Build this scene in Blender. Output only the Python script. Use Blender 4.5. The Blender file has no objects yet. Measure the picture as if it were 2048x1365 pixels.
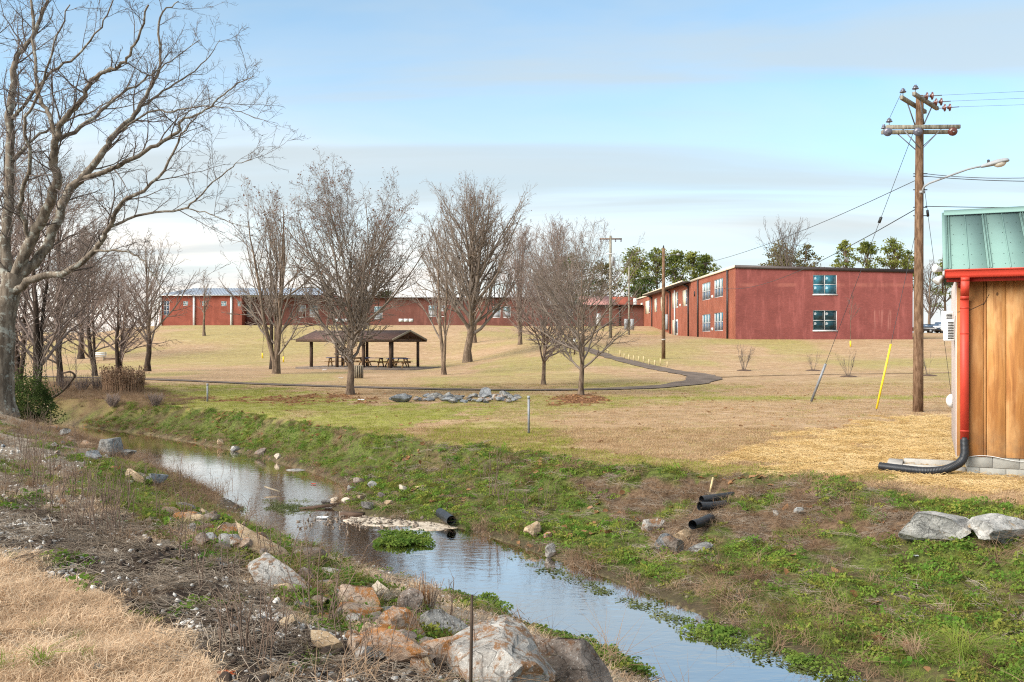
import bpy, math, random
import numpy as np
from mathutils import Vector, Matrix

SC = bpy.context.scene
COL = SC.collection
R = math.radians
rng = np.random.default_rng(11)
random.seed(5)

# ------------------------------------------------------------------ camera, sky, sun, exposure
F = 1820.0            # focal length in pixels of the 2048 wide photograph
EYE = 2.3             # eye height above the lawn
cam_data = bpy.data.cameras.new('camera')
cam_data.sensor_width = 36.0
cam_data.lens = 36.0 * F / 2048.0
cam_data.clip_start = 0.1
cam_data.clip_end = 6000.0
cam = bpy.data.objects.new('camera', cam_data)
COL.objects.link(cam)
cam.location = (0, 0, EYE)
cam.rotation_euler = (R(90), 0, 0)
SC.camera = cam

SUN_EL, SUN_AZ = R(33), R(-122)      # azimuth measured from +Y (view direction), negative is left
SUN_DIR = Vector((math.sin(SUN_AZ) * math.cos(SUN_EL), math.cos(SUN_AZ) * math.cos(SUN_EL), math.sin(SUN_EL)))
sun_data = bpy.data.lights.new('sun', 'SUN')
sun_data.energy = 2.9
sun_data.angle = R(48)
sun_data.color = (1.0, 0.93, 0.84)
sun = bpy.data.objects.new('sun', sun_data)
COL.objects.link(sun)
sun.rotation_euler = SUN_DIR.to_track_quat('Z', 'Y').to_euler()
sun.location = (-40, -10, 60)

SC.render.engine = 'CYCLES'
SC.view_settings.view_transform = 'Standard'
SC.view_settings.look = 'None'
SC.view_settings.exposure = 1.34
SC.view_settings.gamma = 1.0
SC.view_settings.use_curve_mapping = False
SC.cycles.use_denoising = False
SC.cycles.filter_width = 1.15
try:
    SC.cycles.denoiser = 'OPENIMAGEDENOISE'
    SC.cycles.denoising_input_passes = 'RGB_ALBEDO_NORMAL'
    SC.cycles.denoising_prefilter = 'ACCURATE'
except Exception:
    pass
SC.cycles.max_bounces = 6
SC.cycles.diffuse_bounces = 3
SC.cycles.glossy_bounces = 3
SC.cycles.transparent_max_bounces = 12
SC.cycles.sample_clamp_indirect = 6.0


# ------------------------------------------------------------------ node helpers
class NT:
    def __init__(self, tree):
        self.t = tree
        tree.nodes.clear()

    def n(self, kind, ins=None, **props):
        nd = self.t.nodes.new(kind)
        for k, v in props.items():
            setattr(nd, k, v)
        for k, v in (ins or {}).items():
            self.put(nd.inputs[k], v)
        return nd

    def put(self, sock, v):
        if isinstance(v, bpy.types.NodeSocket):
            self.t.links.new(v, sock)
        elif isinstance(v, (tuple, list)) and sock.type == 'RGBA' and len(v) == 3:
            sock.default_value = (*v, 1)
        else:
            sock.default_value = v

    def mix(self, f, a, b, mode='MIX'):
        nd = self.t.nodes.new('ShaderNodeMix')
        nd.data_type = 'RGBA'
        nd.blend_type = mode
        self.put(nd.inputs[0], f); self.put(nd.inputs[6], a); self.put(nd.inputs[7], b)
        return nd.outputs[2]

    def math(self, op, a, b=0.0, c=0.0, clamp=False):
        nd = self.t.nodes.new('ShaderNodeMath')
        nd.operation = op
        nd.use_clamp = clamp
        self.put(nd.inputs[0], a); self.put(nd.inputs[1], b); self.put(nd.inputs[2], c)
        return nd.outputs[0]

    def vmath(self, op, a, b=(0, 0, 0)):
        nd = self.t.nodes.new('ShaderNodeVectorMath')
        nd.operation = op
        self.put(nd.inputs[0], a); self.put(nd.inputs[1], b)
        return nd.outputs[0]

    def noise(self, vec, scale, detail=4, rough=0.55, dist=0.0):
        return self.n('ShaderNodeTexNoise', {'Vector': vec, 'Scale': scale, 'Detail': detail, 'Roughness': rough,
                                             'Distortion': dist}).outputs['Fac']

    def step(self, v, lo, hi):
        return self.n('ShaderNodeMapRange', {'Value': v, 'From Min': lo, 'From Max': hi}, interpolation_type='SMOOTHSTEP').outputs[0]

    def attr(self, name, kind='GEOMETRY'):
        return self.n('ShaderNodeAttribute', attribute_name=name, attribute_type=kind).outputs['Fac']

    def bump(self, h, strength=0.4, dist=0.02, normal=None):
        ins = {'Height': h, 'Strength': strength, 'Distance': dist}
        if normal is not None:
            ins['Normal'] = normal
        return self.n('ShaderNodeBump', ins).outputs[0]

    def pos(self, obj=False):
        if obj:
            return self.n('ShaderNodeTexCoord').outputs['Object']
        return self.n('ShaderNodeNewGeometry').outputs['Position']

    def rnd(self):
        return self.n('ShaderNodeObjectInfo').outputs['Random']

    def out(self, col, rough=0.85, normal=None, spec=0.3, metal=0.0):
        ins = {'Base Color': col, 'Roughness': rough, 'Specular IOR Level': spec, 'Metallic': metal}
        if normal is not None:
            ins['Normal'] = normal
        p = self.n('ShaderNodeBsdfPrincipled', ins)
        self.n('ShaderNodeOutputMaterial', {'Surface': p.outputs[0]})
        return p


def new_mat(name):
    m = bpy.data.materials.new(name)
    m.use_nodes = True
    return m, NT(m.node_tree)


# ------------------------------------------------------------------ world: clear winter sky with thin cloud sheets
world = bpy.data.worlds.new('World')
SC.world = world
world.use_nodes = True
w = NT(world.node_tree)
SKY_STRENGTH = 0.098
sky = w.n('ShaderNodeTexSky', sky_type='NISHITA', sun_disc=False, sun_elevation=SUN_EL, sun_rotation=SUN_AZ,
          altitude=200.0, air_density=1.0, dust_density=1.2, ozone_density=1.6)
gen = w.n('ShaderNodeTexCoord').outputs['Generated']
sep = w.n('ShaderNodeSeparateXYZ', {0: gen})
dz = w.math('MAXIMUM', sep.outputs[2], 0.0)
den = w.math('ADD', dz, 0.09)
pu = w.math('DIVIDE', sep.outputs[0], den)
pv = w.math('DIVIDE', sep.outputs[1], den)
cp = w.n('ShaderNodeCombineXYZ', {0: pu, 1: pv}).outputs[0]
cp1 = w.vmath('MULTIPLY', cp, (0.55, 1.0, 1.0))
nA = w.noise(cp1, 0.62, 6, 0.52, 0.5)
cp2 = w.vmath('ADD', w.vmath('MULTIPLY', cp, (0.30, 1.0, 1.0)), (3.1, 7.7, 0))
nB = w.noise(cp2, 1.1, 6, 0.5, 0.6)
# thin bright veil, thicker towards the horizon; grey-violet bars below it
veil_h = w.n('ShaderNodeMapRange', {'Value': dz, 'From Min': 0.02, 'From Max': 0.36, 'To Min': 0.95, 'To Max': -0.16}).outputs[0]
veil_up = w.math('MULTIPLY', w.step(dz, 0.34, 0.62), 0.95)
veil = w.math('ADD', w.math('ADD', veil_h, veil_up), w.math('MULTIPLY', w.math('SUBTRACT', nA, 0.42), 1.5), clamp=True)
bars = w.math('MULTIPLY', w.step(nB, 0.43, 0.66), w.step(dz, 0.015, 0.08))
bars = w.math('MULTIPLY', bars, 0.72)
glow = w.math('MULTIPLY', w.step(w.math('SUBTRACT', w.math('MULTIPLY', sep.outputs[1], 0.35), sep.outputs[0]), 0.10, 0.85), w.step(dz, 0.34, 0.0))
base = w.n('ShaderNodeHueSaturation', {'Saturation': 0.95, 'Value': 1.0, 'Color': sky.outputs[0]}).outputs[0]
base = w.mix(1.0, base, (0.66, 0.99, 1.06), 'MULTIPLY')
c1 = w.mix(veil, base, w.mix(glow, (3.80, 3.92, 3.90), (5.4, 4.9, 4.4)))
c2 = w.mix(bars, c1, (2.62, 2.98, 3.12))
bg = w.n('ShaderNodeBackground', {'Color': c2, 'Strength': SKY_STRENGTH})
w.n('ShaderNodeOutputWorld', {'Surface': bg.outputs[0]})


# ------------------------------------------------------------------ mesh helpers
ORG = {}


def link_mesh(name, me, mat=None, parent=None, loc=None):
    ob = bpy.data.objects.new(name, me)
    COL.objects.link(ob)
    if mat is not None:
        me.materials.append(mat)
    if parent is not None:
        ob.parent = parent
    if loc is not None:
        ob.location = loc
    return ob


def np_mesh(name, V, faces, smooth=False):
    """faces: list of (m,k) int arrays."""
    me = bpy.data.meshes.new(name)
    V = np.asarray(V, dtype=np.float32)
    me.vertices.add(len(V))
    me.vertices.foreach_set('co', V.ravel())
    faces = [np.asarray(f, dtype=np.int32) for f in faces if len(f)]
    nl = sum(f.size for f in faces)
    npoly = sum(len(f) for f in faces)
    me.loops.add(nl)
    me.polygons.add(npoly)
    me.loops.foreach_set('vertex_index', np.concatenate([f.ravel() for f in faces]))
    starts, off = [], 0
    for f in faces:
        k = f.shape[1]
        starts.append(off + np.arange(len(f)) * k)
        off += f.size
    me.polygons.foreach_set('loop_start', np.concatenate(starts).astype(np.int32))
    if smooth:
        me.polygons.foreach_set('use_smooth', np.ones(npoly, dtype=bool))
    me.update(calc_edges=True)
    me.validate()
    return me


def unit(v):
    v = np.asarray(v, float)
    return v / (np.linalg.norm(v, axis=-1, keepdims=True) + 1e-12)


def tubes(P, Rr, k=4, cap=False):
    """P (N,n,3), Rr (N,n) -> V, F quads"""
    P = np.asarray(P, float); Rr = np.asarray(Rr, float)
    N, n, _ = P.shape
    T = np.empty_like(P)
    T[:, 1:-1] = P[:, 2:] - P[:, :-2]
    T[:, 0] = P[:, 1] - P[:, 0]
    T[:, -1] = P[:, -1] - P[:, -2]
    T = unit(T)
    mean = unit(P[:, -1] - P[:, 0] + 1e-9)
    ref = np.where(np.abs(mean[:, 2:3]) < 0.8, np.array([[0, 0, 1.0]]), np.array([[1.0, 0, 0]]))[:, None, :]
    U = unit(np.cross(T, np.broadcast_to(ref, T.shape)))
    W = np.cross(T, U)
    a = np.arange(k) * 2 * math.pi / k
    ring = U[:, :, None, :] * np.cos(a)[None, None, :, None] + W[:, :, None, :] * np.sin(a)[None, None, :, None]
    V = P[:, :, None, :] + ring * Rr[:, :, None, None]
    idx = np.arange(N * n * k).reshape(N, n, k)
    A = idx[:, :-1, :]; B = idx[:, 1:, :]
    Fq = np.stack([A, np.roll(A, -1, 2), np.roll(B, -1, 2), B], -1).reshape(-1, 4)
    return V.reshape(-1, 3), Fq


class MB:
    """collects simple shapes into one mesh"""
    def __init__(self):
        self.V = []; self.Fc = {}; self.n = 0

    def add(self, V, faces):
        V = np.asarray(V, float).reshape(-1, 3)
        for f in faces:
            f = np.asarray(f, int)
            if f.ndim == 1:
                f = f[None]
            self.Fc.setdefault(f.shape[1], []).append(f + self.n)
        self.V.append(V); self.n += len(V)
        return self

    def quad(self, a, b, c, d):
        return self.add([a, b, c, d], [[0, 1, 2, 3]])

    def poly(self, pts):
        return self.add(pts, [list(range(len(pts)))])

    def hexa(self, bot, top):
        return self.add(list(bot) + list(top), [[[3, 2, 1, 0], [4, 5, 6, 7], [0, 1, 5, 4], [1, 2, 6, 5], [2, 3, 7, 6], [3, 0, 4, 7]]])

    def box(self, lo, hi):
        x0, y0, z0 = lo; x1, y1, z1 = hi
        return self.hexa([(x0, y0, z0), (x1, y0, z0), (x1, y1, z0), (x0, y1, z0)],
                         [(x0, y0, z1), (x1, y0, z1), (x1, y1, z1), (x0, y1, z1)])

    def obox(self, o, u, v, wv, lo, hi):
        """box in an own frame: o + a*u + b*v + c*w"""
        o = np.asarray(o, float); u = np.asarray(u, float); v = np.asarray(v, float); wv = np.asarray(wv, float)
        f = lambda a, b, c: o + a * u + b * v + c * wv
        x0, y0, z0 = lo; x1, y1, z1 = hi
        return self.hexa([f(x0, y0, z0), f(x1, y0, z0), f(x1, y1, z0), f(x0, y1, z0)],
                         [f(x0, y0, z1), f(x1, y0, z1), f(x1, y1, z1), f(x0, y1, z1)])

    def bar(self, a, b, wd, th, up=(0, 0, 1)):
        a = np.asarray(a, float); b = np.asarray(b, float)
        d = unit(b - a)
        up = np.asarray(up, float)
        if abs(np.dot(d, up)) > 0.97:
            up = np.array([1.0, 0, 0])
        s = unit(np.cross(d, up)); t = np.cross(s, d)
        s = s * wd / 2; t = t * th / 2
        return self.hexa([a - s - t, a + s - t, a + s + t, a - s + t], [b - s - t, b + s - t, b + s + t, b - s + t])

    def tube(self, pts, radii, k=8, caps=True):
        pts = np.asarray(pts, float)
        radii = np.full(len(pts), radii, float) if np.isscalar(radii) else np.asarray(radii, float)
        V, Fq = tubes(pts[None], radii[None], k)
        fs = [Fq]
        n = len(pts)
        self.add(V, fs)
        if caps:
            b = self.n - len(V)
            self.Fc.setdefault(k, []).append(np.array([[b + i for i in range(k)][::-1]]))
            self.Fc.setdefault(k, []).append(np.array([[b + (n - 1) * k + i for i in range(k)]]))
        return self

    def lathe(self, c, prof, k=16, axis=(0, 0, 1)):
        c = np.asarray(c, float); ax = unit(axis)
        pts = np.array([c + ax * h for _, h in prof])
        ref = np.array([1.0, 0, 0]) if abs(ax[0]) < 0.8 else np.array([0, 1.0, 0])
        U = unit(np.cross(ax, ref)); W = np.cross(ax, U)
        a = np.arange(k) * 2 * math.pi / k
        ring = U[None] * np.cos(a)[:, None] + W[None] * np.sin(a)[:, None]
        V = (pts[:, None, :] + ring[None] * np.array([r for r, _ in prof])[:, None, None]).reshape(-1, 3)
        idx = np.arange(len(prof) * k).reshape(len(prof), k)
        A = idx[:-1]; B = idx[1:]
        Fq = np.stack([A, np.roll(A, -1, 1), np.roll(B, -1, 1), B], -1).reshape(-1, 4)
        return self.add(V, [Fq])

    def prism(self, pts, d):
        """extrude polygon pts by vector d"""
        pts = np.asarray(pts, float); k = len(pts)
        V = np.concatenate([pts, pts + np.asarray(d, float)])
        self.add(V, [[[i, (i + 1) % k, k + (i + 1) % k, k + i] for i in range(k)]])
        b = self.n - 2 * k
        self.Fc.setdefault(k, []).append(np.array([[b + i for i in range(k)][::-1]]))
        self.Fc.setdefault(k, []).append(np.array([[b + k + i for i in range(k)]]))
        return self

    def mesh(self, name, org=(0, 0, 0), smooth=False):
        V = np.concatenate(self.V) - np.asarray(org, float)
        return np_mesh(name, V, [np.concatenate(f) for f in self.Fc.values()], smooth)

    def build(self, name, mat, parent=None, smooth=False, bevel=0.0):
        org = ORG.get(parent.name, (0, 0, 0)) if parent is not None else (0, 0, 0)
        ob = link_mesh(name, self.mesh(name, org, smooth), mat, parent)
        if parent is not None:
            ORG[ob.name] = org
        if bevel:
            b = ob.modifiers.new('bevel', 'BEVEL'); b.width = bevel; b.segments = 1; b.limit_method = 'ANGLE'
        return ob

    def single(self, name, mat, base, smooth=False):
        """a thing that is one mesh, its origin at base"""
        return link_mesh(name, self.mesh(name, base, smooth), mat, None, tuple(float(c) for c in base))


def thing(name, loc, label, cat, group=None, rz=0.0):
    o = bpy.data.objects.new(name, None)
    COL.objects.link(o)
    o.empty_display_size = 0.2
    o.location = tuple(float(c) for c in loc)
    o.rotation_euler = (0, 0, rz)
    ORG[o.name] = tuple(float(c) for c in loc)
    return tag(o, label, cat, group)


def tag(o, label=None, cat=None, group=None, kind=None):
    for k, v in (('label', label), ('category', cat), ('group', group), ('kind', kind)):
        if v:
            o[k] = v
    return o


def copy_tree(o, parent=None):
    c = o.copy()
    COL.objects.link(c)
    c.parent = parent
    for ch in list(o.children):
        copy_tree(ch, c)
    return c


# ------------------------------------------------------------------ numpy noise
def _hash(ix, iy, seed):
    h = (ix.astype(np.int64) * 374761393 + iy.astype(np.int64) * 668265263 + seed * 1442695041) & 0xFFFFFFFF
    h = ((h ^ (h >> 13)) * 1274126177) & 0xFFFFFFFF
    return ((h ^ (h >> 16)) & 0xFFFF) / 65535.0


def vnoise(x, y, seed=0):
    x = np.asarray(x, float); y = np.asarray(y, float)
    ix = np.floor(x); iy = np.floor(y)
    fx = x - ix; fy = y - iy
    fx = fx * fx * (3 - 2 * fx); fy = fy * fy * (3 - 2 * fy)
    a = _hash(ix, iy, seed); b = _hash(ix + 1, iy, seed); c = _hash(ix, iy + 1, seed); d = _hash(ix + 1, iy + 1, seed)
    return a + (b - a) * fx + (c - a) * fy + (a - b - c + d) * fx * fy


def fbm(x, y, seed=0, oct=4, gain=0.5):
    s = 0; amp = 1; tot = 0
    for i in range(oct):
        s = s + amp * vnoise(x * 2 ** i + i * 17.3, y * 2 ** i - i * 9.1, seed + i)
        tot += amp; amp *= gain
    return s / tot


def sstep(v, lo, hi):
    t = np.clip((v - lo) / (hi - lo), 0, 1)
    return t * t * (3 - 2 * t)


# ------------------------------------------------------------------ terrain shape
WATER = -0.85
_xr = np.array([(-30, 24), (-6, 12), (2, 7.2), (5, 5.6), (8.39, 3.32), (10.46, 2.2), (12.8, 0.82), (14.05, 0.05), (15.1, -0.65), (15.7, -1.3),
                (16.3, -2.7), (17, -3.35), (18, -3.5), (19.4, -3.45), (20.5, -3.95), (21.8, -4.8), (24.6, -6.75), (27.2, -8.9),
                (30.8, -12.4), (34, -16.5), (38, -24), (42, -40), (46, -90)])
_xl = np.array([(-30, 20), (-6, 8.5), (2, 4.4), (5, 3.0), (8.39, 1.2), (9.6, 0.45), (10.1, -0.08), (10.9, -0.6), (11.5, -1.15), (12, -1.75), (13, -2.75),
                (14.2, -3.75), (15.5, -4.55), (16.2, -4.9), (17, -5.0), (17.8, -5.6), (18.9, -6.3), (20.3, -7.4), (22.7, -9.15),
                (27.6, -12.5), (31, -16.0), (35, -22), (38, -32), (42, -60), (46, -120)])


def x_right(y):
    return np.interp(y, _xr[:, 0], _xr[:, 1]) + 0.16 * (vnoise(y * 1.7, y * 0 + 3.3, 5) - 0.5)


def x_left(y):
    return np.interp(y, _xl[:, 0], _xl[:, 1]) + 0.16 * (vnoise(y * 1.9, y * 0 + 8.1, 6) - 0.5)


def hill(x, y):
    hl = np.interp(y, [0, 80, 92, 105, 120, 135, 150, 400], [0, 0.0, 0.35, 1.6, 3.4, 4.6, 4.9, 4.9])
    hr = np.interp(y, [0, 44, 60, 75, 93, 128, 138, 150, 400], [0, 0, 0.35, 1.1, 2.48, 3.1, 3.9, 4.8, 4.9])
    hq = np.interp(y, [0, 44, 60, 75, 93, 155, 220, 400], [0, 0, 0.35, 1.1, 2.48, 3.7, 4.2, 4.2])
    hf = np.interp(y, [0, 90, 110, 150, 220, 400], [0, 0, 0.6, 3.7, 4.4, 4.4])
    a = sstep(x, -9, 6)
    h = hl * (1 - a) + hr * a
    b = sstep(x, 36, 43)
    h = h * (1 - b) + hq * b
    c = sstep(-x, 52, 70)
    return h * (1 - c) + hf * c


def terrain(x, y, detail=True):
    x = np.asarray(x, float); y = np.asarray(y, float)
    xr = x_right(y); xl = x_left(y)
    dr = x - xr
    dl = xl - x
    dc = np.interp(y, [0, 14, 16.2, 18.8, 21, 22.5, 31, 40], [5.4, 5.4, 5.4, 3.7, 2.3, 1.9, 1.8, 2.5])
    t = np.clip(dr / dc, 0, 3)
    S = np.interp(t, [0, 0.03, 0.08, 0.3, 0.58, 0.7, 0.82, 0.94, 1.1, 1.5], [0, 0.06, 0.13, 0.2, 0.34, 0.5, 0.74, 0.9, 0.98, 1.0])
    zr = WATER + 0.85 * S
    zlft = WATER + np.interp(dl, [0, 0.12, 0.4, 1.4, 3, 4.5, 6, 9, 30], [0, 0.08, 0.2, 0.5, 0.95, 1.24, 1.38, 1.5, 1.45])
    mid = (dr < 0) & (dl < 0)
    half = np.maximum((xr - xl) / 2, 0.05)
    bedd = np.minimum(-dr, -dl)
    bed = WATER - 0.22 * sstep(bedd, 0, np.minimum(half, 0.9)) - 0.02
    z = np.where(dr >= 0, zr, np.where(dl >= 0, zlft, 0))
    z = np.where(mid, bed, z)
    z = z + np.where(dr > 0, hill(x, y), 0)
    if detail:
        near = np.clip(1 - (y - 24) / 20, 0, 1)
        bank = np.where(dr >= 0, sstep(dr, 0.0, 0.4) * (1 - sstep(t, 0.95, 1.3)), 0)
        lft = np.where(dl >= 0, sstep(dl, 0, 0.4), 0)
        lump = (fbm(x * 1.6, y * 1.6, 21, 4, 0.55) - 0.5)
        fine = (fbm(x * 6.5, y * 6.5, 31, 3, 0.6) - 0.5)
        z = z + near * (bank * (0.26 * lump + 0.09 * fine) + lft * (0.17 * lump + 0.08 * fine))
        z = z + np.where(mid, 0.05 * lump + 0.06 * fine, 0) * near
        z = z + np.where(dr > dc, 0.035 * (fbm(x * 0.5, y * 0.5, 41, 3) - 0.5), 0) * np.clip(1 - (y - 30) / 15, 0, 1)
    return z


def gp(px, py, dmin=2.5, dmax=400.0):
    """ground point seen at a pixel of the 2048 wide photograph"""
    D = np.geomspace(dmin, dmax, 6000)
    X = (px - 1024) / F * D
    Z = EYE - (py - 682.5) / F * D
    below = Z <= terrain(X, D)
    i = int(np.argmax(below)) if below.any() else len(D) - 1
    return np.array([X[i], D[i], float(terrain(X[i], D[i]))])


def at(px, py, D):
    return np.array([(px - 1024) / F * D, D, EYE + (682.5 - py) / F * D])


def to_px(x, y, z):
    yy = np.maximum(y, 0.3)
    return 1024 + F * x / yy, 682.5 + F * (EYE - z) / yy


def in_poly(px, py, poly):
    poly = np.asarray(poly, float)
    inside = np.zeros(px.shape, bool)
    j = len(poly) - 1
    for i in range(len(poly)):
        xi, yi = poly[i]; xj, yj = poly[j]
        c = ((yi > py) != (yj > py)) & (px < (xj - xi) * (py - yi) / (yj - yi + 1e-9) + xi)
        inside ^= c
        j = i
    return inside


POLY = {
    'near_lawn': [(-900, 1120), (-100, 1110), (60, 1128), (180, 1170), (300, 1240), (350, 1290), (420, 1365), (500, 1520), (700, 2400), (-3000, 2400)],
    'soil': [(-300, 1010), (0, 1005), (120, 1015), (330, 1085), (480, 1160), (600, 1235), (720, 1290), (880, 1345), (1010, 1460), (900, 1700), (500, 1520),
             (420, 1365), (350, 1290), (300, 1240), (180, 1170), (60, 1128), (-300, 1120)],
    'left_green': [(150, 960), (170, 930), (230, 925), (330, 955), (480, 1050), (580, 1110), (720, 1190), (860, 1275), (1000, 1330), (1010, 1400),
                   (860, 1335), (700, 1270), (560, 1190), (440, 1120), (330, 1060), (200, 1000), (150, 985)],
    'bank_dirt': [(1120, 950), (1300, 948), (1500, 962), (1640, 985), (1780, 1015), (1890, 1045), (1860, 1110), (1790, 1120), (1640, 1095), (1500, 1065),
                  (1420, 1095), (1330, 1100), (1290, 1060), (1180, 1010)],
    'straw': [(1490, 905), (1640, 868), (1800, 838), (1898, 830), (1930, 940), (2300, 960), (2300, 1010), (2048, 985), (1800, 958), (1600, 945), (1440, 930)],
    'green_lawn': [(300, 770), (420, 768), (640, 785), (700, 806), (900, 806), (1010, 815), (930, 832), (840, 842), (800, 870), (640, 855), (480, 838), (300, 815)],
    'litter': [(330, 790), (480, 795), (700, 789), (760, 797), (720, 806), (560, 804), (400, 806), (330, 800)],
    'mulch': [(1085, 797), (1130, 790), (1200, 790), (1225, 798), (1190, 808), (1100, 807)],
    'upper_scrub': [(60, 760), (280, 755), (300, 780), (420, 800), (240, 830), (120, 830), (60, 800)],
}


def masks(x, y, z=None):
    x = np.asarray(x, float); y = np.asarray(y, float)
    if z is None:
        z = terrain(x, y)
    px, py = to_px(x, y, z)
    far = np.clip(12.0 / np.maximum(y, 1), 0.12, 2.0)
    jx = (fbm(x * 1.3, y * 1.3, 51, 4) - 0.5) * 130 * far
    jy = (fbm(x * 1.3 + 40, y * 1.3, 61, 4) - 0.5) * 95 * far
    ok = y > 1.2
    g = {k: (in_poly(px + jx, py + jy, p) & ok).astype(float) for k, p in POLY.items()}
    dr = x - x_right(y); dl = x_left(y) - x
    dc = np.interp(y, [0, 14, 16.2, 18.8, 21, 22.5, 31, 40], [5.4, 5.4, 5.4, 3.7, 2.3, 1.9, 1.8, 2.5])
    t = dr / dc
    n1 = fbm(x * 0.55, y * 0.35, 71, 4)
    n2 = fbm(x * 2.2, y * 1.6, 81, 4)
    bank = (dr > 0) & (t + (n2 - 0.5) * 0.35 < 1.08) & (y < 45)
    lawn = (dr > 0) & ~bank
    m = {}
    m['bank'] = bank.astype(float)
    m['lawn'] = lawn.astype(float)
    m['left'] = (dl > 0).astype(float)
    m['bed'] = ((dr <= 0) & (dl <= 0)).astype(float)
    m['mud'] = np.where(dr > 0, 1 - sstep(dr, 0.1, 0.45), 0) + np.where(dl > 0, 1 - sstep(dl, 0.1, 0.5), 0)
    dirt_noise = sstep(n2, 0.56, 0.66)
    m['dirt'] = np.clip(g['bank_dirt'] * sstep(n2, 0.36, 0.50) + m['bank'] * dirt_noise * 0.55, 0, 1)
    m['straw'] = g['straw'] * sstep(n2, 0.25, 0.5)
    m['soil'] = g['soil']
    m['near_lawn'] = g['near_lawn']
    gl = sstep(fbm(x * 0.16 + 5, y * 0.09, 91, 4), 0.56, 0.68) * 0.55 + sstep(n2, 0.60, 0.72) * 0.2
    gl = np.maximum(gl, g['green_lawn'] * (0.35 + 0.65 * sstep(n1, 0.20, 0.45)))
    gl = np.maximum(gl, np.where(lawn & (t < 1.5) & (y > 15), 0.55, 0))
    band = np.exp(-((y - 36.5) / 1.6) ** 2) * sstep(x, -4, 4) * sstep(fbm(x * 0.22, y * 0.4, 95, 3), 0.40, 0.55)
    gl = np.maximum(gl, band * 0.85)
    far_g = sstep(fbm(x * 0.07 + 2, y * 0.05, 97, 4), 0.50, 0.62) * np.clip((y - 42) / 12, 0, 1)
    gl = np.maximum(gl, far_g * 0.5)
    m['green'] = np.where(lawn, gl * (1 - m['straw']), np.where(bank, 1 - m['dirt'],
                 np.clip(g['left_green'] * sstep(n2, 0.22, 0.4) + sstep(n2, 0.58, 0.68) * 0.30, 0, 1)))
    m['green'] = np.clip(m['green'] * (1 - m['bed']), 0, 1)
    m['litter'] = np.maximum(g['litter'] * sstep(n2, 0.35, 0.55), g['mulch'])
    m['scrub'] = g['upper_scrub']
    return m


# ------------------------------------------------------------------ ground sheet
def axis(f0, f1, step, lo, hi, grow):
    mid = list(np.arange(f0, f1, step))
    s = step; v = f1; up = []
    while v < hi:
        up.append(v); s *= grow; v += s
    up.append(hi)
    s = step; v = f0; dn = []
    while True:
        s *= grow; v -= s
        if v <= lo:
            break
        dn.append(v)
    dn.append(lo)
    return np.array(dn[::-1] + mid + up)


gx = axis(-8.0, 7.0, 0.06, -2500, 2500, 1.045)
gy = axis(4.0, 19.0, 0.06, -300, 4000, 1.04)
GX, GY = np.meshgrid(gx, gy)
GZ = terrain(GX, GY)
nx_, ny_ = len(gx), len(gy)
idx = np.arange(nx_ * ny_).reshape(ny_, nx_)
quads = np.stack([idx[:-1, :-1], idx[:-1, 1:], idx[1:, 1:], idx[1:, :-1]], -1).reshape(-1, 4)
ground_me = np_mesh('ground', np.stack([GX, GY, GZ], -1).reshape(-1, 3), [quads], smooth=True)
MK = masks(GX.ravel(), GY.ravel(), GZ.ravel())
for k in ('green', 'dirt', 'straw', 'soil', 'near_lawn', 'bank', 'left', 'bed', 'mud', 'litter', 'scrub'):
    a = ground_me.attributes.new(k, 'FLOAT', 'POINT')
    a.data.foreach_set('value', MK[k].astype(np.float32))

C_TAN, C_TAN2, C_PALE = (0.435, 0.29, 0.17), (0.315, 0.20, 0.11), (0.56, 0.415, 0.275)
C_GRASS, C_GRASS2 = (0.31, 0.31, 0.06), (0.20, 0.225, 0.042)

mg, n = new_mat('ground_mat')
p = n.pos()
f1 = n.noise(p, 0.35, 5, 0.6); f2 = n.noise(p, 2.3, 5, 0.65); f3 = n.noise(p, 17.0, 4, 0.7); f4 = n.noise(p, 55.0, 3, 0.7)
stretch = n.vmath('MULTIPLY', p, (0.35, 1.0, 1.0))
f5 = n.noise(stretch, 1.1, 5, 0.65)
tan = n.mix(n.step(f2, 0.35, 0.65), C_TAN2, C_TAN)
tan = n.mix(n.math('MULTIPLY', n.step(f5, 0.45, 0.75), 0.6), tan, C_PALE)
gr = n.mix(n.step(f2, 0.3, 0.7), C_GRASS2, C_GRASS)
lawnc = n.mix(n.math('MULTIPLY', n.attr('green'), n.step(n.math('ADD', f3, n.math('MULTIPLY', f2, 0.4)), 0.45, 0.80)), tan, gr)
lawnc = n.mix(n.math('MULTIPLY', n.step(f3, 0.52, 0.75), 0.5), lawnc, (0.15, 0.10, 0.055))
lawnc = n.mix(n.math('MULTIPLY', n.step(n.noise(stretch, 0.28, 6, 0.7), 0.52, 0.66), 0.35), lawnc, (0.24, 0.17, 0.085))
strawc = n.mix(n.step(f3, 0.3, 0.7), (0.52, 0.35, 0.155), (0.74, 0.55, 0.29))
col = n.mix(n.attr('straw'), lawnc, strawc)
bankc = n.mix(n.step(f3, 0.35, 0.65), (0.05, 0.065, 0.016), (0.13, 0.155, 0.036))
bankc = n.mix(n.step(f2, 0.45, 0.7), bankc, (0.09, 0.065, 0.035))
col = n.mix(n.attr('bank'), col, bankc)
dirtc = n.mix(n.step(f3, 0.3, 0.7), (0.075, 0.045, 0.026), (0.19, 0.125, 0.078))
col = n.mix(n.attr('dirt'), col, dirtc)
leftc = n.mix(n.step(f3, 0.35, 0.65), (0.15, 0.12, 0.09), (0.36, 0.30, 0.235))
leftc = n.mix(n.math('MULTIPLY', n.attr('green'), n.step(f3, 0.3, 0.6)), leftc, (0.13, 0.16, 0.04))
col = n.mix(n.attr('left'), col, leftc)
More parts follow.
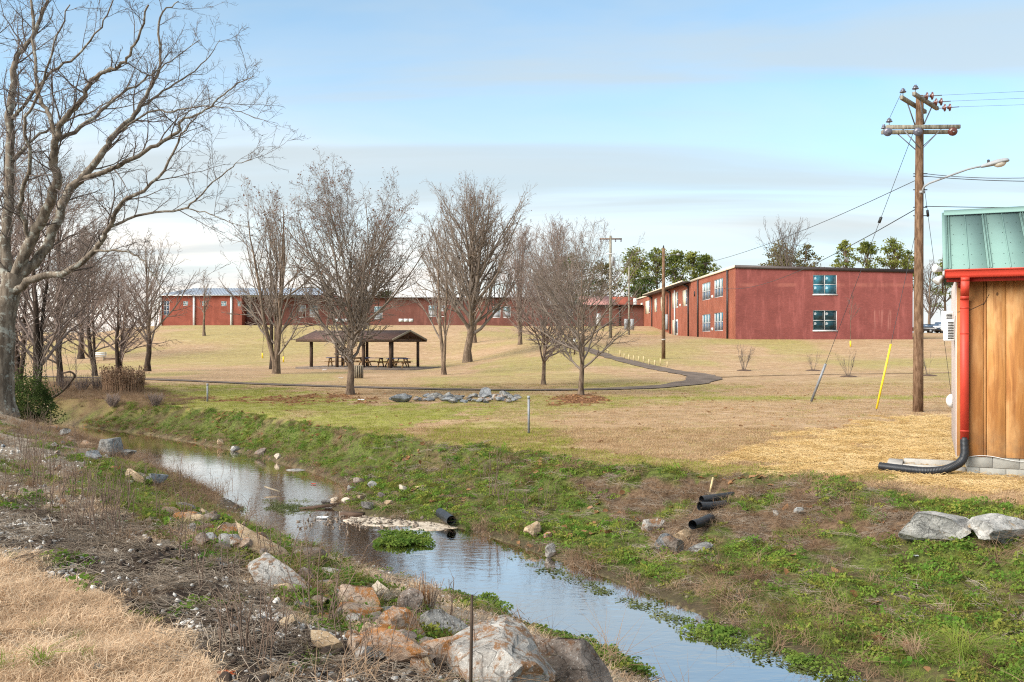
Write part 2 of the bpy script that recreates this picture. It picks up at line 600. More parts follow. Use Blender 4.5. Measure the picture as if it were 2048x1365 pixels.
soilc = n.mix(n.step(n.math('ADD', n.math('MULTIPLY', f2, 0.6), n.math('MULTIPLY', f3, 0.4)), 0.47, 0.64), (0.045, 0.030, 0.022), (0.29, 0.235, 0.18))
col = n.mix(n.attr('soil'), col, soilc)
col = n.mix(n.attr('near_lawn'), col, n.mix(n.step(f3, 0.3, 0.7), (0.44, 0.32, 0.21), (0.64, 0.49, 0.34)))
col = n.mix(n.attr('litter'), col, n.mix(f3, (0.10, 0.045, 0.02), (0.26, 0.12, 0.055)))
col = n.mix(n.math('MULTIPLY', n.attr('scrub'), 0.7), col, n.mix(f3, (0.08, 0.05, 0.03), (0.2, 0.13, 0.07)))
col = n.mix(n.math('MULTIPLY', n.attr('mud'), 0.85), col, (0.062, 0.045, 0.032))
bedc = n.mix(n.step(n.noise(p, 7.0, 4, 0.6), 0.42, 0.62), (0.05, 0.04, 0.028), (0.16, 0.125, 0.085))
col = n.mix(n.attr('bed'), col, bedc)
bh = n.math('ADD', n.math('MULTIPLY', f3, 0.7), n.math('MULTIPLY', f4, 0.4))
n.out(col, 0.95, n.bump(bh, 0.75, 0.05), 0.15)
ground = link_mesh('ground', ground_me, mg)
tag(ground, 'brown winter lawn, creek banks and low hill', None, None, 'structure')


# ------------------------------------------------------------------ water
mw, n = new_mat('creek_water')
p = n.pos()
rp = n.vmath('MULTIPLY', p, (1.0, 2.2, 1.0))
h1 = n.noise(rp, 3.2, 3, 0.5, 0.4); h2 = n.noise(rp, 11.0, 3, 0.55, 0.3)
calm = n.step(n.noise(p, 0.45, 3, 0.5), 0.35, 0.7)
hh = n.math('ADD', n.math('MULTIPLY', h1, 0.6), n.math('MULTIPLY', h2, n.math('MULTIPLY', calm, 0.55)))
bn = n.bump(hh, 0.11, 0.03)
fr = n.n('ShaderNodeFresnel', {'IOR': 1.42, 'Normal': bn}).outputs[0]
fr = n.math('ADD', n.math('MULTIPLY', fr, 0.80), 0.58, clamp=True)
gl = n.n('ShaderNodeBsdfGlossy', {'Color': (1.0, 0.93, 0.88), 'Roughness': 0.035, 'Normal': bn})
tr = n.n('ShaderNodeBsdfTransparent', {'Color': (0.72, 0.68, 0.58)})
mx = n.n('ShaderNodeMixShader', {0: fr, 1: tr.outputs[0], 2: gl.outputs[0]})
n.n('ShaderNodeOutputMaterial', {'Surface': mx.outputs[0]})
ys = np.linspace(-4, 44, 150)
xl_, xr_ = x_left(ys) - 1.0, x_right(ys) + 1.0
V = np.concatenate([np.stack([xl_, ys, np.full_like(ys, WATER)], -1), np.stack([xr_, ys, np.full_like(ys, WATER)], -1)])
k = len(ys)
water = link_mesh('water', np_mesh('water', V, [[(i, k + i, k + i + 1, i + 1) for i in range(k - 1)]], True), mw)
tag(water, 'shallow creek reflecting the pale sky', None, None, 'structure')


# ------------------------------------------------------------------ shared materials
def simple(name, col, rough=0.6, var=0.15, scale=6.0, bump=0.15, bs=30.0, metal=0.0, spec=0.4, obj=True, bdist=0.01):
    m, n = new_mat(name)
    p = n.pos(obj)
    f = n.noise(p, scale, 5, 0.6)
    dark = tuple(c * (1 - var) for c in col); lite = tuple(min(c * (1 + var), 1) for c in col)
    c = n.mix(n.step(f, 0.3, 0.7), dark, lite)
    n.out(c, rough, n.bump(n.noise(p, bs, 4, 0.6), bump, bdist), spec, metal)
    return m


def brick_mat(name, c1, c2, mortar, diag_shade=False, stains=False):
    m, n = new_mat(name)
    p = n.pos()
    s = n.n('ShaderNodeSeparateXYZ', {0: p})
    uv = n.n('ShaderNodeCombineXYZ', {0: n.math('ADD', s.outputs[0], s.outputs[1]), 1: s.outputs[2]}).outputs[0]
    b = n.n('ShaderNodeTexBrick', {'Vector': uv, 'Color1': c1, 'Color2': c2, 'Mortar': mortar, 'Scale': 1.0, 'Mortar Size': 0.008,
                                   'Brick Width': 0.21, 'Row Height': 0.075})
    f = n.noise(p, 0.6, 5, 0.6)
    st = n.noise(n.vmath('MULTIPLY', p, (1.6, 1.6, 0.25)), 1.0, 5, 0.65)
    c = n.mix(n.math('MULTIPLY', n.step(f, 0.38, 0.66), 0.55), b.outputs[0], tuple(x * 0.60 for x in c1))
    fh = n.noise(n.vmath('MULTIPLY', p, (0.5, 0.5, 7.0)), 1.0, 5, 0.7)
    c = n.mix(n.math('MULTIPLY', n.step(fh, 0.50, 0.72), 0.40), c, tuple(x * 0.70 for x in c1))
    fb = n.noise(n.vmath('MULTIPLY', p, (4.5, 4.5, 13.0)), 1.0, 3, 0.6)
    c = n.mix(n.math('MULTIPLY', n.step(fb, 0.52, 0.70), 0.35), c, tuple(min(1, x * 1.5) for x in c1))
    c = n.mix(n.math('MULTIPLY', n.step(st, 0.50, 0.70), 0.40), c, tuple(min(1, x * 1.55 + 0.02) for x in c1))
    if diag_shade:  # diagonal shadow streaks of the staggered bricks, painted into the wall colour
        dv = n.math('ADD', n.math('MULTIPLY', n.math('ADD', s.outputs[0], s.outputs[1]), 0.55), s.outputs[2])
        wv = n.math('ABSOLUTE', n.math('SINE', n.math('MULTIPLY', dv, 6.5)))
        c = n.mix(n.math('MULTIPLY', n.step(wv, 0.55, 0.15), 0.33), c, tuple(x * 0.45 for x in c1))
    if stains:
        g = n.math('MULTIPLY', n.step(s.outputs[0], 35.6, 36.4), n.step(s.outputs[0], 39.4, 38.6))
        g = n.math('MULTIPLY', g, n.math('MULTIPLY', n.step(s.outputs[2], 3.0, 4.2), n.step(s.outputs[2], 5.6, 5.2)))
        sn = n.step(n.noise(n.vmath('MULTIPLY', p, (2.2, 1, 0.12)), 1.0, 3, 0.5), 0.52, 0.62)
        c = n.mix(n.math('MULTIPLY', n.math('MULTIPLY', g, sn), 0.45), c, (0.48, 0.22, 0.18))
        g2 = n.math('MULTIPLY', n.step(s.outputs[2], 7.75, 7.95), n.step(s.outputs[2], 8.3, 8.1))
        c = n.mix(n.math('MULTIPLY', n.math('MULTIPLY', g2, n.step(n.noise(p, 0.5, 4, 0.6), 0.45, 0.6)), 0.35), c, (0.42, 0.16, 0.12))
    n.out(c, 0.85, n.bump(b.outputs['Fac'], 0.25, 0.01), 0.25)
    return m


M = {}
M['brick_front'] = brick_mat('painted_brick_red', (0.25, 0.072, 0.062), (0.22, 0.063, 0.055), (0.215, 0.07, 0.06), stains=True)
M['brick_side'] = brick_mat('brick_orange', (0.30, 0.085, 0.045), (0.25, 0.068, 0.038), (0.27, 0.14, 0.10), diag_shade=True)
M['brick_left'] = brick_mat('brick_red', (0.29, 0.075, 0.045), (0.25, 0.062, 0.04), (0.24, 0.10, 0.075))
M['brick_dark'] = brick_mat('brick_brown', (0.175, 0.062, 0.045), (0.14, 0.052, 0.04), (0.17, 0.09, 0.07))
M['fascia'] = simple('dark_fascia', (0.045, 0.032, 0.03), 0.5, 0.2)
M['spout'] = simple('dark_downspout', (0.03, 0.022, 0.022), 0.45, 0.2)
M['white'] = simple('white_trim', (0.60, 0.60, 0.59), 0.55, 0.08)
M['cream'] = simple('cream_panel', (0.66, 0.57, 0.42), 0.6, 0.06)
M['grey_blind'] = simple('window_blind', (0.30, 0.31, 0.33), 0.7, 0.1)
M['roof_grey'] = simple('standing_seam_metal', (0.42, 0.45, 0.50), 0.4, 0.06, metal=0.3)
M['roof_pink'] = simple('faded_red_roof', (0.42, 0.20, 0.17), 0.7, 0.15)
M['roof_flat'] = simple('flat_roof', (0.28, 0.27, 0.26), 0.9, 0.1)
M['concrete'] = simple('concrete', (0.34, 0.32, 0.29), 0.9, 0.15, 4.0, 0.3, 40)
M['concrete_dark'] = simple('old_concrete_slab', (0.16, 0.125, 0.10), 0.95, 0.2, 2.0, 0.3, 20)
M['shingle'] = simple('brown_shingle', (0.115, 0.062, 0.048), 0.95, 0.25, 3.0, 0.5, 24)
M['dark_wood'] = simple('dark_stained_wood', (0.085, 0.050, 0.032), 0.8, 0.25, 5.0, 0.3, 30)
M['table_wood'] = simple('treated_table_wood', (0.25, 0.135, 0.050), 0.8, 0.25, 5.0, 0.2, 30)
M['blue'] = simple('blue_painted_top', (0.035, 0.075, 0.21), 0.5, 0.2)
M['grey_wood'] = simple('weathered_grey_wood', (0.23, 0.19, 0.135), 0.9, 0.25, 7.0, 0.4, 40)
M['yellow'] = simple('yellow_plastic', (0.78, 0.55, 0.03), 0.45, 0.05)
M['galv'] = simple('galvanised_steel', (0.21, 0.22, 0.235), 0.55, 0.15, metal=0.2)
M['lamp_grey'] = simple('lamp_housing_grey', (0.27, 0.28, 0.29), 0.6, 0.10)
M['black_metal'] = simple('black_metal', (0.02, 0.02, 0.022), 0.5, 0.2)
M['wire'] = simple('cable', (0.035, 0.037, 0.042), 0.5, 0.1)
M['porcelain'] = simple('brown_porcelain', (0.11, 0.035, 0.025), 0.18, 0.2, spec=0.6)
M['porcelain_grey'] = simple('grey_porcelain', (0.10, 0.10, 0.13), 0.2, 0.2, spec=0.6)
M['stake'] = simple('pale_wood_stake', (0.50, 0.39, 0.21), 0.85, 0.12)
M['path'] = simple('asphalt_path', (0.15, 0.118, 0.098), 1.0, 0.25, 1.4, 0.4, 25, obj=False, spec=0.05)


def glass(name, tint, refl=0.05):
    m, n = new_mat(name)
    p = n.pos()
    c = n.mix(n.step(n.noise(p, 1.3, 4, 0.6), 0.35, 0.65), tuple(x * 0.55 for x in tint), tuple(x * 1.3 for x in tint))
    n.out(c, refl, n.bump(n.noise(p, 0.8, 2, 0.5), 0.04, 0.05), 0.45)
    return m


M['glass_teal'] = glass('teal_glass', (0.03, 0.135, 0.19))
M['glass_dark'] = glass('dark_teal_glass', (0.008, 0.035, 0.045))
M['glass_sky'] = glass('sky_reflection_glass', (0.16, 0.26, 0.30), 0.04)  # pale base colour stands in for bright sky reflected in the panes
M['glass_slate'] = glass('slate_glass', (0.055, 0.085, 0.13), 0.1)


# ------------------------------------------------------------------ footpath draped on the lawn
def catmull(P, m=12):
    P = np.asarray(P, float)
    Q = np.concatenate([[2 * P[0] - P[1]], P, [2 * P[-1] - P[-2]]])
    out = []
    for i in range(1, len(Q) - 2):
        a, b, c, d = Q[i - 1], Q[i], Q[i + 1], Q[i + 2]
        for t in np.linspace(0, 1, m, endpoint=False):
            out.append(0.5 * ((2 * b) + (-a + c) * t + (2 * a - 5 * b + 4 * c - d) * t * t + (-a + 3 * b - 3 * c + d) * t ** 3))
    out.append(P[-1])
    return np.array(out)


path_line = catmull([(-60, 66), (-34, 59.5), (-22.7, 55.0), (-14, 48.9), (-8, 45.3), (-2.9, 43.0), (0.6, 42.4), (4.2, 43.2), (7.8, 45.6), (10.4, 50.0),
                     (11.2, 54.5), (10.4, 59.0), (9.2, 65.0), (8.1, 72.0), (7.0, 79), (4.5, 90), (2, 104)], 16)
tg = unit(np.gradient(path_line, axis=0)); nrm = np.stack([-tg[:, 1], tg[:, 0]], -1)
V = []
hw = 0.60 + 0.30 * (vnoise(np.arange(len(path_line)) * 0.35, np.zeros(len(path_line)), 9) - 0.5)
hw = hw + 0.35 * np.exp(-((path_line[:, 1] - 52) / 6) ** 2) * (path_line[:, 0] > 6)
for s in np.linspace(-1, 1, 7):
    q = path_line + nrm * (hw[:, None] * s)
    V.append(np.stack([q[:, 0], q[:, 1], terrain(q[:, 0], q[:, 1]) + 0.035], -1))
V = np.concatenate(V); k = len(path_line)
fs = [(r * k + i, r * k + i + 1, (r + 1) * k + i + 1, (r + 1) * k + i) for r in range(6) for i in range(k - 1)]
tag(link_mesh('path', np_mesh('path', V, [fs], True), M['path']), 'dark asphalt footpath winding across the lawn', None, None, 'structure')


# narrow worn track crossing the slope towards the shed
M['track'] = simple('worn_soil_track', (0.30, 0.205, 0.125), 1.0, 0.3, 2.0, 0.4, 25, obj=False, spec=0.05)
tl = catmull([(11.4, 52.5), (14.0, 54.0), (18.5, 55.5), (23.0, 56.5), (28.0, 57.5), (36.0, 59.0)], 10)
tg = unit(np.gradient(tl, axis=0)); nrm = np.stack([-tg[:, 1], tg[:, 0]], -1)
V = []
for s in (-0.32, -0.1, 0.1, 0.32):
    q = tl + nrm * (s * (0.8 + 0.5 * vnoise(np.arange(len(tl)) * 0.6, np.zeros(len(tl)), 19)))[:, None]
    V.append(np.stack([q[:, 0], q[:, 1], terrain(q[:, 0], q[:, 1]) + 0.022], -1))
k = len(tl)
fs = [(r * k + i, r * k + i + 1, (r + 1) * k + i + 1, (r + 1) * k + i) for r in range(3) for i in range(k - 1)]
tag(link_mesh('dirt_path', np_mesh('dirt_path', np.concatenate(V), [fs], True), M['track']), 'narrow worn soil track across the slope', None, None, 'structure')


# ------------------------------------------------------------------ buildings
def holed_wall(mb, O, u, up, nrm, W, H, holes, depth=0.14):
    """rect wall W x H from O with rectangular holes (a0,a1,b0,b1) and reveals going inwards (against nrm)"""
    O, u, up, nrm = (np.asarray(q, float) for q in (O, u, up, nrm))
    xs = sorted({0.0, W} | {h[0] for h in holes} | {h[1] for h in holes})
    zs = sorted({0.0, H} | {h[2] for h in holes} | {h[3] for h in holes})
    f = lambda a, b, c=0.0: O + a * u + b * up - c * nrm
    for i in range(len(xs) - 1):
        for j in range(len(zs) - 1):
            cx, cz = (xs[i] + xs[i + 1]) / 2, (zs[j] + zs[j + 1]) / 2
            if any(h[0] < cx < h[1] and h[2] < cz < h[3] for h in holes):
                continue
            mb.quad(f(xs[i], zs[j]), f(xs[i + 1], zs[j]), f(xs[i + 1], zs[j + 1]), f(xs[i], zs[j + 1]))
    for a0, a1, b0, b1 in holes:
        mb.quad(f(a0, b0), f(a1, b0), f(a1, b0, depth), f(a0, b0, depth))
        mb.quad(f(a0, b1), f(a1, b1), f(a1, b1, depth), f(a0, b1, depth))
        mb.quad(f(a0, b0), f(a0, b1), f(a0, b1, depth), f(a0, b0, depth))
        mb.quad(f(a1, b0), f(a1, b1), f(a1, b1, depth), f(a1, b0, depth))
    return mb


def window(parent, O, u, up, nrm, hole, nx, ny, panes, fr=0.07, depth=0.10, name='window', fmat='white', split=None):
    """frame mesh + one pane object for each light, set back in the opening"""
    O, u, up, nrm = (np.asarray(q, float) for q in (O, u, up, nrm))
    a0, a1, b0, b1 = hole
    e = 0.004
    a0 += e; a1 -= e; b0 += e; b1 -= e
    mb = MB()
    bar = lambda p0, p1, q0, q1: mb.obox(O, u, up, -nrm, (p0, q0, depth - 0.06), (p1, q1, depth))
    bar(a0, a1, b0, b0 + fr); bar(a0, a1, b1 - fr, b1); bar(a0, a0 + fr, b0 + fr, b1 - fr); bar(a1 - fr, a1, b0 + fr, b1 - fr)
    xs = list(np.linspace(a0 + fr / 2, a1 - fr / 2, nx + 1)); zs = list(np.linspace(b0 + fr / 2, b1 - fr / 2, ny + 1))
    if split is not None and ny == 2:
        zs[1] = b0 + (b1 - b0) * split
    for x in xs[1:-1]:
        bar(x - fr / 2, x + fr / 2, b0 + fr, b1 - fr)
    for z in zs[1:-1]:
        for i in range(nx):
            bar(xs[i] + fr / 2, xs[i + 1] - fr / 2, z - fr / 2, z + fr / 2)
    ob = mb.build(name, M[fmat], parent)
    for i in range(nx):
        for j in range(ny):
            q = MB().obox(O, u, up, -nrm, (xs[i] + fr / 2 - 0.002, zs[j] + fr / 2 - 0.002, depth - 0.035), (xs[i + 1] - fr / 2 + 0.002, zs[j + 1] - fr / 2 + 0.002, depth - 0.02))
            q.build('pane', M[panes[j] if isinstance(panes, (list, tuple)) else panes], ob)
    return ob


UP = np.array([0, 0, 1.0])
# --- two storey school block at the right
BX0, BX1, BY = 22.84, 40.93, 93.0
T_school = thing('school_building', (BX0, BY, 2.5), 'two-storey red brick block with crimson painted end wall and teal windows', 'building')
O = (BX0, BY, 1.0); u = np.array([1.0, 0, 0]); nr = np.array([0, -1.0, 0])
fw = [(7.92, 10.36, 6.07, 8.07), (7.92, 10.36, 2.38, 4.44)]
mb = MB(); holed_wall(mb, O, u, UP, nr, BX1 - BX0, 8.4, fw)
mb.poly([(BX0, BY, 9.4), (BX1, BY, 9.4), (BX1, BY, 9.5), (BX0, BY, 9.94)])
mb.build('end_wall', M['brick_front'], T_school)
window(T_school, O, u, UP, nr, fw[0], 2, 2, ['glass_teal', 'glass_teal'], 0.045)
window(T_school, O, u, UP, nr, fw[1], 2, 2, ['glass_dark', 'glass_dark'], 0.045)
for h in fw:
    MB().obox(O, u, UP, nr, (h[0] - 0.05, h[2] - 0.10, 0.0), (h[1] + 0.05, h[2] - 0.003, 0.08)).build('sill', M['white'], T_school)
# long side wall, parallel to the view direction; a runs away from the corner
OS = (BX0, BY, 1.0); us = np.array([0, 1.0, 0]); ns = np.array([-1.0, 0, 0])
sw = [(5.5, 9.8, 6.14, 8.17), (11.8, 16.3, 6.14, 8.17), (5.5, 9.8, 2.41, 4.45), (11.8, 16.3, 2.41, 4.45),
      (25.7, 29.0, 5.9, 8.05), (32.2, 36.9, 5.9, 8.1), (43.5, 47.0, 5.9, 8.05), (50.3, 53.2, 5.9, 8.05), (58.0, 63.0, 5.9, 8.1), (66.0, 69.0, 5.9, 8.05),
      (32.3, 36.8, 2.1, 4.3)]
mb = MB(); holed_wall(mb, OS, us, UP, ns, 74.0, 8.9, sw); mb.build('side_wall', M['brick_side'], T_school)
for q, h in enumerate(sw[:4]):
    window(T_school, OS, us, UP, ns, h, 3, 2, ['glass_slate', 'glass_sky'] if q < 2 else ['glass_slate', 'glass_teal'], 0.045)
for h in sw[4:10]:
    # cream infill panel with a narrow sash window at the near end
    s = min(1.5, (h[1] - h[0]) * 0.42)
    MB().obox(OS, us, UP, ns, (h[0] + s, h[2], -0.06), (h[1], h[3], -0.03)).build('infill_panel', M['cream'], T_school)
    window(T_school, OS, us, UP, ns, (h[0], h[0] + s, h[2] + 0.1, h[3]), 1, 2, ['glass_slate', 'glass_dark'], 0.08)
h = sw[10]
MB().obox(OS, us, UP, ns, (h[0] + 2.0, h[2], -0.06), (h[1], h[3], -0.03)).build('infill_panel', M['cream'], T_school)
dr_ = MB().obox(OS, us, UP, ns, (h[0] + 0.05, h[2], -0.07), (h[0] + 1.95, h[3], -0.02)).build('door', M['white'], T_school)
MB().obox(OS, us, UP, ns, (h[0] + 0.35, h[2] + 0.3, -0.02), (h[0] + 1.65, h[3] - 0.25, -0.012)).build('pane', M['glass_slate'], dr_)
for a, b0, b1 in ((3.0, 1.4, 8.85), (18.3, 1.4, 8.85), (24.4, 1.6, 8.3), (37.9, 2.0, 8.3), (55.0, 3.2, 8.4)):
    MB().obox(OS, us, UP, ns, (a, b0, 0.02), (a + 0.34, b1, 0.16)).build('downspout', M['spout'], T_school)
for a in (25.1, 38.6, 55.7):      # elbows running out to the eaves
    MB().bar(np.array(OS) + us * (a - 0.5) + UP * 8.3 + ns * 0.1, np.array(OS) + us * (a + 1.4) + UP * 8.95 + ns * 0.75, 0.2, 0.2).build('elbow', M['spout'], T_school)
MB().obox(OS, us, UP, ns, (34.0, 2.1, 0.03), (34.3, 8.4, 0.2)).build('vent_pipe', M['white'], T_school)
MB().obox(OS, us, UP, ns, (39.9, 3.0, 0.02), (41.5, 5.2, 0.30)).build('electric_box', M['lamp_grey'], T_school)
MB().obox(OS, us, UP, ns, (40.5, 5.2, 0.02), (40.7, 8.0, 0.14)).build('conduit', M['spout'], T_school)
for a, b in ((10.3, 6.2), (10.3, 2.5), (30.2, 6.0)):
    MB().obox(OS, us, UP, ns, (a, b, 0.004), (a + 1.0, b + 0.32, 0.03)).build('wall_plate', M['white'], T_school)
MB().obox(OS, us, UP, ns, (20.5, 6.9, 0.01), (20.8, 7.5, 0.1)).build('wall_lamp', M['black_metal'], T_school)
# roof, fascias, overhanging eave of the middle section
mb = MB()
mb.hexa([(BX0 - 0.05, BY - 0.05, 9.93), (BX1 + 0.1, BY - 0.05, 9.49), (BX1 + 0.1, BY + 74, 9.49), (BX0 - 0.05, BY + 74, 9.93)],
        [(BX0 - 0.05, BY - 0.05, 9.99), (BX1 + 0.1, BY - 0.05, 9.55), (BX1 + 0.1, BY + 74, 9.55), (BX0 - 0.05, BY + 74, 9.99)])
mb.build('roof', M['roof_flat'], T_school)
mb = MB()
mb.hexa([(BX0 - 0.10, BY - 0.13, 9.72), (BX1 + 0.12, BY - 0.13, 9.26), (BX1 + 0.12, BY - 0.055, 9.26), (BX0 - 0.10, BY - 0.055, 9.72)],
        [(BX0 - 0.10, BY - 0.13, 10.06), (BX1 + 0.12, BY - 0.13, 9.62), (BX1 + 0.12, BY - 0.055, 9.62), (BX0 - 0.10, BY - 0.055, 10.06)])
mb.build('fascia', M['fascia'], T_school)
MB().box((BX0 - 0.14, BY - 0.05, 9.80), (BX0 - 0.055, BY + 23, 10.05)).build('coping', M['cream'], T_school)
mb = MB().box((BX0 - 1.1, BY + 23.05, 9.72), (BX0 - 0.06, BY + 58, 9.9)); mb.build('eave', M['fascia'], T_school)
MB().box((BX0 - 1.2, BY + 23.05, 9.86), (BX0 - 1.105, BY + 58, 10.02)).build('gutter', M['cream'], T_school)
MB().box((BX0 - 0.14, BY + 58.1, 9.80), (BX0 - 0.055, BY + 74, 10.05)).build('coping', M['cream'], T_school)
MB().box((BX1, BY + 0.003, 1.5), (BX1 + 0.02, BY + 74, 9.45)).build('back_wall', M['brick_side'], T_school)
MB().box((BX1 + 0.05, BY + 3, 1.5), (BX1 + 0.9, BY + 14, 5.8)).build('stair_wall', M['concrete'], T_school)
MB().box((BX0 + 3, BY + 26, 10.0), (BX0 + 6, BY + 30, 10.9)).build('roof_unit', M['roof_grey'], T_school)

# --- long low wing across the hill top and the block with the metal roof
WY = 158.0
XA0, XA1, XB1 = -47.05, 4.9, 22.75
pxw = lambda px, D=WY: (px - 1024) / F * D
pzw = lambda py, D=WY: EYE + (682.5 - py) / F * D
T_wing = thing('school_wing', (XA0, WY, 4.9), 'long low brown brick wing with flat roof along the hill top', 'building')
O = np.array([XA0, WY, 3.9]); base_z = 3.9
wins = [(488.4, 504.8, 609, 634), (597, 612, 610, 635.6), (619, 635.7, 610.6, 634.7), (748, 765, 613, 639), (857, 873, 611, 634), (881, 893, 611, 634), (985, 1001, 613, 636),
        (1006, 1022, 613, 636)]
holes = [(pxw(a) - XA0, pxw(b) - XA0, pzw(d) - base_z, pzw(c) - base_z) for a, b, c, d in wins]
mb = MB(); holed_wall(mb, O, u, UP, nr, XA1 - XA0, 9.70 - base_z, holes); mb.build('wall', M['brick_dark'], T_wing)
for q, h in enumerate(holes):
    window(T_wing, O, u, UP, nr, h, 1, 2, ['grey_blind', 'glass_sky'] if q not in (1, 5) else ['brick_dark', 'grey_blind'], 0.10, split=0.5)
for a, b in ((669, 695), (797, 827)):
    x0, x1 = pxw(a), pxw(b)
    for i in range(3):
        w3 = (x1 - x0) / 3
        MB().box((x0 + i * w3 + 0.05, WY - 0.06, pzw(644)), (x0 + (i + 1) * w3 - 0.05, WY - 0.003, pzw(638))).build('vent_grille', M['white'], T_wing)
MB().box((XA0, WY - 0.7, 9.70), (XA1 + 0.3, WY + 12, 9.86)).build('roof', M['fascia'], T_wing)
O2 = np.array([XA1, WY, 3.9])
wins = [(1111, 1129, 616, 640), (1133, 1146, 616, 640), (1192, 1201.6, 627.5, 655)]
holes = [(pxw(a) - XA1, pxw(b) - XA1, pzw(d) - base_z, pzw(c) - base_z) for a, b, c, d in wins]
mb = MB(); holed_wall(mb, O2, u, UP, nr, XB1 - XA1, 8.4 - base_z, holes); mb.build('wall', M['brick_dark'], T_wing)
window(T_wing, O2, u, UP, nr, holes[0], 2, 2, ['glass_slate', 'glass_sky'], 0.09)
window(T_wing, O2, u, UP, nr, holes[1], 1, 2, ['glass_slate', 'grey_blind'], 0.09)
h = holes[2]
d_ = MB().obox(O2, u, UP, nr, (h[0] + 0.01, h[2], -0.08), (h[1] - 0.01, h[3] - 0.01, -0.02)).build('door', M['white'], T_wing)
MB().obox(O2, u, UP, nr, (h[1] - 0.2, h[2] + 1.0, -0.02), (h[1] - 0.1, h[2] + 1.15, 0.03)).build('handle', M['black_metal'], d_)
MB().box((XA1 + 0.35, WY - 0.8, 8.4), (XB1 - 0.1, WY + 8, 8.58)).build('roof', M['fascia'], T_wing)
MB().box((pxw(1238), WY - 0.16, 4.9), (pxw(1240.5), WY - 0.01, 8.38)).build('downspout', M['spout'], T_wing)
# raised hall behind the right part of the wing
T_hall = thing('school_hall', (14, 167, 5), 'raised orange brick hall with faded red roof behind the low wing', 'building')
MB().box((pxw(1225, 167), 167, 5), (22.7, 180, pzw(594, 167))).build('wall', M['brick_left'], T_hall)
mb = MB()
mb.hexa([(pxw(1160, 166), 160.5, 8.6), (pxw(1227, 166), 160.5, 8.6), (pxw(1227, 166), 170, pzw(594, 170)), (pxw(1160, 166), 170, pzw(594, 170))],
        [(pxw(1160, 166), 160.5, 8.7), (pxw(1227, 166), 160.5, 8.7), (pxw(1227, 166), 170, pzw(594, 170) + .1), (pxw(1160, 166), 170, pzw(594, 170) + .1)])
mb.build('roof', M['roof_pink'], T_hall)
MB().box((pxw(1268, 166), 166.6, 8.62), (pxw(1278, 166), 166.99, pzw(597, 166))).build('clerestory', M['white'], T_hall)

LY = 155.0
LX0, LX1 = pxw(318, LY), pxw(483.5, LY)
T_left = thing('gymnasium_block', (LX0, LY, 4.8), 'red brick block with grey standing seam metal roof and white downspouts', 'building')
bz = 3.6
O = np.array([LX0, LY, bz])
wins = [(327, 338.7, 602, 631), (366, 376, 602.7, 612), (404, 410.7, 602.7, 612), (442, 453, 602.7, 612.7), (475, 482, 603, 613)]
holes = [(pxw(a, LY) - LX0, pxw(b, LY) - LX0, pzw(d, LY) - bz, pzw(c, LY) - bz) for a, b, c, d in wins]
mb = MB(); holed_wall(mb, O, u, UP, nr, LX1 - LX0, 10.05 - bz, holes); mb.build('wall', M['brick_left'], T_left)
for q, h in enumerate(holes):
    window(T_left, O, u, UP, nr, h, 1 if q in (2, 4) else 2, 3 if q == 0 else 2, 'glass_sky' if q else 'glass_slate', 0.07)
MB().box((LX0 + 0.003, LY + 0.003, bz), (LX0 + 0.05, LY + 14, 10.05)).build('gable_wall', M['brick_left'], T_left)
MB().box((LX1 - 0.05, LY + 0.003, bz), (LX1 - 0.003, LY + 3.0, 10.05)).build('return_wall', M['brick_left'], T_left)
for px in (322, 388.5, 463):
    x = pxw(px, LY)
    MB().box((x - 0.17, LY - 0.2, 4.6), (x + 0.17, LY - 0.02, 10.0)).build('downspout', M['white'], T_left)
rx1 = pxw(660, 163)
ye, yr = LY - 0.5, LY + 8
ze, zr = 10.1, 11.75
mb = MB()
mb.poly([(LX0 - 0.4, ye, ze), (rx1, ye, ze), (rx1, yr, zr), (LX0 + 3.0, yr, zr)])
mb.poly([(LX0 - 0.4, ye + 17, ze), (LX0 - 0.4, ye, ze), (LX0 + 3.0, yr, zr)])
mb.poly([(rx1, ye + 17, ze), (LX0 - 0.4, ye + 17, ze), (LX0 + 3.0, yr, zr), (rx1, yr, zr)])
mb.build('roof', M['roof_grey'], T_left)
for i in range(52):
    x = LX0 + 0.6 + i * 0.52
    t0 = 0.0
    if x > rx1 - 0.1:
        break
    xt = max(x, LX0 + 3.0)
    tt = 1.0 if x >= LX0 + 3.0 else (x - LX0 + 0.4) / 3.4
    MB().bar((x, ye, ze + 0.03), (x, ye + (yr - ye) * tt, ze + (zr - ze) * tt + 0.03), 0.06, 0.07).build('roof_seam', M['roof_grey'], T_left)
mb = MB(); mb.poly([(rx1 + 0.01, ye + 0.3, ze - 0.3), (rx1 + 0.01, ye + 17, ze - 0.3), (rx1 + 0.01, yr, zr - 0.1)]); mb.build('gable_end', M['brick_left'], T_left)
mb = MB(); mb.prism([(rx1 - 3.5, WY + 1, 9.87), (rx1 + 2.4, WY + 1, 9.87), (rx1 - 0.3, WY + 1, 10.9)], (0, 5, 0)); mb.build('dormer', M['brick_left'], T_left)
MB().box((LX0 - 0.5, ye - 0.08, ze - 0.12), (LX1, ye - 0.005, ze + 0.04)).build('gutter', M['white'], T_left)


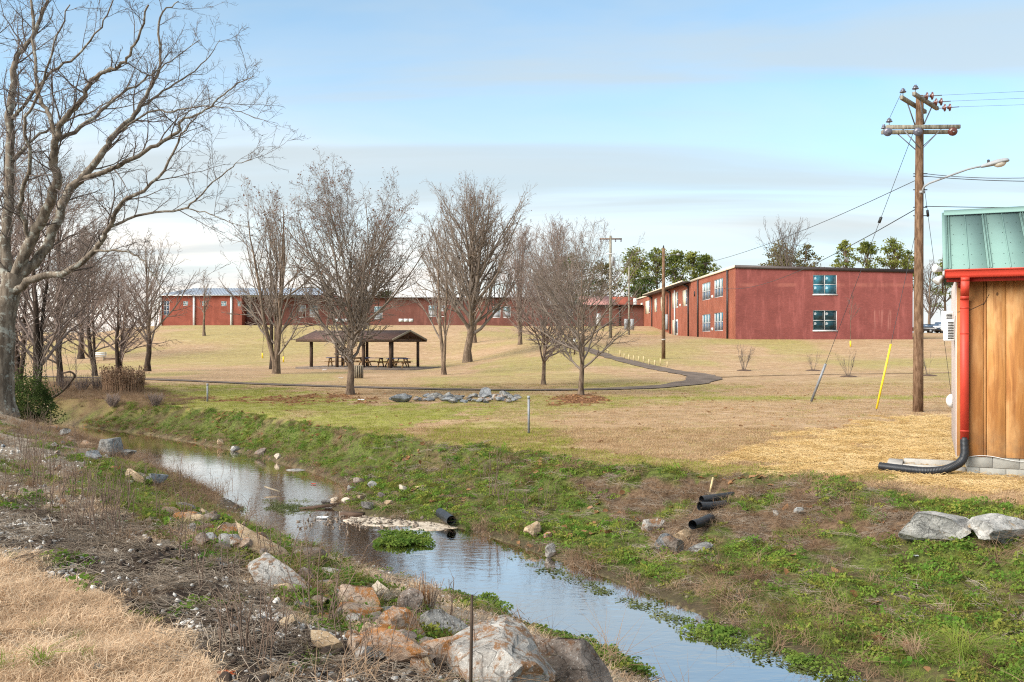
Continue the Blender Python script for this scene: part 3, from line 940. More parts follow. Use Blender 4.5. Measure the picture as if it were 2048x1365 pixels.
# ------------------------------------------------------------------ bark, twigs, leaves
def bark_mat(name, c1, c2, lichen=0.0, scale=9.0):
    m, n = new_mat(name)
    p = n.pos()
    st = n.vmath('MULTIPLY', p, (1.0, 1.0, 0.22))
    f = n.noise(st, scale, 5, 0.65)
    c = n.mix(n.step(f, 0.35, 0.65), c1, c2)
    if lichen:
        l = n.step(n.noise(p, 4.5, 5, 0.7), 0.53, 0.62)
        c = n.mix(n.math('MULTIPLY', l, lichen), c, (0.42, 0.43, 0.38))
    n.out(c, 0.95, n.bump(f, 0.7, 0.03), 0.1)
    return m


M['bark'] = bark_mat('grey_brown_bark', (0.095, 0.066, 0.047), (0.225, 0.165, 0.118))
M['bark_light'] = bark_mat('pale_lichen_bark', (0.085, 0.066, 0.05), (0.22, 0.18, 0.14), 0.55, 7.0)
M['bark_dark'] = bark_mat('dark_bark', (0.03, 0.023, 0.018), (0.085, 0.06, 0.045))
M['twig'] = simple('brown_twigs', (0.195, 0.155, 0.125), 0.9, 0.3, 2.0, 0.0)
M['twig_light'] = simple('grey_twigs', (0.12, 0.095, 0.082), 0.9, 0.3, 2.0, 0.0)
M['twig_red'] = simple('reddish_twigs', (0.215, 0.16, 0.135), 0.9, 0.3, 2.0, 0.0)


def leaf_mat(name, c1, c2, c3=None, scale=0.8, transl=0.3):
    m, n = new_mat(name)
    p = n.pos()
    f = n.noise(p, scale, 4, 0.6)
    c = n.mix(n.step(f, 0.35, 0.65), c1, c2)
    if c3 is not None:
        c = n.mix(n.math('MULTIPLY', n.step(n.rnd(), 0.55, 0.95), 0.8), c, c3)
    d = n.n('ShaderNodeBsdfDiffuse', {'Color': c, 'Roughness': 0.6})
    t = n.n('ShaderNodeBsdfTranslucent', {'Color': c})
    mxs = n.n('ShaderNodeMixShader', {0: transl, 1: d.outputs[0], 2: t.outputs[0]})
    n.n('ShaderNodeOutputMaterial', {'Surface': mxs.outputs[0]})
    return m


M['dead_leaf'] = leaf_mat('dry_brown_leaves', (0.16, 0.075, 0.045), (0.27, 0.13, 0.08))
M['pine'] = leaf_mat('pine_needles', (0.10, 0.13, 0.032), (0.26, 0.27, 0.07), scale=0.35, transl=0.2)
M['pine_dark'] = leaf_mat('dark_evergreen', (0.030, 0.05, 0.015), (0.095, 0.125, 0.035), scale=0.35, transl=0.2)
M['pine_brown'] = leaf_mat('olive_evergreen', (0.10, 0.088, 0.035), (0.19, 0.165, 0.065), scale=0.35, transl=0.2)
M['bush'] = leaf_mat('privet_leaves', (0.035, 0.055, 0.018), (0.11, 0.145, 0.045), scale=3.0, transl=0.25)


# ------------------------------------------------------------------ branching, one level of all branches at a time
def sprout(P0, D0, L, R0, nseg, wig, trop, taper, g):
    N = len(P0)
    pts = np.empty((N, nseg + 1, 3)); pts[:, 0] = P0
    d = unit(D0)
    for i in range(nseg):
        d = unit(d + g.normal(0, wig, (N, 3)) + np.array([0, 0, trop]))
        pts[:, i + 1] = pts[:, i] + d * (L / nseg)[:, None]
    t = np.linspace(0, 1, nseg + 1)
    rad = R0[:, None] * (1 - (1 - taper) * t[None])
    return pts, rad


def shoots(pts, rad, L, nc, tr, ang, lenf, rf, g, rmin=0.004, lmin=0.12, close=0.0):
    N, n, _ = pts.shape
    t = (np.arange(nc)[None] + g.random((N, nc))) / nc
    t = tr[0] + (tr[1] - tr[0]) * t
    x = t * (n - 1); i = np.minimum(x.astype(int), n - 2); f = x - i
    rows = np.arange(N)[:, None]
    A = pts[rows, i]; B = pts[rows, i + 1]
    P0 = A + (B - A) * f[..., None]
    T = unit(B - A)
    rr = rad[rows, i] * (1 - f) + rad[rows, i + 1] * f
    q = g.normal(0, 1, (N, nc, 3))
    q = unit(q - (q * T).sum(-1, keepdims=True) * T)
    a = np.radians(g.uniform(ang[0], ang[1], (N, nc)) * (1 - close * (t - tr[0]) / (tr[1] - tr[0] + 1e-6)))[..., None]
    D = T * np.cos(a) + q * np.sin(a)
    Lc = L[:, None] * lenf * (1.12 - 0.75 * t) * g.uniform(0.65, 1.25, (N, nc))
    return P0.reshape(-1, 3), D.reshape(-1, 3), np.maximum(Lc.ravel(), lmin), np.maximum(rr.ravel() * rf, rmin)


def join_tubes(parts):
    Vs, Fs, o = [], [], 0
    for V, Fq in parts:
        Vs.append(V); Fs.append(Fq + o); o += len(V)
    return np.concatenate(Vs), np.concatenate(Fs)


def leaf_quads(C, size, g, flat=0.0):
    N = len(C)
    a = unit(g.normal(0, 1, (N, 3))); b = g.normal(0, 1, (N, 3))
    if flat:
        a[:, 2] *= (1 - flat); b[:, 2] *= (1 - flat); a = unit(a)
    b = unit(b - (b * a).sum(-1, keepdims=True) * a)
    s = (size * g.uniform(0.6, 1.3, N))[:, None]
    V = np.stack([C - a * s, C + b * s * 0.55, C + a * s, C - b * s * 0.55], 1).reshape(-1, 3)
    return V, np.arange(4 * N).reshape(-1, 4)


TREE_TIPS = {}


def bare_tree(name, base, H, clear, spread, r0, seed, label, group='bare trees on the lawn', n1=26, n2=9, n3=6, n4=0, ang=(32, 58), lean=(0, 0),
              lens=None, trop1=0.10, trunk_mat='bark', twig_mat='twig', twig=0.006, leaves=0, leafs=0.05, leaf_low=0.5, stems=1, fork=0.0, wig=0.06, l2=0.42, l3=0.40):
    g = np.random.default_rng(seed)
    base = np.asarray(base, float)
    t = thing(name, base, label, 'tree', group)
    # trunk(s)
    K = 12
    tz = np.linspace(0, 1, K)
    P = np.zeros((stems, K, 3)); Rt = np.zeros((stems, K))
    for s in range(stems):
        az = s * 2.4 + seed
        off = np.array([math.cos(az), math.sin(az)]) * fork * (1 if stems > 1 else 0)
        wob = np.cumsum(g.normal(0, 1, (K, 2)), 0) * H * 0.0045
        wob[:2] = 0
        P[s, :, 0] = base[0] + lean[0] * tz * H + wob[:, 0] + off[0] * tz ** 1.1 * H
        P[s, :, 1] = base[1] + lean[1] * tz * H + wob[:, 1] + off[1] * tz ** 1.1 * H
        P[s, :, 2] = base[2] - 0.15 + tz * H * (1.0 if s == 0 else g.uniform(0.82, 0.98))
        Rt[s] = r0 * (1.0 if s == 0 else 0.75) * (np.maximum(1 - tz, 0) ** 0.85 * 0.95 + 0.03)
        Rt[s, 0] *= 1.45
        Rt[s, 1] *= 1.02
    # refine root flare
    V, Fq = tubes(P, Rt, 9)
    tr_ = link_mesh('trunk', np_mesh('trunk', V - base, [Fq], True), M[trunk_mat], t)
    # limbs
    nst = max(1, n1 // stems)
    L0 = np.full(stems, H)
    P0, D0, _, R0 = shoots(P, Rt, L0, nst, (clear / H, 0.97), ang, 1, 0.55, g, 0.012, close=0.42)
    hz = np.clip((P0[:, 2] - base[2] - clear) / (H - clear), 0, 1)
    prof = np.interp(hz, *(lens or ([0, 0.15, 0.5, 0.8, 1.0], [0.95, 1.1, 0.9, 0.55, 0.2])))
    L = spread * prof * g.uniform(0.8, 1.15, len(P0))
    R0 = np.minimum(R0, 0.022 * L + 0.006)
    p1, r1 = sprout(P0, D0, L, R0, 7, wig, trop1, 0.18, g)
    parts = [tubes(p1, r1, 5)]
    P0, D0, L2, R0 = shoots(p1, r1, L, n2, (0.18, 1.0), (22, 52), l2, 0.6, g, twig * 1.2)
    p2, r2 = sprout(P0, D0, L2, R0, 5, wig * 1.4, 0.05, 0.35, g)
    parts.append(tubes(p2, r2, 3))
    P0, D0, L3, R0 = shoots(p2, r2, L2, n3, (0.15, 1.0), (22, 55), l3 * 1.15, 0.7, g, twig)
    p3, r3 = sprout(P0, D0, L3, R0, 3, wig * 1.6, 0.04, 0.6, g)
    parts.append(tubes(p3, r3, 3))
    tips = p3[:, -1]
    if n4:
        P0, D0, L4, R0 = shoots(p3, r3, L3, n4, (0.2, 1.0), (25, 55), 0.55, 0.8, g, twig * 0.85)
        p4, r4 = sprout(P0, D0, L4, R0, 2, wig * 1.6, 0.03, 0.7, g)
        parts.append(tubes(p4, r4, 3)); tips = p4[:, -1]
    V, Fq = join_tubes(parts)
    link_mesh('crown', np_mesh('crown', V - base, [Fq], True), M[twig_mat], t)
    if leaves:
        hz = (tips[:, 2] - base[2]) / H
        cand = tips[hz > leaf_low * g.uniform(0.75, 1.25, len(tips))]
        C = cand[g.integers(0, len(cand), leaves)] + g.normal(0, 0.05, (leaves, 3))
        V, Fq = leaf_quads(C, leafs, g)
        tag(link_mesh('leaves', np_mesh('leaves', V - base, [Fq]), M['dead_leaf'], t), kind='stuff')
    return t


def ground_at(px, py, z=None):
    q = gp(px, py)
    return q


b = ground_at(700, 790)
bare_tree('maple_tree', b, 6.5, 1.40, 4.7, 0.175, 3, 'broad bare tree in front of the picnic shelter, brown leaves left in its top', n1=54, n2=12, n3=8, n4=2, ang=(38, 84),
          trop1=0.10, leaves=4600, leafs=0.036, leaf_low=0.70, twig=0.0046, wig=0.085, lean=(0.01, 0), lens=([0, .2, .45, .75, 1], [0.85, 1.05, 1.12, 0.95, 0.55]))
b = ground_at(552, 748)
bare_tree('multi_stem_tree', b, 12.3, 1.6, 5.6, 0.24, 7, 'bare tree with several steep stems just left of the picnic shelter', n1=40, n2=9, n3=6, n4=1, ang=(25, 56), stems=4, fork=0.12, wig=0.09, twig=0.0062,
          trop1=0.10, leaves=500, leafs=0.07, leaf_low=0.75, lean=(-0.03, 0), lens=([0, .2, .5, .8, 1], [0.8, 1.1, 0.95, 0.65, 0.35]))
b = ground_at(544, 739)
bare_tree('dark_trunk_tree', b, 11.5, 2.5, 3.2, 0.19, 9, 'black-trunked bare tree close behind the many-stemmed tree', n1=22, n2=8, n3=5, ang=(25, 45), trunk_mat='bark_dark', twig=0.010)
b = ground_at(935, 725)
bare_tree('oval_tree', b, 13.6, 2.5, 8.2, 0.36, 13, 'tall oval bare tree with the thickest trunk right of the picnic shelter', n1=58, n2=10, n3=6, n4=1, ang=(36, 66), trop1=0.12, twig=0.0066, wig=0.08, leaves=500, leafs=0.08,
          leaf_low=0.7, lens=([0, .12, .35, .6, .8, 1], [0.95, 1.1, 1.08, 0.85, 0.55, 0.2]))
b = ground_at(888, 750)
bare_tree('slender_tree', b, 10.0, 2.2, 4.2, 0.15, 15, 'slender bare tree forking low between the shelter and the oval tree', n1=28, n2=9, n3=6, n4=1, ang=(20, 42), stems=2, fork=0.075, wig=0.09, twig=0.0065)
b = ground_at(1087, 770)
bare_tree('low_spreading_tree', b, 5.0, 1.15, 4.3, 0.12, 19, 'low bare tree with dense spreading reddish branches beyond the path bend', n1=40, n2=12, n3=8, n4=2, ang=(42, 74), trop1=0.08, wig=0.09, twig=0.0045, twig_mat='twig_red',
          lens=([0, .2, .5, .8, 1], [1.05, 1.1, 0.9, 0.6, 0.4]))
b = ground_at(1162, 790)
bare_tree('mulched_tree', b, 5.7, 1.1, 4.0, 0.125, 23, 'bare tree standing in a ring of brown mulch beside the rock pile', n1=34, n2=10, n3=7, n4=1, ang=(42, 78), trop1=0.11, wig=0.10, twig=0.0045, leaves=160, leafs=0.035, leaf_low=0.5,
          lens=([0, .2, .5, .8, 1], [0.95, 1.15, 1.0, 0.65, 0.35]))
b = ground_at(295, 743)
bare_tree('open_tree', b, 8.6, 1.7, 5.0, 0.23, 27, 'bare tree with open crown standing alone on the lawn before the gymnasium', n1=28, n2=8, n3=5, n4=1, ang=(30, 55), trop1=0.10, twig=0.010, twig_mat='twig', trunk_mat='bark_dark')
b = ground_at(162, 718)
bare_tree('round_tree', b, 10.5, 2.2, 7.0, 0.30, 31, 'bare round-headed tree behind the white bench', n1=36, n2=9, n3=6, n4=1, ang=(32, 62), trop1=0.05, twig=0.014, trunk_mat='bark_dark')
b = ground_at(408, 672)
bare_tree('hill_tree', b, 7.8, 2.6, 2.4, 0.19, 33, 'small bare tree on the slope right below the gymnasium wall', n1=16, n2=6, n3=4, ang=(25, 45), twig=0.012)
b = ground_at(948, 686)
bare_tree('background_tree', b, 12.5, 3.0, 5.5, 0.28, 35, 'bare tree half hidden behind the oval tree on the slope', n1=26, n2=8, n3=5, ang=(25, 48), twig=0.014)
b = ground_at(1040, 690)
bare_tree('background_tree', b, 11.0, 1.6, 6.0, 0.2, 37, 'reddish bare tree before the low wing, left of the mulched tree', n1=40, n2=9, n3=6, n4=1, ang=(20, 42), twig=0.012, twig_mat='twig_red', stems=3, fork=0.05)
b = ground_at(1120, 676)
bare_tree('background_tree', b, 11.0, 1.2, 7.5, 0.2, 39, 'dense reddish bare tree behind the low spreading tree', n1=46, n2=10, n3=6, n4=1, ang=(25, 55), twig=0.012, twig_mat='twig_red', stems=2, fork=0.05)

# thicket behind the creek bend at the far left
for (px, D, H, sp, sd, lab) in ((40, 41, 12.0, 4.2, 41, 'tangled bare tree right behind the large leaning tree'),
                                (120, 47, 11.5, 4.5, 43, 'tangled bare tree above the dry reeds at the creek bend'),
                                (-35, 38, 13.5, 4.5, 45, 'bare tree at the left border behind the large trunk'),
                                (190, 60, 9.5, 4.0, 47, 'brown bare tree beyond the creek bend left of the lone lawn tree'),
                                (75, 37, 8.5, 4.6, 48, 'low tangled bare tree right above the evergreen bush'),
                                (235, 55, 6.0, 3.4, 49, 'small tangled bare tree above the dry reed clump')):
    x = (px - 1024) / F * D
    bare_tree('thicket_tree', (x, D, float(terrain(x, D)) - 0.1), H, 1.3, sp, 0.16, sd, lab, 'bare trees at the creek bend', n1=40, n2=10, n3=6, n4=1, ang=(30, 70), trop1=0.03,
              twig=0.007, twig_mat='twig_red' if sd != 43 else 'twig', stems=2, fork=0.05, wig=0.12, trunk_mat='bark_dark')

# ------------------------------------------------------------------ the large leaning tree at the left border, limbs followed one by one
DT = 29.0
base = np.array([*at(2, 818, DT)[:2], 0]); base[2] = float(terrain(base[0], base[1])) - 0.1
T_big = thing('large_tree', base, 'huge pale-barked bare tree leaning in from the left edge over the creek', 'tree')
limbs = [
    ([(2, 835), (2, 770), (4, 700), (8, 640), (18, 590), (32, 548)], (0, 0, 0, 0, 0, 0), 0.42, 0.30),
    ([(30, 556), (67, 470), (98, 414), (114, 364), (108, 320), (111, 280)], (0, -.2, -.5, -.8, -1, -1.2), 0.22, 0.13),
    ([(111, 283), (125, 243), (155, 209), (182, 165), (209, 145), (243, 128), (270, 90), (297, 10)], (-1.2, -1.4, -1.6, -2, -2.2, -2.4, -2.6, -3), 0.115, 0.03),
    ([(111, 283), (101, 236), (84, 209), (72, 148), (67, 67), (60, -20)], (-1.2, -1, -.8, -.5, 0, .3), 0.10, 0.04),
    ([(112, 281), (170, 250), (205, 220), (240, 190), (290, 160), (330, 130), (400, 80)], (-1.2, -.6, 0, .6, 1.2, 1.6, 2.2), 0.085, 0.015),
    ([(34, 550), (75, 520), (111, 448), (135, 387), (168, 354), (209, 303), (229, 270), (270, 229), (296, 182), (320, 128), (320, 34), (357, 3)],
     (0, .2, .5, .8, 1, 1.2, 1.3, 1.5, 1.7, 1.9, 2.1, 2.3), 0.22, 0.02),
    ([(160, 358), (236, 333), (303, 296), (354, 266), (364, 243), (411, 219), (455, 182), (509, 152)], (1, .6, .2, 0, -.3, -.5, -.8, -1), 0.10, 0.012),
    ([(283, 212), (337, 175), (404, 131), (440, 80)], (1.6, 2, 2.5, 3), 0.055, 0.01),
    ([(229, 270), (300, 225), (345, 222), (420, 212), (480, 225), (525, 240)], (1.3, .9, .5, .2, 0, -.3), 0.045, 0.008),
    ([(12, 612), (15, 460), (20, 337), (20, 236), (27, 152), (32, 115), (67, 67), (98, -10)], (.2, .6, 1, 1.2, 1.4, 1.5, 1.7, 2), 0.22, 0.06),
    ([(22, 240), (50, 210), (95, 150), (150, 115), (200, 55), (230, -10)], (1.2, .9, .6, .3, 0, -.3), 0.075, 0.02),
    ([(20, 325), (80, 270), (135, 240), (200, 215), (235, 188)], (1, 1.4, 1.8, 2.1, 2.4), 0.065, 0.012),
    ([(10, 598), (67, 558), (135, 544), (189, 500), (216, 457), (243, 408), (317, 357), (364, 270), (400, 225)], (0, -.4, -.9, -1.4, -1.8, -2.1, -2.5, -2.8, -3), 0.15, 0.015),
    ([(185, 503), (256, 506), (296, 534), (323, 575), (345, 605)], (-1.4, -1.8, -2.1, -2.3, -2.4), 0.045, 0.008),
    ([(209, 464), (270, 433), (364, 418), (404, 387), (465, 333), (505, 320)], (-1.7, -1.9, -2.1, -2.3, -2.5, -2.6), 0.055, 0.01),
    ([(364, 418), (420, 428), (470, 450), (540, 462)], (-2.1, -2.3, -2.5, -2.7), 0.025, 0.006),
    ([(18, 560), (-40, 480), (-70, 380), (-80, 250), (-60, 120), (-30, 0)], (0, .6, 1.2, 1.8, 2.2, 2.6), 0.17, 0.05),
    ([(60, 480), (40, 400), (60, 330), (50, 250), (80, 180), (110, 90), (140, 10)], (-.2, -.8, -1.4, -1.9, -2.3, -2.6, -3), 0.09, 0.02),
]
g = np.random.default_rng(77)
ch = [[], [], [], []]
LP, LR, LL = [], [], []
for q, (pl, dd, ra, rb) in enumerate(limbs):
    P = np.array([at(x, y, DT + d) for (x, y), d in zip(pl, dd)])
    Q = catmull(P, 5)
    Q[1:-1] += g.normal(0, 0.025, (len(Q) - 2, 3)) * (0.4 if q == 0 else 1)
    r = np.interp(np.linspace(0, 1, len(Q)), [0, 1], [ra, rb]) * (1.0 if q == 0 else 0.82)
    if q == 0:
        r[:3] *= (1.35, 1.2, 1.08)
    V, Fq = tubes(Q[None], r[None], 10 if ra > 0.1 else 7)
    link_mesh('trunk' if q == 0 else 'limb', np_mesh('limb', V - base, [Fq], True), M['bark_light'], T_big)
    if q == 0:
        continue
    ln = np.linalg.norm(np.diff(Q, axis=0), axis=1).sum()
    nc = max(4, int(ln * 2.3))
    P0, D0, Lc, R0 = shoots(Q[None], r[None], np.array([1.0]), nc, (0.10 if ra > 0.1 else 0.05, 1.0), (18, 62), 1.0, 0.42, g, 0.008)
    ch[0].append(P0); ch[1].append(D0 + np.array([0.10, 0, 0.12])); ch[2].append(g.uniform(0.6, 2.3, nc)); ch[3].append(np.minimum(R0, 0.028))
P0, D0, L, R0 = (np.concatenate(c) for c in ch)
p1, r1 = sprout(P0, D0, L, R0, 6, 0.15, 0.03, 0.3, g)
parts = [tubes(p1, r1, 4)]
P0, D0, L2, R0 = shoots(p1, r1, L, 7, (0.12, 1.0), (22, 60), 0.46, 0.6, g, 0.0055)
p2, r2 = sprout(P0, D0, L2, R0, 4, 0.17, 0.02, 0.45, g)
parts.append(tubes(p2, r2, 3))
P0, D0, L3, R0 = shoots(p2, r2, L2, 5, (0.15, 1.0), (25, 60), 0.5, 0.7, g, 0.0042)
p3, r3 = sprout(P0, D0, L3, R0, 3, 0.2, 0.0, 0.7, g)
parts.append(tubes(p3, r3, 3))
V, Fq = join_tubes(parts)
link_mesh('crown', np_mesh('crown', V - base, [Fq], True), M['twig_light'], T_big)


# ------------------------------------------------------------------ evergreens and far trees behind the school
def pine(name, px, top, basey, D, wpx, seed, label, mat='pine', n=2600, low=0.45, group='trees behind the school'):
    g = np.random.default_rng(seed)
    x = (px - 1024) / F * D
    zb = float(terrain(x, D)) - 0.2
    zt = EYE + (682.5 - top) / F * D
    H = zt - zb
    base = np.array([x, D, zb])
    t = thing(name, base, label, 'tree', group)
    tz = np.linspace(0, 1, 8)
    P = np.stack([x + np.cumsum(g.normal(0, 0.12, 8)), np.full(8, D), zb + tz * H * 0.96], -1)
    V, Fq = tubes(P[None], (0.03 * H * 0.75 * (1 - tz * 0.9))[None], 7)
    link_mesh('trunk', np_mesh('trunk', V - base, [Fq], True), M['bark'], t)
    nc = 60
    n = int(n * 0.95)
    wd = wpx * 1.2 / F * D / 2
    th = g.uniform(0, 2 * math.pi, nc)
    hz = low + (1 - low) * g.random(nc) ** 0.8
    env = wd * np.interp((hz - low) / (1 - low), [0, .25, .6, .85, 1], [0.75, 1.0, 0.85, 0.5, 0.1])
    rr = env * np.sqrt(g.random(nc)) * 1.1
    C = np.stack([x + np.cos(th) * rr, D + np.sin(th) * rr, zb + hz * H], -1)
    # limbs to the clumps
    k = np.clip(((hz - 0.06) * 7).astype(int), 0, 7)
    A = P[k]
    mid = (A + C) / 2 + np.array([0, 0, 0.1])
    V, Fq = tubes(np.stack([A, mid, C], 1), np.tile([0.012 * H * 0.35, 0.010 * H * 0.3, 0.03], (nc, 1)), 4)
    link_mesh('limbs', np_mesh('limbs', V - base, [Fq], True), M['bark'], t)
    cs = wd * g.uniform(0.09, 0.20, nc)
    i = g.integers(0, nc, n)
    Q = C[i] + g.normal(0, 1, (n, 3)) * cs[i][:, None] * np.array([1, 1, 0.6])
    V, Fq = leaf_quads(Q, 0.24 * (D / 180) ** 0.5, g)
    link_mesh('crown', np_mesh('crown', V - base, [Fq]), M[mat], t)
    return t


pine('pine_tree', 1140, 512, 600, 185, 95, 1, 'dark evergreen behind the low wing, leftmost of the row', 'pine_dark', 4200, 0.2)
pine('pine_tree', 1205, 528, 600, 190, 80, 2, 'olive-brown evergreen behind the utility pole with one crossarm', 'pine_brown', 3400, 0.2)
pine('pine_tree', 1270, 500, 600, 180, 62, 3, 'tall green pine between the two thin poles', 'pine', 3200, 0.3)
pine('pine_tree', 1314, 497, 600, 186, 50, 4, 'narrow pine with sparse top left of the lawn pole', 'pine', 2200, 0.56)
pine('pine_tree', 1352, 503, 600, 184, 52, 5, 'pine right of the bare lawn pole, with gaps in its crown', 'pine', 2200, 0.56)
pine('pine_tree', 1385, 508, 600, 188, 46, 6, 'pine with thin crown second from the school roof corner', 'pine', 1900, 0.56)
pine('pine_tree', 1412, 512, 600, 186, 44, 7, 'pine nearest the roof corner, left of it', 'pine', 2100, 0.56)
pine('pine_tree', 1290, 555, 600, 176, 75, 8, 'low dark green cedar just above the wing roof', 'pine_dark', 3000, 0.05)
pine('pine_tree', 1560, 490, 640, 180, 70, 9, 'olive evergreen above the painted end wall, under the bare crown', 'pine_brown', 2600, 0.45)
pine('pine_tree', 1612, 493, 640, 182, 60, 10, 'brownish evergreen above the upper window of the end wall', 'pine_brown', 2200, 0.45)
pine('pine_tree', 1690, 483, 640, 180, 38, 11, 'narrow green pine above the end wall, left of three', 'pine', 1700, 0.56)
pine('pine_tree', 1732, 484, 640, 178, 50, 12, 'rounded green pine above the end wall, middle of three', 'pine', 2300, 0.56)
pine('pine_tree', 1785, 481, 640, 181, 52, 13, 'airy green pine above the end wall, right of three', 'pine', 2000, 0.56)
pine('pine_tree', 1818, 503, 640, 188, 32, 14, 'small pine partly behind the near utility pole', 'pine', 1300, 0.56)
pine('pine_tree', 1893, 517, 660, 172, 46, 15, 'pine beside the shed edge above the parked cars', 'pine', 1900, 0.35)
b = np.array([*at(1575, 0, 168)[:2], 3.5])
bare_tree('far_bare_tree', b, 17.5, 8, 9.5, 0.35, 51, 'wide bare crown rising above the painted end wall', 'trees behind the school', n1=26, n2=7, n3=4, ang=(30, 55), twig=0.022, twig_mat='twig_light')
b = np.array([*at(1858, 0, 168)[:2], 3.5])
bare_tree('far_bare_tree', b, 12.5, 2, 5.5, 0.3, 53, 'bare tree behind the parked cars between pole and shed', 'trees behind the school', n1=30, n2=7, n3=4, ang=(28, 50), twig=0.02, twig_mat='twig_light')
pine('far_evergreen', 770, 583, 640, 190, 50, 55, 'dark rounded evergreen top peeping over the flat wing roof', 'pine_dark', 1500, 0.3)

# distant woodland on the left horizon, one mass
g = np.random.default_rng(91)
N = 900
x = g.uniform(-230, -62, N); y = g.uniform(215, 300, N)
z = terrain(x, y)
H = g.uniform(3.0, 7.5, N) * (0.8 + 0.5 * vnoise(x * 0.06, y * 0.02, 3))
p1, r1 = sprout(np.stack([x, y, z], -1), np.tile([0, 0, 1.0], (N, 1)), H, np.full(N, 0.16), 4, 0.08, 0.1, 0.2, g)
parts = [tubes(p1, r1, 3)]
P0, D0, L2, R0 = shoots(p1, r1, H, 9, (0.2, 1), (25, 55), 0.35, 0.6, g, 0.04)
p2, r2 = sprout(P0, D0, L2, R0, 2, 0.2, 0.05, 0.5, g)
parts.append(tubes(p2, r2, 3))
V, Fq = join_tubes(parts)
tag(link_mesh('distant_woodland', np_mesh('distant_woodland', V, [Fq]), M['twig']), 'distant bare woodland along the left horizon', 'woodland', None, 'stuff')


# ------------------------------------------------------------------ wooden shed at the right edge
def plank_mat(name, base, dark, light):
    m, n = new_mat(name)
    p = n.pos()
    r = n.rnd()
    off = n.n('ShaderNodeCombineXYZ', {0: n.math('MULTIPLY', r, 37.0), 1: n.math('MULTIPLY', r, 11.0), 2: n.math('MULTIPLY', r, 23.0)}).outputs[0]
    q = n.vmath('ADD', p, off)
    gp_ = n.vmath('MULTIPLY', q, (9.0, 9.0, 0.45))
    warp = n.noise(n.vmath('MULTIPLY', q, (3.0, 3.0, 0.7)), 1.0, 3, 0.5)
    gv = n.vmath('ADD', gp_, n.n('ShaderNodeCombineXYZ', {0: n.math('MULTIPLY', warp, 3.0), 1: 0.0, 2: 0.0}).outputs[0])
    f = n.noise(gv, 1.6, 6, 0.6, 0.3)
    f2 = n.noise(n.vmath('MULTIPLY', q, (60.0, 60.0, 1.2)), 1.0, 3, 0.6)
    c = n.mix(n.step(f, 0.30, 0.70), dark, base)
    c = n.mix(n.step(n.noise(n.vmath('MULTIPLY', q, (2.5, 2.5, 0.8)), 1.0, 4, 0.6), 0.45, 0.72), c, light)
    c = n.mix(n.math('MULTIPLY', n.step(f2, 0.52, 0.72), 0.35), c, tuple(x * 0.55 for x in dark))
    vor = n.n('ShaderNodeTexVoronoi', {'Vector': n.vmath('MULTIPLY', q, (4.4, 4.4, 2.6)), 'Scale': 1.0, 'Randomness': 1.0})
    kn = n.math('MULTIPLY', n.step(vor.outputs['Distance'], 0.115, 0.06), n.step(n.n('ShaderNodeSeparateColor', {0: vor.outputs['Color']}).outputs[0], 0.25, 0.35))
    c = n.mix(n.math('MULTIPLY', kn, 0.85), c, (0.07, 0.03, 0.012))
    c = n.mix(n.math('MULTIPLY', n.step(r, 0.3, 1.0), 0.45), c, dark)
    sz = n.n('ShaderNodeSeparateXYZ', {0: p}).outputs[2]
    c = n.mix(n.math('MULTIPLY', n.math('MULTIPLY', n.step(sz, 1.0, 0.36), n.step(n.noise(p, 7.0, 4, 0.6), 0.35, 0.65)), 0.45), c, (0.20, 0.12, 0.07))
    n.out(c, 0.7, n.bump(n.math('ADD', f, n.math('MULTIPLY', f2, 0.5)), 0.35, 0.006), 0.25)
    return m


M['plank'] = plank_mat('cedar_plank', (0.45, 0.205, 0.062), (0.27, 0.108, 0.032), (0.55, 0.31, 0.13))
M['shed_red'] = simple('red_gutter_paint', (0.47, 0.048, 0.028), 0.5, 0.12, 2.0, 0.1, 30, spec=0.35)
M['shed_red_dark'] = simple('red_fascia', (0.26, 0.022, 0.016), 0.5, 0.08)
M['pink'] = simple('pale_pink_trim', (0.56, 0.46, 0.42), 0.7, 0.08)
M['maroon'] = simple('maroon_barge_board', (0.10, 0.032, 0.028), 0.6, 0.12)
M['roof_green'] = simple('pale_green_metal', (0.175, 0.285, 0.255), 0.7, 0.04, 1.0, 0.05, 20, spec=0.25)
M['block'] = simple('concrete_block', (0.285, 0.275, 0.245), 0.95, 0.16, 5.0, 0.45, 60)
M['mortar'] = simple('mortar', (0.20, 0.19, 0.17), 0.95, 0.12)
M['ac_white'] = simple('air_conditioner_plastic', (0.66, 0.66, 0.65), 0.5, 0.04)
M['void'] = simple('dark_gap', (0.015, 0.012, 0.01), 0.9, 0.1)
M['pipe'] = simple('black_corrugated_plastic', (0.018, 0.020, 0.024), 0.42, 0.25, 9.0, 0.05, 40, spec=0.5)

SA = R(24.8)
su = np.array([math.cos(SA), -math.sin(SA), 0]); sb = np.array([math.sin(SA), math.cos(SA), 0])
SO = np.array([7.67, 15.7, 0.0])
sf = lambda a, b, c: SO + su * a + sb * b + UP * c
T_shed = thing('wooden_shed', SO, 'cedar plank shed with pale green metal roof and red gutter', 'shed')
SWD, SDP = 5.2, 4.0
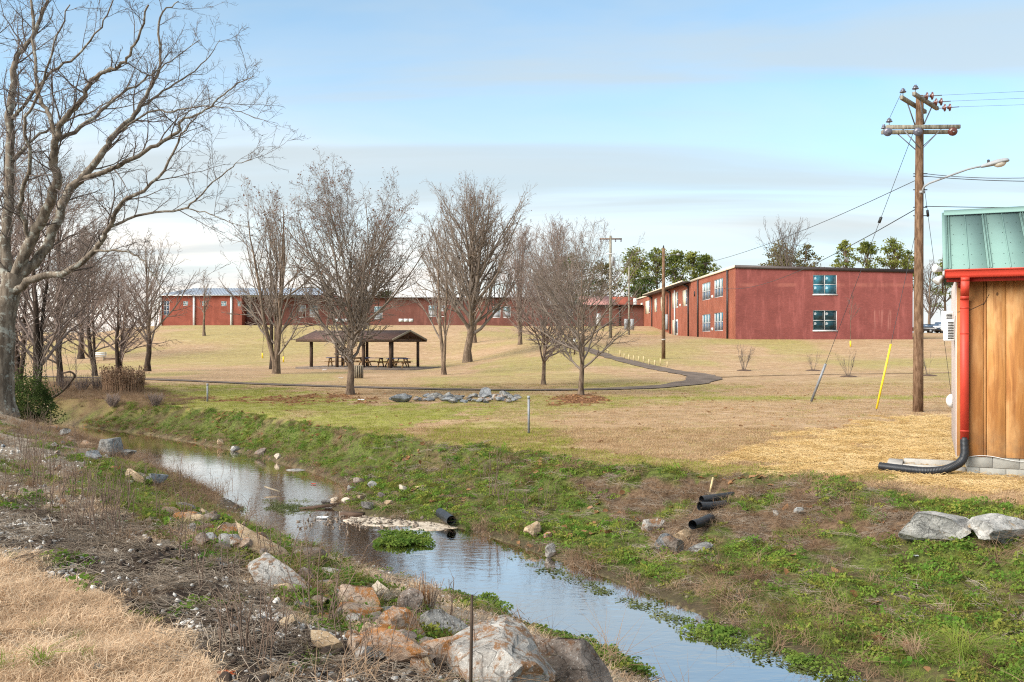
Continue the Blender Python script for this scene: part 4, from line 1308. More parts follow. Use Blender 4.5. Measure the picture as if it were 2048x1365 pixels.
# foundation blocks
MB().obox(SO, su, sb, UP, (0.17, 0.022, -0.3), (SWD, 0.19, 0.325)).build('foundation', M['mortar'], T_shed)
for row in range(2):
    x = 0.16 - (0.2 if row == 0 else 0.0)
    while x < SWD:
        a0, a1 = max(x, 0.16), min(x + 0.395, SWD)
        if a1 - a0 > 0.05:
            MB().obox(SO, su, sb, UP, (a0, 0.010 + 0.004 * ((int(x * 10) + row) % 2), -0.06 + row * 0.2), (a1 - 0.008, 0.10, 0.132 + row * 0.2)).build('concrete_block', M['block'], T_shed, bevel=0.006)
        x += 0.40
for i in range(9):
    MB().obox(SO, su, sb, UP, (0.165, 0.2 + i * 0.4, -0.06), (0.25, 0.592 + i * 0.4, 0.13)).build('concrete_block', M['block'], T_shed)
    MB().obox(SO, su, sb, UP, (0.160, 0.11 + i * 0.4, 0.14), (0.25, 0.50 + i * 0.4, 0.33)).build('concrete_block', M['block'], T_shed)
# front boards
MB().obox(SO, su, sb, UP, (0.02, 0.025, 0.335), (SWD, 0.06, 3.42)).build('sheathing', M['void'], T_shed)
x = 0.0; i = 0
g = np.random.default_rng(4)
for wd in [0.125, 0.03, 0.255, 0.05, 0.29, 0.285, 0.06, 0.27, 0.29, 0.05] + [0.28, 0.06] * 8:
    if x + wd > SWD:
        break
    o_ = g.uniform(0.0, 0.006) + (0.012 if wd < 0.1 else 0)
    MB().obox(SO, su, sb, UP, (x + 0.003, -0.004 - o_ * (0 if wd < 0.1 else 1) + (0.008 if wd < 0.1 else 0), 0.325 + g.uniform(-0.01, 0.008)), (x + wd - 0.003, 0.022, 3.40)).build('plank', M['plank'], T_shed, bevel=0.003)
    x += wd
# gable wall with pale trim
MB().obox(SO, su, sb, UP, (0.021, 0.062, 0.335), (0.06, SDP, 3.42)).build('gable_wall', M['shed_red_dark'], T_shed)
mb = MB(); mb.prism([sf(0.022, 0.0, 3.425), sf(0.022, SDP, 3.425), sf(0.022, SDP / 2, 4.55)], su * 0.04); mb.build('gable_top', M['shed_red_dark'], T_shed)
for i in range(12):
    b0 = 0.0 + i * 0.33
    MB().obox(SO, su, sb, UP, (-0.012, b0 + (0.004 if i else 0), 0.30), (0.016, b0 + 0.325, 3.40)).build('side_plank', M['pink'], T_shed, bevel=0.003)
# roof slopes
RZ, EZ = 4.74, 3.50          # ridge / eave height
EO, GO = 0.34, 0.16          # eave and gable overhang
sl = lambda a, t, dzz=0.0: sf(a, -EO + (SDP / 2 + EO) * t, EZ + (RZ - EZ) * t + dzz)
bk = lambda a, t, dzz=0.0: sf(a, SDP + EO - (SDP / 2 + EO) * t, EZ + (RZ - EZ) * t + dzz)
x = -GO; i = 0
while x < SWD + GO - 0.05:
    x1 = min(x + 0.62, SWD + GO)
    pm = MB()
    pm.hexa([sl(x, 0), sl(x1 - 0.004, 0), sl(x1 - 0.004, 1), sl(x, 1)], [sl(x, 0, 0.02), sl(x1 - 0.004, 0, 0.02), sl(x1 - 0.004, 1, 0.02), sl(x, 1, 0.02)])
    pan = pm.build('roof_panel', M['roof_green'], T_shed)
    for xx, hh in ((x + 0.012, 0.028), (x + 0.05, 0.028), (x + 0.33, 0.018)):
        rb_ = MB(); rb_.hexa([sl(xx, 0, 0.018), sl(xx + 0.022, 0, 0.018), sl(xx + 0.022, 1, 0.018), sl(xx, 1, 0.018)],
                             [sl(xx + 0.006, 0, 0.018 + hh), sl(xx + 0.016, 0, 0.018 + hh), sl(xx + 0.016, 1, 0.018 + hh), sl(xx + 0.006, 1, 0.018 + hh)])
        rb_.build('roof_rib', M['roof_green'], pan)
    sm = MB()
    for tt in (0.06, 0.22, 0.4, 0.58, 0.76, 0.93):
        for xx in (x + 0.10, x + 0.27, x + 0.40, x + 0.55):
            c = sl(xx + (0.03 if int(tt * 100) % 2 else 0), tt, 0.025)
            sm.box(c - 0.0045, c + 0.0045)
    tag(sm.build('screws', M['black_metal'], pan), kind='stuff')
    pm = MB(); pm.hexa([bk(x, 0), bk(x1, 0), bk(x1, 1), bk(x, 1)], [bk(x, 0, .02), bk(x1, 0, .02), bk(x1, 1, .02), bk(x, 1, .02)]); pm.build('roof_panel', M['roof_green'], T_shed)
    x += 0.62; i += 1
mb = MB()
mb.hexa([sl(-GO - .02, 0.93, .05), sl(SWD + GO, 0.93, .05), sf(SWD + GO, SDP / 2, RZ + .07), sf(-GO - .02, SDP / 2, RZ + .07)],
        [sl(-GO - .02, 0.93, .062), sl(SWD + GO, 0.93, .062), sf(SWD + GO, SDP / 2, RZ + .085), sf(-GO - .02, SDP / 2, RZ + .085)])
mb.build('ridge_cap', M['roof_green'], T_shed)
for f_ in (sl, bk):
    mb = MB(); mb.hexa([f_(-GO - 0.03, 0, -0.16), f_(-GO - 0.004, 0, -0.16), f_(-GO - 0.004, 1, -0.16), f_(-GO - 0.03, 1, -0.16)],
                       [f_(-GO - 0.03, 0, 0.0), f_(-GO - 0.004, 0, 0.0), f_(-GO - 0.004, 1, 0.0), f_(-GO - 0.03, 1, 0.0)])
    mb.build('barge_board', M['maroon'], T_shed)
MB().bar(sl(-GO - 0.02, 0, .02), sl(-GO - 0.02, 1, .02), 0.07, 0.05).build('edge_trim', M['roof_green'], T_shed)
MB().obox(SO, su, sb, UP, (-GO + .02, -EO + 0.03, 3.38), (SWD + GO, -0.03, 3.405)).build('soffit', M['shed_red_dark'], T_shed)
MB().obox(SO, su, sb, UP, (-GO, -EO, 3.30), (SWD + GO, -EO + 0.028, 3.48)).build('fascia', M['shed_red_dark'], T_shed)
# gutter: open box section with a rolled lip
gz0, gz1, gb = 3.365, 3.505, -EO - 0.005
pr = [(gb, gz0), (gb - 0.085, gz0), (gb - 0.115, gz0 + 0.045), (gb - 0.115, gz1 - 0.02), (gb - 0.13, gz1 - 0.02), (gb - 0.13, gz1), (gb - 0.105, gz1), (gb - 0.105, gz0 + 0.05), (gb - 0.08, gz0 + 0.01), (gb, gz0 + 0.01)]
mb = MB(); mb.prism([sf(-GO - 0.02, a, z) for a, z in pr], su * (SWD + 2 * GO)); gut = mb.build('gutter', M['shed_red'], T_shed)
mb = MB(); mb.prism([sf(-GO - 0.028, a, z) for a, z in [(gb, gz0), (gb - 0.085, gz0), (gb - 0.117, gz0 + 0.045), (gb - 0.13, gz1), (gb, gz1)]], su * 0.007); mb.build('end_cap', M['shed_red'], gut)
# downspout with its elbows
mb = MB()
dx0, dx1 = 0.055, 0.185
prof = [(-EO - 0.06, 3.37), (-EO - 0.06, 3.30), (-0.17, 3.06), (-0.07, 3.00), (-0.07, 0.62)]
for (b0, z0), (b1, z1) in zip(prof[:-1], prof[1:]):
    wv = 0.055
    mb.hexa([sf(dx0, b1 - wv, z1), sf(dx1, b1 - wv, z1), sf(dx1, b1 + wv, z1), sf(dx0, b1 + wv, z1)], [sf(dx0, b0 - wv, z0), sf(dx1, b0 - wv, z0), sf(dx1, b0 + wv, z0), sf(dx0, b0 + wv, z0)])
dsp = mb.build('downspout', M['shed_red'], T_shed)
for z in (2.86, 2.42, 0.75):
    MB().obox(SO, su, sb, UP, (dx0 - 0.006, -0.131, z), (dx1 + 0.006, -0.012, z + 0.022)).build('strap', M['shed_red'], dsp)
MB().obox(SO, su, sb, UP, (0.02, -0.05, 3.22), (0.09, -0.006, 3.37)).build('bracket', M['shed_red_dark'], T_shed)
# loose white cable along the foundation
cb = [sf(0.2 + t * 2.2, -0.015, 0.318 + 0.03 * math.sin(t * 14) * (1 if t < 0.4 else 0.3) - 0.03 * t) for t in np.linspace(0, 1, 40)]
MB().tube(cb, 0.006, 5).build('cable', M['white'], T_shed)
MB().tube([sf(-0.02, 0.3, 2.45), sf(-0.02, 0.05, 2.72), sf(0.02, -0.012, 2.80), sf(0.2, -0.012, 2.83), sf(0.42, -0.012, 2.94), sf(0.5, -0.012, 3.1)], 0.004, 5).build('wire', M['black_metal'], T_shed)
# air conditioners through the gable wall
for b0, b1, z0, z1, pj, lab in ((0.75, 1.30, 2.30, 2.70, 0.20, 'white window air conditioner with louvred side, lower of two on the shed'),
                                (2.0, 2.5, 2.50, 2.88, 0.22, 'white window air conditioner set farther back, upper of two on the shed')):
    o = sf(-0.014, b0, z0)
    t = thing('air_conditioner', o, lab, 'air conditioner', 'window air conditioners on the shed')
    MB().obox(SO, su, sb, UP, (-pj, b0, z0), (-0.014, b1, z1)).build('casing', M['ac_white'], t, bevel=0.015)
    for k in range(11):
        z = z0 + 0.04 + k * (z1 - z0 - 0.08) / 11
        MB().obox(SO, su, sb, UP, (-pj * 0.62, b0 - 0.008, z), (-0.03, b0 - 0.001, z + 0.016)).build('louver_slot_shade', M['void'], t)  # near-black strips on the casing stand in for shade between the slats
# twin flood lamp on the corner
t = thing('flood_light', sf(-0.1, -0.25, 3.42), 'white twin flood lamp under the shed roof corner', 'lamp')
MB().lathe(sf(-GO - 0.04, -0.1, 3.47), [(0.002, -0.02), (0.05, -0.02), (0.055, 0.02), (0.002, 0.02)], 12, su).build('base', M['ac_white'], t, True)
for dz_, dirn in ((0.06, -su * 0.8 - sb * 0.5 + UP * 0.15), (-0.06, -su * 0.6 - sb * 0.4 - UP * 0.6)):
    MB().lathe(sf(-GO - 0.07, -0.12, 3.47 + dz_), [(0.002, 0), (0.035, 0.0), (0.045, 0.05), (0.068, 0.12), (0.068, 0.15), (0.002, 0.13)], 12, dirn).build('lamp_head', M['ac_white'], t, True)
# white vent hood low on the gable wall
MB().lathe(sf(-0.015, 2.8, 1.1), [(0.002, 0), (0.14, 0.0), (0.13, 0.05), (0.08, 0.10), (0.002, 0.12)], 16, -su).single('vent_hood', M['ac_white'], sf(-0.015, 2.8, 1.1), True)
tag(bpy.data.objects['vent_hood'], 'small white vent hood low on the shed gable wall', 'vent')


def corrugated(name, pts, r, label, pitch=0.022, cut=True):
    Q = catmull(pts, 10)
    d = np.concatenate([[0], np.cumsum(np.linalg.norm(np.diff(Q, axis=0), axis=1))])
    m = int(d[-1] / (pitch / 4))
    s = np.linspace(0, d[-1], m)
    Pq = np.stack([np.interp(s, d, Q[:, i]) for i in range(3)], -1)
    rr = r * (1 - 0.09 * (0.5 - 0.5 * np.cos(s / pitch * 2 * math.pi)))
    mb = MB(); mb.tube(Pq, rr, 16, caps=False)
    mb.tube(Pq[2:-2], np.full(m - 4, r * 0.80), 16, caps=False)     # inner wall: an open pipe with thickness
    o = mb.single(name, M['pipe'], Q[0], True)
    mb2 = None
    return tag(o, label, 'pipe')


e0 = sf(0.12, -0.07, 0.64)
g1 = sf(0.10, -0.16, 0.30); g2 = sf(-0.12, -0.32, 0.14); g3 = sf(-0.45, -0.42, 0.085); g4 = sf(-0.85, -0.35, 0.09); g5 = sf(-1.22, -0.22, 0.10)
corrugated('drain_pipe', [e0, g1, g2, g3, g4, g5], 0.072, 'black corrugated drain pipe curving from the red downspout onto the straw')
# low concrete curb frame on the straw beside the shed
ca, cb_, w_ = -1.12, 0.02, 0.22
t = thing('concrete_curb', sf(ca, 0.3, 0), 'low open concrete curb frame lying on straw against the shed', 'curb')
for nm, lo, hi in (('front_curb', (ca + 0.26, 0.18, -0.1), (0.15, 0.30, 0.10)), ('back_curb', (ca + 0.26, 0.78, -0.1), (0.0, 0.92, 0.13)), ('end_curb', (ca, 0.18, -0.1), (ca + 0.255, 0.92, 0.11))):
    MB().obox(SO, su, sb, UP, lo, hi).build(nm, M['concrete'], t, bevel=0.01)


# ------------------------------------------------------------------ utility poles
M['pole'] = bark_mat('creosoted_pole', (0.10, 0.057, 0.034), (0.225, 0.14, 0.088), 0.0, 14.0)
M['crossarm'] = bark_mat('weathered_crossarm', (0.15, 0.135, 0.105), (0.33, 0.30, 0.24), 0.0, 14.0)
pb = gp(1836, 824)
PD = pb[1]
T_pole = thing('utility_pole', pb, 'tall brown utility pole with crossarms and street lamp beside the shed', 'utility pole')
pt = at(1839.5, 192, PD)
zz = np.linspace(0, 1, 8)
MB().tube([pb + (pt - pb) * t - UP * (0.3 if t == 0 else 0) for t in zz], 0.165 - 0.045 * zz, 14).build('pole', M['pole'], T_pole, True)
pl = lambda py: pb + (pt - pb) * ((824 - py) / (824 - 192))
# upper double crossarm, turned away from the camera
ud = unit(np.array([1.0, 1.15, 0])); upn = np.array([ud[1], -ud[0], 0])
c_up = pl(207)
for s in (-1, 1):
    c = c_up + upn * s * 0.19 + UP * (-0.02 if s < 0 else 0.03)
    MB().bar(c - ud * 1.22, c + ud * 1.22, 0.10, 0.125).build('crossarm', M['crossarm'], T_pole, bevel=0.008)
    for e in (-1, 1):
        MB().bar(c + ud * e * 0.62 - UP * 0.06, pl(250) + upn * s * 0.14, 0.035, 0.02).build('brace', M['galv'], T_pole)


def pin_insulator(c, mat='porcelain_grey', sc=1.0):
    mb = MB(); mb.tube([c, c + UP * 0.14 * sc], 0.014, 6)
    pin = mb.build('insulator_pin', M['galv'], T_pole)
    mb = MB(); mb.lathe(c + UP * 0.12 * sc, [(0.03, 0), (0.10 * sc, 0.0), (0.105 * sc, 0.02), (0.06 * sc, 0.05), (0.075 * sc, 0.06), (0.07 * sc, 0.085), (0.035, 0.10), (0.045, 0.125), (0.002, 0.135)], 14)
    mb.build('insulator', M[mat], pin, True)


def disc_string(c, d, mat='porcelain', nd_=2, r=0.125, name='disc_insulator'):
    d = unit(d)
    mb = MB(); mb.tube([c, c + d * (0.16 * nd_ + 0.34)], 0.016, 6)
    rod = mb.build('insulator_rod', M['galv'], T_pole)
    for k in range(nd_):
        m2 = MB(); m2.lathe(c + d * (0.18 + 0.16 * k), [(0.02, -0.05), (0.05, -0.045), (0.055, 0), (r, 0.02), (r, 0.035), (0.05, 0.045), (0.02, 0.05)], 16, d)
        m2.build(name, M[mat], rod, True)
    return c + d * (0.16 * nd_ + 0.34)


pin_insulator(c_up - ud * 1.05 - upn * 0.19 + UP * 0.05)
pin_insulator(c_up - ud * 1.05 + upn * 0.19 + UP * 0.09)
wires_to = unit(np.array([1.0, -0.12, 0.0]))
ends = []
for e in (-0.75, 0.2, 1.15):
    ends.append(disc_string(c_up + ud * e + upn * 0.24 + UP * 0.02, wires_to + UP * 0.04))
# lower double crossarm facing the camera
lx = np.array([1.0, -0.03, 0.0]); c_lo = pl(259)
for s in (-1, 1):
    c = c_lo + np.array([0, 1.0, 0]) * s * 0.185 + UP * (0.03 if s < 0 else -0.05)
    MB().bar(c - lx * 1.15, c + lx * 1.21, 0.10, 0.125).build('crossarm', M['crossarm'], T_pole, bevel=0.008)
    for e in (-1, 1):
        MB().bar(c + lx * e * 0.62 - UP * 0.06, pl(298) + np.array([e * 0.06, s * 0.15, 0]), 0.04, 0.02).build('brace', M['galv'], T_pole)
pin_insulator(c_lo - lx * 1.05 + np.array([0, -0.18, 0.08]))
pin_insulator(c_lo - lx * 1.08 + np.array([0, 0.18, -0.02]), sc=0.8)
toward = unit(np.array([-0.35, -1.0, -0.25]))
for e in (-1.08, -0.12, 0.98):
    disc_string(c_lo + lx * e + np.array([0, -0.1, -0.1]), toward, 'porcelain' if e > 0 else 'porcelain_grey', 2, 0.135)
for py, dx in ((348, 0.16), (353, 0.16), (380, 0.14), (415, 0.15), (432, 0.16)):
    MB().bar(pl(py) + np.array([-0.19, 0, 0]), pl(py) + np.array([0.26, 0, 0]), 0.03, 0.03).build('bolt', M['black_metal'], T_pole)
MB().obox(pl(386), lx, np.array([0, 1.0, 0]), UP, (-0.05, -0.17, -0.04), (0.12, -0.1, 0.04)).build('clamp', M['lamp_grey'], T_pole)
# street lamp on a bent arm
T_lamp = thing('street_lamp', pl(388) + np.array([0.15, 0, 0]), 'grey cobra-head street lamp on a bent arm fixed to the tall pole', 'street lamp')
ax = [(1845, 388), (1845.5, 380), (1849, 373), (1858, 367), (1880, 359), (1910, 348), (1935, 339), (1952, 335), (1970, 332)]
MB().tube([at(a, b, PD - 0.1 - i * 0.08) for i, (a, b) in enumerate(ax)], 0.033, 10).build('arm', M['lamp_grey'], T_lamp, True)
la, lb = at(1962, 334, PD - 0.75), at(2019, 321, PD - 1.1)
ld = unit(lb - la); LL_ = np.linalg.norm(lb - la); side = unit(np.cross(ld, UP)); upv = np.cross(side, ld)
prof = [(0.0, 0.05, 0.04, -0.04), (0.12, 0.07, 0.07, -0.05), (0.35, 0.12, 0.10, -0.06), (0.6, 0.17, 0.12, -0.06), (0.85, 0.17, 0.11, -0.05), (0.97, 0.12, 0.07, -0.03), (1.0, 0.05, 0.03, -0.01)]
V = []; K = 12
for t, hw_, ht, hb in prof:
    for j in range(K):
        a = 2 * math.pi * j / K
        V.append(la + ld * LL_ * t + side * hw_ * math.cos(a) + upv * ((ht if math.sin(a) > 0 else -hb) * math.sin(a)))
mb = MB(); ids = np.arange(len(V)).reshape(-1, K); A = ids[:-1]; B = ids[1:]
mb.add(V, [np.stack([A, np.roll(A, -1, 1), np.roll(B, -1, 1), B], -1).reshape(-1, 4)])
mb.add([V[j] for j in range(K)], [list(range(K))[::-1]]); mb.add([V[(len(prof) - 1) * K + j] for j in range(K)], [list(range(K))])
mb.build('lamp_head', M['lamp_grey'], T_lamp, True)
mlens, n = new_mat('lamp_lens'); n.out((0.55, 0.52, 0.46), 0.15, None, 0.6)
mb = MB(); c = la + ld * LL_ * 0.66
prof = [(0.15, 0.05), (0.15, -0.03), (0.13, -0.09), (0.08, -0.135), (0.002, -0.15)]
V = [c + ld * r * 1.25 * math.cos(2 * math.pi * j / 14) + side * r * math.sin(2 * math.pi * j / 14) + upv * h for r, h in prof for j in range(14)]
ids = np.arange(len(V)).reshape(-1, 14); A = ids[:-1]; B = ids[1:]
mb.add(V, [np.stack([A, np.roll(A, -1, 1), np.roll(B, -1, 1), B], -1).reshape(-1, 4)]); mb.build('lens', mlens, T_lamp, True)
c = la + ld * LL_ * 0.28
MB().lathe(c + upv * 0.08, [(0.04, 0), (0.04, 0.07), (0.03, 0.09), (0.002, 0.095)], 10).build('photocell', M['black_metal'], T_lamp, True)


def wire(a, b, sag, label, r=0.011, cat='wire', name='overhead_wire', group='overhead wires at the pole', nseg=14):
    a = np.asarray(a, float); b = np.asarray(b, float)
    t = np.linspace(0, 1, nseg)
    P = a + (b - a) * t[:, None]
    P[:, 2] -= sag * 4 * t * (1 - t)
    o = MB().tube(P, r, 5).single(name, M['wire'], a)
    return tag(o, label, cat, group)


for i, e in enumerate(ends):
    wire(e, e + np.array([42, -8 + i, 1.8]), 0.5, ('highest', 'middle', 'lowest')[i] + ' wire running off to the right from the disc insulators', 0.0045)
wire(pl(348) + [0.2, 0, 0], at(2300, 330, PD - 4), 0.25, 'cable passing behind the street lamp head to the right', 0.011)
wire(pl(353) + [0.2, 0, 0], at(2300, 357, PD - 6), 0.12, 'level cable right of the pole below the street lamp', 0.012)
wire(pl(413) + [0.2, 0, 0], at(2300, 411, PD - 4), 0.05, 'level cable right of the pole just above the green shed roof', 0.014)
wire(pl(420) + [-0.15, 0, 0], np.array([BX0 - 0.05, BY + 5, 8.0]), 0.9, 'thick cable sagging from the pole to the school side wall', 0.016)
wire(pl(362) + [-0.15, 0, 0], gp(1327, 716) + np.array([0, 0, 7.0]), 0.6, 'thin cable running from the pole to the bare lawn pole', 0.012)
wire(c_up - ud * 1.05 - upn * 0.19 + UP * 0.27, c_lo - lx * 1.05 + np.array([0, -0.18, 0.30]), -0.0, 'looped jumper wire between the two crossarms', 0.007)
# guy wires with guards
ga = gp(1621, 808)
gt = pl(232)
wire(gt, ga, 0.0, 'steel guy wire slanting down left to the grey guard', 0.009, 'guy wire', 'guy_wire', 'guy wires of the pole')
q = gt + (ga - gt) * 0.235
MB().bar(gt + (ga - gt) * 0.325, gt + (ga - gt) * 0.345, 0.07, 0.07).single('strain_insulator', M['black_metal'], gt + (ga - gt) * 0.325)
tag(bpy.data.objects['strain_insulator'], 'dark strain insulator on the guy wire left of the pole', 'insulator')
dg = unit(gt - ga)
MB().tube([ga + dg * 0.1, ga + dg * 1.62], 0.045, 10).single('guy_guard', M['galv'], ga)
tag(bpy.data.objects['guy_guard'], 'slanting grey guard around the guy wire on the lawn', 'guard')
gb_ = gp(1752, 823); gt2 = pl(434)
wire(gt2, gb_, 0.0, 'guy wire running down to the yellow guard', 0.008, 'guy wire', 'guy_wire', 'guy wires of the pole')
dg = unit(gt2 - gb_)
yo = MB().tube([gb_ + dg * 0.08, gb_ + dg * 2.25], 0.034, 10).single('guy_guard', M['yellow'], gb_)
tag(yo, 'slanting bright yellow guy wire guard beside the tall pole', 'guard')
gc = np.array([*at(1905, 0, PD + 3.5)[:2], 0.0]); gt3 = pl(300)
wire(gt3, gc, 0.0, 'guy wire right of the pole dropping behind the green roof', 0.008, 'guy wire', 'guy_wire', 'guy wires of the pole')
c = gt3 + (gc - gt3) * 0.218
o = MB().bar(c, c + unit(gc - gt3) * 0.22, 0.07, 0.07).single('strain_insulator', M['black_metal'], c)
tag(o, 'dark strain insulator on the guy wire right of the pole', 'insulator')

# bare lawn pole
p2 = gp(1327, 718)
T_p2 = thing('utility_pole', p2, 'plain brown pole standing on the lawn before the school side wall', 'utility pole')
Ht = (718 - 497) / F * p2[1]
MB().tube([p2 - UP * .3, p2 + UP * Ht * .5, p2 + UP * Ht], [0.155, 0.135, 0.11], 12).build('pole', M['pole'], T_p2, True)
MB().lathe(p2 + UP * Ht, [(0.05, 0), (0.07, 0.06), (0.04, 0.12), (0.07, 0.16), (0.002, 0.24)], 10).build('cap', M['black_metal'], T_p2, True)
MB().bar(p2 + UP * Ht * 0.93, p2 + np.array([1.1, 0, Ht * 0.945]), 0.05, 0.05).build('lamp_arm', M['galv'], T_p2)
MB().lathe(p2 + np.array([1.15, 0, Ht * 0.945]), [(0.002, -0.1), (0.14, -0.08), (0.15, 0.02), (0.05, 0.1), (0.002, 0.12)], 12).build('lamp_head', M['lamp_grey'], T_p2, True)
MB().tube([p2 + UP * 1.45, p2 + UP * 1.55], 0.155, 12).build('band', M['concrete'], T_p2)
# pole with one crossarm behind the trees, and the thin pole beside it
p3_ = at(1221, 0, 100); p3_[2] = float(terrain(p3_[0], p3_[1]))
Ht = EYE + (682.5 - 472) / F * 100 - p3_[2]
T_p3 = thing('utility_pole', p3_, 'grey utility pole with a single crossarm behind the mulched tree', 'utility pole')
MB().tube([p3_ - UP * .3, p3_ + UP * Ht * .5, p3_ + UP * Ht], [0.19, 0.16, 0.13], 12).build('pole', M['crossarm'], T_p3, True)
ca_ = p3_ + UP * (Ht - 0.35)
MB().bar(ca_ + np.array([-1.2, 0, 0]), ca_ + np.array([1.25, 0, 0]), 0.14, 0.14).build('crossarm', M['pole'], T_p3)
for e in (-1.1, -0.4, 0.55, 1.15):
    MB().lathe(ca_ + np.array([e, 0, -0.07]), [(0.03, 0), (0.08, -0.05), (0.07, -0.16), (0.09, -0.2), (0.002, -0.26)], 8).build('insulator', M['porcelain_grey'], T_p3, True)
MB().bar(ca_ + np.array([-0.45, -0.1, -1.65]), ca_ + np.array([0.5, -0.1, -1.65]), 0.1, 0.1).build('bracket', M['white'], T_p3)
MB().lathe(p3_ + np.array([0.24, -0.1, Ht - 3.3]), [(0.002, 0), (0.22, 0), (0.22, 0.9), (0.15, 1.0), (0.002, 1.05)], 12).build('transformer', M['lamp_grey'], T_p3, True)
p4_ = at(1258, 0, 128); p4_[2] = float(terrain(p4_[0], p4_[1]))
Ht = EYE + (682.5 - 532) / F * 128 - p4_[2]
T_p4 = thing('utility_pole', p4_, 'thin grey pole with meter boxes before the low wing', 'utility pole')
MB().tube([p4_ - UP * .3, p4_ + UP * Ht], [0.15, 0.12], 10).build('pole', M['crossarm'], T_p4, True)
for dx in (-0.45, 0.42):
    MB().box(p4_ + np.array([dx - 0.25, -0.35, 0.8]), p4_ + np.array([dx + 0.25, -0.16, 2.3])).build('meter_box', M['lamp_grey'], T_p4)
MB().bar(p4_ + np.array([-0.5, 0, Ht - 3.3]), p4_ + np.array([0.25, 0, Ht - 3.3]), 0.12, 0.25).build('bracket', M['lamp_grey'], T_p4)


# ------------------------------------------------------------------ picnic shelter
PO = np.array([-17.94, 75.4, 0.0]); ang_ = math.atan2(-4.6, 10.35)
pu_ = np.array([math.cos(ang_), math.sin(ang_), 0]); pv_ = np.array([-pu_[1], pu_[0], 0])
PL, PW = 11.3, 5.2
T_pav = thing('picnic_shelter', PO, 'open picnic shelter with brown shingle gable roof on posts', 'shelter')
MB().obox(PO, pu_, pv_, UP, (0, 0, -0.3), (PL, PW, 0.16)).build('slab', M['concrete_dark'], T_pav)
for a in (1.15, 3.7, 6.25, 8.8):
    MB().obox(PO, pu_, pv_, UP, (a - 0.1, 0.5, 0.16), (a + 0.1, 0.70, 2.22)).build('post', M['dark_wood'], T_pav)
for a in (1.5, 4.0, 6.5, 9.0):
    MB().obox(PO, pu_, pv_, UP, (a - 0.09, PW - 0.7, 0.16), (a + 0.09, PW - 0.52, 2.22)).build('post', M['dark_wood'], T_pav)
for b_ in (0.52, PW - 0.68):
    MB().obox(PO, pu_, pv_, UP, (0.4, b_, 2.222), (PL - 2.0, b_ + 0.14, 2.40)).build('beam', M['dark_wood'], T_pav)
r0_, r1_, ez_, rz_ = 0.15, PL - 1.9, 2.36, 3.10
for s_, b0 in ((0, -0.15), (1, PW + 0.15)):
    mb = MB(); P_ = lambda a, b, z: PO + pu_ * a + pv_ * b + UP * z
    mb.hexa([P_(r0_, b0, ez_), P_(r1_, b0, ez_), P_(r1_, PW / 2, rz_), P_(r0_, PW / 2, rz_)], [P_(r0_, b0, ez_ + .09), P_(r1_, b0, ez_ + .09), P_(r1_, PW / 2, rz_ + .09), P_(r0_, PW / 2, rz_ + .09)])
    rf_ = mb.build('roof', M['shingle'], T_pav)
    MB().bar(P_(r0_, b0, ez_ - 0.02), P_(r1_, b0, ez_ - 0.02), 0.05, 0.22).build('fascia', M['dark_wood'], rf_)
    for a in (r0_ + 0.03, r1_ + 0.03):
        MB().bar(P_(a, b0, ez_ + 0.02), P_(a, PW / 2, rz_ + 0.03), 0.06, 0.16).build('barge_board', M['grey_wood'], rf_)
for a in (0.8, 3.0, 5.2, 7.4, PL - 2.1):
    MB().bar(PO + pu_ * a + pv_ * 0.3 + UP * 2.36, PO + pu_ * a + pv_ * (PW - 0.3) + UP * 2.36, 0.06, 0.14).build('tie_beam', M['dark_wood'], T_pav)
    MB().bar(PO + pu_ * a + pv_ * PW / 2 + UP * 2.36, PO + pu_ * a + pv_ * PW / 2 + UP * 3.1, 0.06, 0.1).build('king_post', M['dark_wood'], T_pav)


def picnic_table(top):
    t = thing('picnic_table', (0, 0, 0), '', 'picnic table', 'picnic tables under the shelter')
    for k in range(5):
        MB().box((-0.92, -0.36 + k * 0.148, 0.73), (0.92, -0.22 + k * 0.148, 0.77)).build('top_board', M[top], t)
    for s in (-1, 1):
        MB().box((-0.92, s * 0.72 - 0.13, 0.43), (0.92, s * 0.72 + 0.13, 0.47)).build('bench_board', M['table_wood'], t)
    for x in (-0.65, 0.65):
        for s in (-1, 1):
            MB().bar((x, s * 0.62, 0.0), (x, s * 0.22, 0.728), 0.05, 0.10, (1, 0, 0)).build('leg', M['table_wood'], t)
        MB().box((x + 0.026, -0.84, 0.35), (x + 0.066, 0.84, 0.428)).build('seat_rail', M['table_wood'], t)
        MB().box((x + 0.026, -0.35, 0.65), (x + 0.066, 0.35, 0.728)).build('top_rail', M['table_wood'], t)
    return t


tw = picnic_table('table_wood'); tb = picnic_table('blue')
for i, (a, b_, rz, src, lab) in enumerate(((2.6, 2.3, 20, tb, 'picnic table with dark blue top at the left end of the shelter'), (4.2, 3.4, 95, tw, 'brown picnic table behind the second post of the shelter'),
                                            (6.3, 2.0, 10, tb, 'blue-topped picnic table just right of the broad tree trunk'), (7.6, 3.4, 80, tw, 'brown picnic table turned end-on near the right posts'),
                                            (8.9, 1.6, 5, tb, 'blue-topped picnic table at the right end of the shelter'))):
    o = src if i < 2 and src in (tb, tw) and i == (0 if src is tb else 1) else copy_tree(src)
    o.location = tuple(PO + pu_ * a + pv_ * b_ + UP * 0.16); o.rotation_euler = (0, 0, ang_ + R(rz))
    o['label'] = lab

